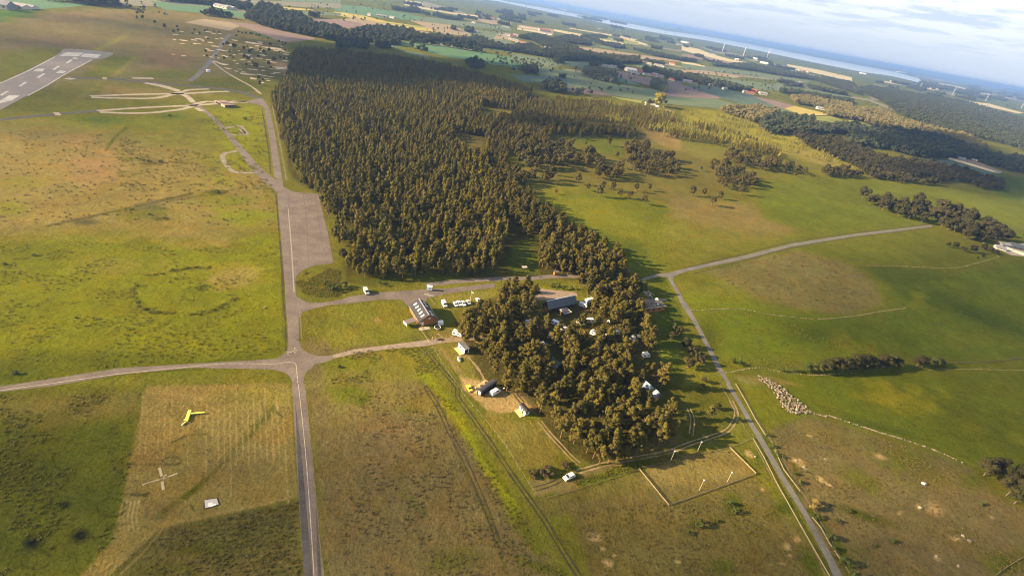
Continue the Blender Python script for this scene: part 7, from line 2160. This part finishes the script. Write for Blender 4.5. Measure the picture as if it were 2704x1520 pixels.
# ------------------------------------------------------------------ farmhouses
HOUSES = [
    # crop, x, y, length, width, height, wall, roof, label
    ('a', 330, 122, 34, 14, 7, WALLW, GREYROOF, 'pale farm sheds at the far left, right-hand block'), ('a', 180, 110, 30, 12, 6, WALLT, REDTILE, 'brick-coloured farm shed at the far left'), ('a', 440, 125, 26, 12, 6, WALLW, GREYROOF, 'long pale farm shed at the far left, rightmost'),
    ('a', 45, 130, 30, 18, 13, GREYROOF, GREYROOF, 'tall grey farm hall cut by the left edge of the picture'),
    ('b', 790, 125, 46, 18, 9, WALLW, GREYROOF, 'long pale farm shed before the far wood, left one'), ('b', 910, 138, 30, 16, 8, WALLW, GREYROOF, 'pale farm shed before the far wood, right one'),
    ('c', 435, 240, 14, 9, 9, WALLW, GREYROOF, 'tiny white house at the yellow field edge, left'), ('c', 620, 255, 40, 14, 7, WALLT, GREYROOF, 'grey farm at the yellow field edge, middle'), ('c', 780, 280, 22, 12, 8, WALLW, GREYROOF, 'white farmhouse at the yellow field edge, right'),
    ('c', 2290, 290, 30, 14, 10, WALLW, REDTILE, 'white house in the far village, left'), ('c', 2380, 300, 24, 12, 9, WALLW, GREYROOF, 'white house in the far village, right'), ('c', 2010, 355, 20, 12, 8, WALLW, GREYROOF, 'little white farm beside the far hedgerow'),
    ('c', 2490, 415, 40, 14, 7, WALLW, GREYROOF, 'long white farm shed under the far hedgerow'), ('c', 2550, 545, 40, 16, 8, WALLW, GREYROOF, 'white farm building at the wood corner'), ('c', 2040, 490, 18, 12, 7, WALLW, GREYROOF, 'small pale house between round trees'),
    ('d', 490, 135, 60, 22, 14, WALLW, REDTILE, 'white farm with long red roof on the tan field'), ('d', 545, 180, 60, 18, 8, WALLW, GREYROOF, 'long white shed below the red-roofed farm'), ('d', 560, 145, 24, 14, 12, WALLT, REDTILE, 'red-roofed outbuilding right of the far farm'),
    ('d', 20, 215, 30, 14, 9, WALLW, REDTILE, 'white village house at the wood edge, leftmost'), ('d', 65, 205, 24, 12, 9, WALLW, GREYROOF, 'white village house at the wood edge, second'), ('d', 30, 275, 40, 16, 8, WALLT, GREYROOF, 'tan farm shed below the wood-edge village'),
    ('d', 110, 305, 22, 12, 8, WALLW, GREYROOF, 'white village house left of the tan paddock'), ('d', 170, 320, 26, 12, 8, WALLW, REDTILE, 'white red-roofed village house left of the tan paddock'), ('d', 230, 335, 24, 12, 8, WALLW, GREYROOF, 'white village house nearest the tan paddock'),
    ('d', 545, 395, 20, 40, 7, WALLW, GREYROOF, 'white shed at the bottom of the tan paddock'), ('d', 690, 410, 44, 18, 10, WALLW, GREYROOF, 'big white farm hall inside the wood belt'), ('d', 650, 430, 24, 14, 9, WALLW, REDTILE, 'white red-roofed house beside the big farm hall'), ('d', 235, 245, 16, 12, 10, WALLW, GREYROOF, 'white house hidden in the blue-green wood'),
    ('d', 1350, 105, 50, 20, 9, WALLW, GREYROOF, 'pale farm on the sunlit cream fields'), ('d', 1440, 670, 44, 20, 7, WALLW, GREYROOF, 'pale farm yard sheds at the brown field corner, left'), ('d', 1530, 620, 22, 14, 14, WALLT, REDTILE, 'tall tan farmhouse at the brown field corner'), ('d', 1560, 685, 30, 16, 8, WALLW, GREYROOF, 'pale shed at the brown field corner, right'),
    ('d', 1530, 560, 16, 10, 7, WALLW, GREYROOF, 'tiny white house above the brown field corner'), ('d', 1800, 740, 34, 26, 12, OFFWHITE, OFFWHITE, 'pale domed farm hall at the village end'), ('d', 1900, 745, 36, 16, 10, WALLT, REDTILE, 'brick barn beside the pale domed hall'), ('d', 1870, 785, 24, 12, 7, WALLT, GREYROOF, 'low shed below the brick barn'),
    ('d', 2040, 795, 22, 11, 7, WALLW, GREYROOF, 'white house first in the village row under the trees'), ('d', 2130, 805, 24, 11, 7, WALLW, REDTILE, 'white red-roofed house second in the village row'), ('d', 2170, 800, 18, 11, 8, WALLW, GREYROOF, 'white house third in the village row'), ('d', 2240, 825, 26, 12, 7, WALLW, GREYROOF, 'white long house fourth in the village row'),
    ('d', 2270, 815, 18, 10, 7, WALLT, REDTILE, 'brick house fifth in the village row'), ('d', 2420, 875, 18, 11, 8, WALLW, REDTILE, 'white house sixth in the village row'), ('d', 2530, 890, 30, 14, 8, WALLW, GREYROOF, 'pale shed at the right end of the village row'),
    ('d', 2140, 605, 24, 14, 10, WALLW, REDTILE, 'pale house with red roof in the second village, left'), ('d', 2190, 605, 26, 14, 10, WALLT, REDTILE, 'red-roofed house in the second village, right'), ('d', 2080, 630, 20, 12, 8, WALLW, GREYROOF, 'white house below the second village'), ('d', 2230, 660, 40, 14, 8, WALLW, GREYROOF, 'grey-white houses below the second village'), ('d', 2425, 635, 24, 14, 10, WALLW, REDTILE, 'white house alone right of the second village'),
    ('d', 2340, 640, 0, 0, 0, None, None, ''), ('d', 2540, 340, 50, 20, 9, WALLW, GREYROOF, 'white farm halls on the far sunlit field'),
    ('e', 60, 670, 34, 14, 8, WALLW, GREYROOF, 'white farm at the left end of the tree row'), ('e', 170, 685, 26, 12, 7, WALLW, REDTILE, 'white farm second along the tree row'), ('e', 485, 735, 44, 16, 8, WALLW, GREYROOF, 'long white hall in front of the tree row'), ('e', 645, 785, 14, 10, 8, WALLW, GREYROOF, 'small white house alone in the green field'),
    ('e', 950, 835, 14, 10, 9, WALLW, GREYROOF, 'little white house at the right end of the tree row'), ('e', 1030, 850, 24, 14, 8, WALLT, REDTILE, 'tan house group at the right end of the tree row'), ('e', 1080, 835, 16, 12, 12, WALLT, REDTILE, 'tall tan house at the right end of the tree row'), ('e', 1220, 860, 24, 18, 9, WALLW, GREYROOF, 'grey-white barn under the arching trees'),
    ('e', 450, 255, 60, 20, 9, WALLW, GREYROOF, 'pale factory shed below the left turbine'), ('e', 830, 340, 26, 16, 12, WALLW, OFFWHITE, 'white silo house below the middle turbine'), ('e', 1110, 320, 50, 22, 10, WALLW, OFFWHITE, 'white works building between the turbines'), ('e', 1250, 395, 70, 26, 14, WALLW, OFFWHITE, 'big white works hall below the right turbine'),
    ('e', 1360, 410, 50, 22, 10, WALLW, OFFWHITE, 'white works hall right of the big one'), ('e', 1440, 445, 40, 18, 8, WALLW, GREYROOF, 'pale town house, left of the town row'), ('e', 1540, 445, 40, 18, 9, WALLW, GREYROOF, 'pale town house, second of the town row'), ('e', 1610, 460, 30, 18, 9, WALLW, REDTILE, 'red-roofed town house in the town row'),
    ('e', 1740, 490, 40, 18, 9, WALLW, GREYROOF, 'pale town house, middle of the town row'), ('e', 1790, 500, 30, 18, 9, WALLW, GREYROOF, 'white town house, middle of the town row'), ('e', 1840, 510, 36, 18, 9, WALLT, REDTILE, 'brick town house in the town row'), ('e', 1930, 530, 40, 18, 9, WALLW, GREYROOF, 'pale town house right in the town row'),
    ('e', 1690, 520, 30, 18, 9, WALLW, GREYROOF, 'white town house below the town row'), ('e', 1960, 580, 30, 18, 9, WALLW, GREYROOF, 'white town house at the blue wood edge'), ('e', 2150, 600, 36, 20, 12, WALLW, GREYROOF, 'white town block beside the blue wood'), ('e', 2110, 1085, 30, 14, 8, WALLW, GREYROOF, 'farmhouse before the tan sunlit wood'), ('e', 2520, 1225, 26, 12, 7, WALLW, GREYROOF, 'grey barn under the tan sunlit wood'), ('e', 1800, 1215, 40, 12, 6, OFFWHITE, OFFWHITE, 'long pale shed inside the dark wood'),
    ('e', 40, 80, 60, 20, 9, WALLW, OFFWHITE, 'white sheds far off near the lake'), ('e', 1790, 690, 24, 12, 8, WALLW, GREYROOF, 'white house by the dark far hedge'),
    ('g', 1420, 405, 60, 20, 12, WALLW, GREYROOF, 'white building in a gap of the big forest'), ('g', 1580, 500, 60, 30, 10, WALLW, GREYROOF, 'white houses in the big forest clearing'), ('g', 1980, 560, 50, 20, 12, WALLW, GREYROOF, 'white building at the right of the big forest'), ('g', 620, 98, 60, 20, 12, WALLW, OFFWHITE, 'white shed on the cream far field'), ('g', 1310, 75, 90, 30, 12, WALLW, OFFWHITE, 'white hall on the far plain'), ('g', 1230, 205, 90, 20, 10, WALLW, OFFWHITE, 'long white greenhouse on the far plain'),
    ('g', 30, 235, 50, 24, 16, WALLW, GREYROOF, 'pale block at the edge of the big forest'), ('g', 2170, 945, 60, 20, 8, WALLW, GREYROOF, 'pale shed in the wood gap far right'),
    ('R2', 1385, 485, 240, 70, 26, WALLW, OFFWHITE, 'big white hall at the end of the lake'), ('R2', 1015, 497, 70, 30, 14, WALLW, OFFWHITE, 'white building on the near lake shore'), ('R1', 680, 95, 260, 60, 22, WALLW, OFFWHITE, 'white works on the far lake shore'), ('R1', 1915, 290, 200, 60, 18, WALLW, OFFWHITE, 'white works farther right on the far lake shore'), ('R1', 1870, 415, 90, 30, 12, WALLW, OFFWHITE, 'white farm sheds on the near lake shore'),
    ('S5', 440, 185, 13, 10, 5, WALLW, GREYROOF, 'small white house behind the long pale wall'), ('S5', 900, 1255, 9, 7, 4, WALLW, GREYROOF, 'small pale shed beside the right-edge houses'), ('S5', 1120, 1250, 16, 9, 5, BLUEROOF, BLUEROOF, 'grey-roofed house at the right edge'), ('S5', 960, 1215, 13, 8, 4, GREYROOF, GREYROOF, 'blue-grey shed under the windbreak end'),
    ('S6', 1340, 775, 9, 6, 4, WALLW, OFFWHITE, 'white cottage beside the sunlit tree'), ('S6', 1520, 860, 5, 4.5, 4, WHITE, WHITE, 'white box-like hut at the foot of the sunlit tree'),
]
rgh = random.Random(31)
for c_, x, y, L, w_, h_, wm, rm, lb in HOUSES:
    if not L: continue
    p = at(c_, x, y)
    d = math.hypot(*p)
    k = 1.0
    t = thing('farmhouse' if L < 30 else 'farm_hall', p, lb, 'house' if L < 30 else 'hall', rgh.uniform(-.35, .35) - .05, 'far houses and halls')
    gable(t, L * k, w_ * k, h_ * .55 * k, h_ * k, wm, rm, .5, .3)
    if d < 4500:
        for q in range(3):
            MB().box((-L * .3 + q * L * .3, -w_ / 2 - .06, h_ * .3), (L * .10, .12, h_ * .18)).build('window', GLASS, t)
p = at('S6', 988, 880)
t = thing('white_silo', p, 'white slim silo left of the yellow-green sunlit tree', 'silo')
MB().tube((0, 0, 0), (0, 0, 10), 1.9, 1.9, 12).build('shell', WHITE, t); MB().tube((0, 0, 10), (0, 0, 11.6), 2.0, .3, 12).build('cap', OFFWHITE, t)
# the long pale silage walls far right
def far_wall(pts, h, w, lb):
    c = np.mean(np.array(pts), 0)
    t = thing('silage_wall', c, lb, 'wall')
    for a, b in zip(pts[:-1], pts[1:]):
        L, rz = axis_frame(a, b)
        MB().box(((a[0] + b[0]) / 2 - c[0], (a[1] + b[1]) / 2 - c[1], h / 2), (L, w, h), rz).build('panel', mat('pale_wall', (.48, .43, .33), .8, .06, .1), t)


far_wall(W('S5', '288,185 480,235 660,290 840,345 910,352'), 3.6, 1.2, 'long cream wall along the green field far right')
far_wall(W('S5', '330,140 400,135 530,175'), 3.0, 6, 'pale roofed bay behind the long cream wall, left')
far_wall(W('S5', '560,190 630,205'), 3.0, 8, 'pale roofed bay behind the long cream wall, right')
sheet('silage_yard', W('S5', '300,175 350,140 450,165 700,240 950,340 860,335 560,250'), .5, mat('yard_soil', (.19, .14, .09), .95, .2, .1))
far_wall(W('S5', '960,1245 1060,1285 1195,1330'), 2.2, 3.5, 'low pale roofs of the buildings at the right edge')
sheet('farm_yard', W('S5', '880,1260 960,1240 1195,1180 1195,1260 1195,1345 1050,1330'), .1, mat('yard_light', (.26, .22, .19), .95, .2, .1))
sheet('farm_track', W('S6', '1130,850 1300,850 1600,910 2000,960 2290,1060 2290,1100 1900,1010 1500,930 1130,910'), .1, DIRT)

# ------------------------------------------------------------------ tall grass standing in the meadows
TUFT = foliage('tall_grass', (0.120, 0.128, 0.018), (0.185, 0.160, 0.036), .4, .38)
def tuft_mesh(seed):
    b = MB(); r_ = random.Random(seed)
    for k in range(16):
        a = r_.uniform(0, 6.28); q = r_.uniform(0, .45); x, y = q * math.cos(a), q * math.sin(a)
        h = r_.uniform(.22, .5); l = r_.uniform(.1, .3); a2 = r_.uniform(0, 6.28); w = .09
        b.add([(x - w * math.sin(a2), y + w * math.cos(a2), 0), (x + w * math.sin(a2), y - w * math.cos(a2), 0), (x + l * math.cos(a2), y + l * math.sin(a2), h)], [(0, 1, 2)])
    me_ = bpy.data.meshes.new('tuft'); me_.from_pydata(b.v, [], b.f); me_.materials.append(TUFT); return me_
K_TUFT = bpy.data.collections.new('tuft_kind')
for k in range(5): K_TUFT.objects.link(bpy.data.objects.new('tuft_kind_%02d' % k, tuft_mesh(k)))


def tufts(name, polys, spacing, seed, thr, lo, hi):
    p_ = fill(polys, spacing, seed, (), .5)
    k = fbm(p_[:, 0] / 11 + seed, p_[:, 1] / 11, 3) > thr
    p_ = p_[k]
    scatter(name, p_, sizes(len(p_), lo, hi, seed), K_TUFT, seed)


tufts('tall_grass', [W('ML', '-100,420 600,380 1400,420 2080,420 2160,1180 1900,1250 -100,1400')], 2.4, 3, .54, .7, 1.7)
ringp = np.array([(p[0] + rg.uniform(-1.2, 1.2), p[1] + rg.uniform(-1.2, 1.2)) for s_ in ('1020,700 1010,760 1030,830 1080,880 1180,912 1320,925', '1430,930 1500,918 1590,895 1690,850 1780,800', '1130,630 1200,622', '1290,600 1430,575 1585,575', '1490,740 1555,715') for p in line_pts(W('ML', s_), 1.6)])
scatter('tall_grass', ringp, sizes(len(ringp), 1.4, 2.9, 71), K_TUFT, 72)
tufts('tall_grass', [W('BL', '-60,80 1050,60 1000,450 860,1160 560,1448 -60,1448')], 1.5, 4, .50, .6, 1.6)
tufts('tall_grass', [W('BM', '560,-40 760,0 1000,400 1300,850 1500,1250 1700,1448 1300,1448 1200,1000 900,420')], 1.5, 5, .52, .6, 1.3)
tufts('tall_grass', [W('BL', '1250,1110 2220,900 2260,1448 1000,1448')], 1.4, 6, .52, .5, 1.3)
tufts('tall_grass', [W('BR', '640,340 1500,400 2100,640 2500,1000 2600,1448 1300,1448 900,800'), W('BR', '-800,950 300,850 700,950 1000,1448 -600,1448')], 1.8, 7, .56, .5, 1.3)
tufts('tall_grass', [W('C6', '1370,1190 2030,1000 2560,900 2560,1000 2060,1110 1350,1290')], .9, 8, .3, .7, 1.5)
tufts('tall_grass', [W('MM', '-100,1230 400,1180 650,1180 900,1448 -100,1448')], 1.4, 9, .5, .6, 1.4)
tufts('tall_grass', [W('ML', '2240,680 2300,600 2450,560 2570,600 2570,790 2400,800 2270,760')], 1.0, 12, .35, .8, 1.8)
tufts('tall_grass', [W('TL', '1500,900 1980,820 2060,1330 1900,1290 1600,1000'), W('TL', '900,1050 1700,1180 2000,1340 2080,1448 900,1448')], 3.0, 10, .55, .9, 2.4)
tufts('tall_grass', [W('MR', '100,820 700,960 1500,1220 900,1330 300,1300')], 2.2, 11, .5, .7, 1.8)

STRAWG = foliage('straw_grass', (0.115, 0.095, 0.038), (0.190, 0.150, 0.068), .4, .38)
K_STRAW = bpy.data.collections.new('straw_kind')
for k in range(5):
    m_ = tuft_mesh(40 + k); m_.materials.clear(); m_.materials.append(STRAWG); K_STRAW.objects.link(bpy.data.objects.new('straw_kind_%02d' % k, m_))
for i_, (pl, sp_g, th_) in enumerate((('BM:0,60 560,0 980,480 1250,900 1500,1448 0,1448', 1.6, .52), ('BR:640,340 1500,400 2100,640 2575,1000 2575,1448 1300,1448 900,800', 1.8, .51), ('BR:-800,950 300,850 700,950 1000,1448 -600,1448', 1.6, .51), ('BL:1250,1100 2240,890 2270,1448 1000,1448', 1.3, .47), ('TL:0,1000 900,1020 1900,1250 2060,1448 2060,1700 0,1700', 4.0, .5), ('MR:160,600 880,445 1250,545 1440,690 1530,830 1200,915 860,885 420,740', 2.6, .48))):
    cr_, ps_ = pl.split(':')
    p_ = fill([W(cr_, ps_)], sp_g, 400 + i_, (), .5)
    p_ = p_[fbm(p_[:, 0] / 6, p_[:, 1] / 6 + i_, 3) > th_]
    scatter('dry_grass', p_, sizes(len(p_), .5, 1.3 if sp_g < 2 else 2.2, i_), K_STRAW, 410 + i_)
tufts('weeds', [heap], 1.3, 14, .45, .6, 1.4)

# ------------------------------------------------------------------ broken cloud above, which shades parts of the land
CLOUDM = bpy.data.materials.new('thin_cloud'); CLOUDM.use_nodes = True
qn, ql = CLOUDM.node_tree.nodes, CLOUDM.node_tree.links
qn.clear()
qo = qn.new('ShaderNodeOutputMaterial'); qm = qn.new('ShaderNodeMixShader'); qt = qn.new('ShaderNodeBsdfTransparent'); qd = qn.new('ShaderNodeBsdfTranslucent')
qd.inputs['Color'].default_value = (.9, .9, .92, 1); qm.inputs[0].default_value = .36
ql.new(qt.outputs[0], qm.inputs[1]); ql.new(qd.outputs[0], qm.inputs[2]); ql.new(qm.outputs[0], qo.inputs['Surface'])
DENSEM = CLOUDM.copy(); DENSEM.name = 'dense_cloud'
DENSEM.node_tree.nodes['Mix Shader'].inputs[0].default_value = .6
VEILM = CLOUDM.copy(); VEILM.name = 'thin_cloud_veil'
VEILM.node_tree.nodes['Mix Shader'].inputs[0].default_value = .16
CLOUD_Z = 1400.0


def cloud(shade, puff, seed, thin=1.0, m=None):
    """A flat cumulus whose shadow falls on the given stretch of land."""
    rg_c = np.random.default_rng(seed)
    off = np.array([TO_SUN.x, TO_SUN.y]) / TO_SUN.z * CLOUD_Z
    P = [(p[0] + off[0], p[1] + off[1]) for p in shade]
    pts_ = fill([P], puff * thin, seed, (), .4)
    b = MB()
    for q in pts_:
        r = puff * rg_c.uniform(.55, 1.0)
        b.blob((q[0], q[1], CLOUD_Z + rg_c.uniform(-.1, .35) * puff), (r, r, r * .42), int(rg_c.integers(1e6)), .16, 2)
    o = b.build('cloud', m or CLOUDM, None, True)
    o['kind'] = 'stuff'
    return o
cloud(W('S', '715,150 820,110 1130,150 1420,170 1480,232 1300,240 1000,236 735,240'), 80, 1, 1.0, DENSEM)
cloud(W('S', '-600,20 300,40 700,90 760,140 720,225 690,255 400,262 0,290 -600,330'), 95, 8, 1.2, VEILM)
cloud(W('TM', '1350,880 1700,930 2000,950 2250,985 2250,1030 1900,1010 1500,990 1300,960'), 26, 9, 1.0)
cloud(W('S', '1480,140 1640,170 1900,235 1800,248 1500,245'), 80, 2)
cloud(W('S', '-500,1090 300,1050 700,1150 1100,1270 1400,1370 2000,1380 2704,1330 3000,1700 -400,1800'), 34, 3, 1.15, VEILM)
cloud(W('S', '2250,330 2500,360 2704,420 2704,540 2500,480'), 90, 6)
cloud(W('S', '1900,780 2250,700 2800,600 3100,900 3000,1400 2500,1200 2300,1120 1980,980'), 40, 4, 1.2, VEILM)
# ------------------------------------------------------------------ the air
hb = MB()
hb.box((0, 0, 0), (2, 2, 2))
haze = hb.build('haze', bpy.data.materials.new('air'))
haze.scale = (72000, 72000, 88.0)
haze.location = (0, 0, 87.0)
tag(haze, kind='stuff')
hm = haze.data.materials[0]; hm.use_nodes = True
hm.node_tree.nodes.clear()
vo = hm.node_tree.nodes.new('ShaderNodeVolumePrincipled')
vo.inputs['Color'].default_value = (0.30, 0.52, 1.0, 1)
vo.inputs['Density'].default_value = 0.000085
vo.inputs['Anisotropy'].default_value = 0.35
ho = hm.node_tree.nodes.new('ShaderNodeOutputMaterial')
hm.node_tree.links.new(vo.outputs[0], ho.inputs['Volume'])
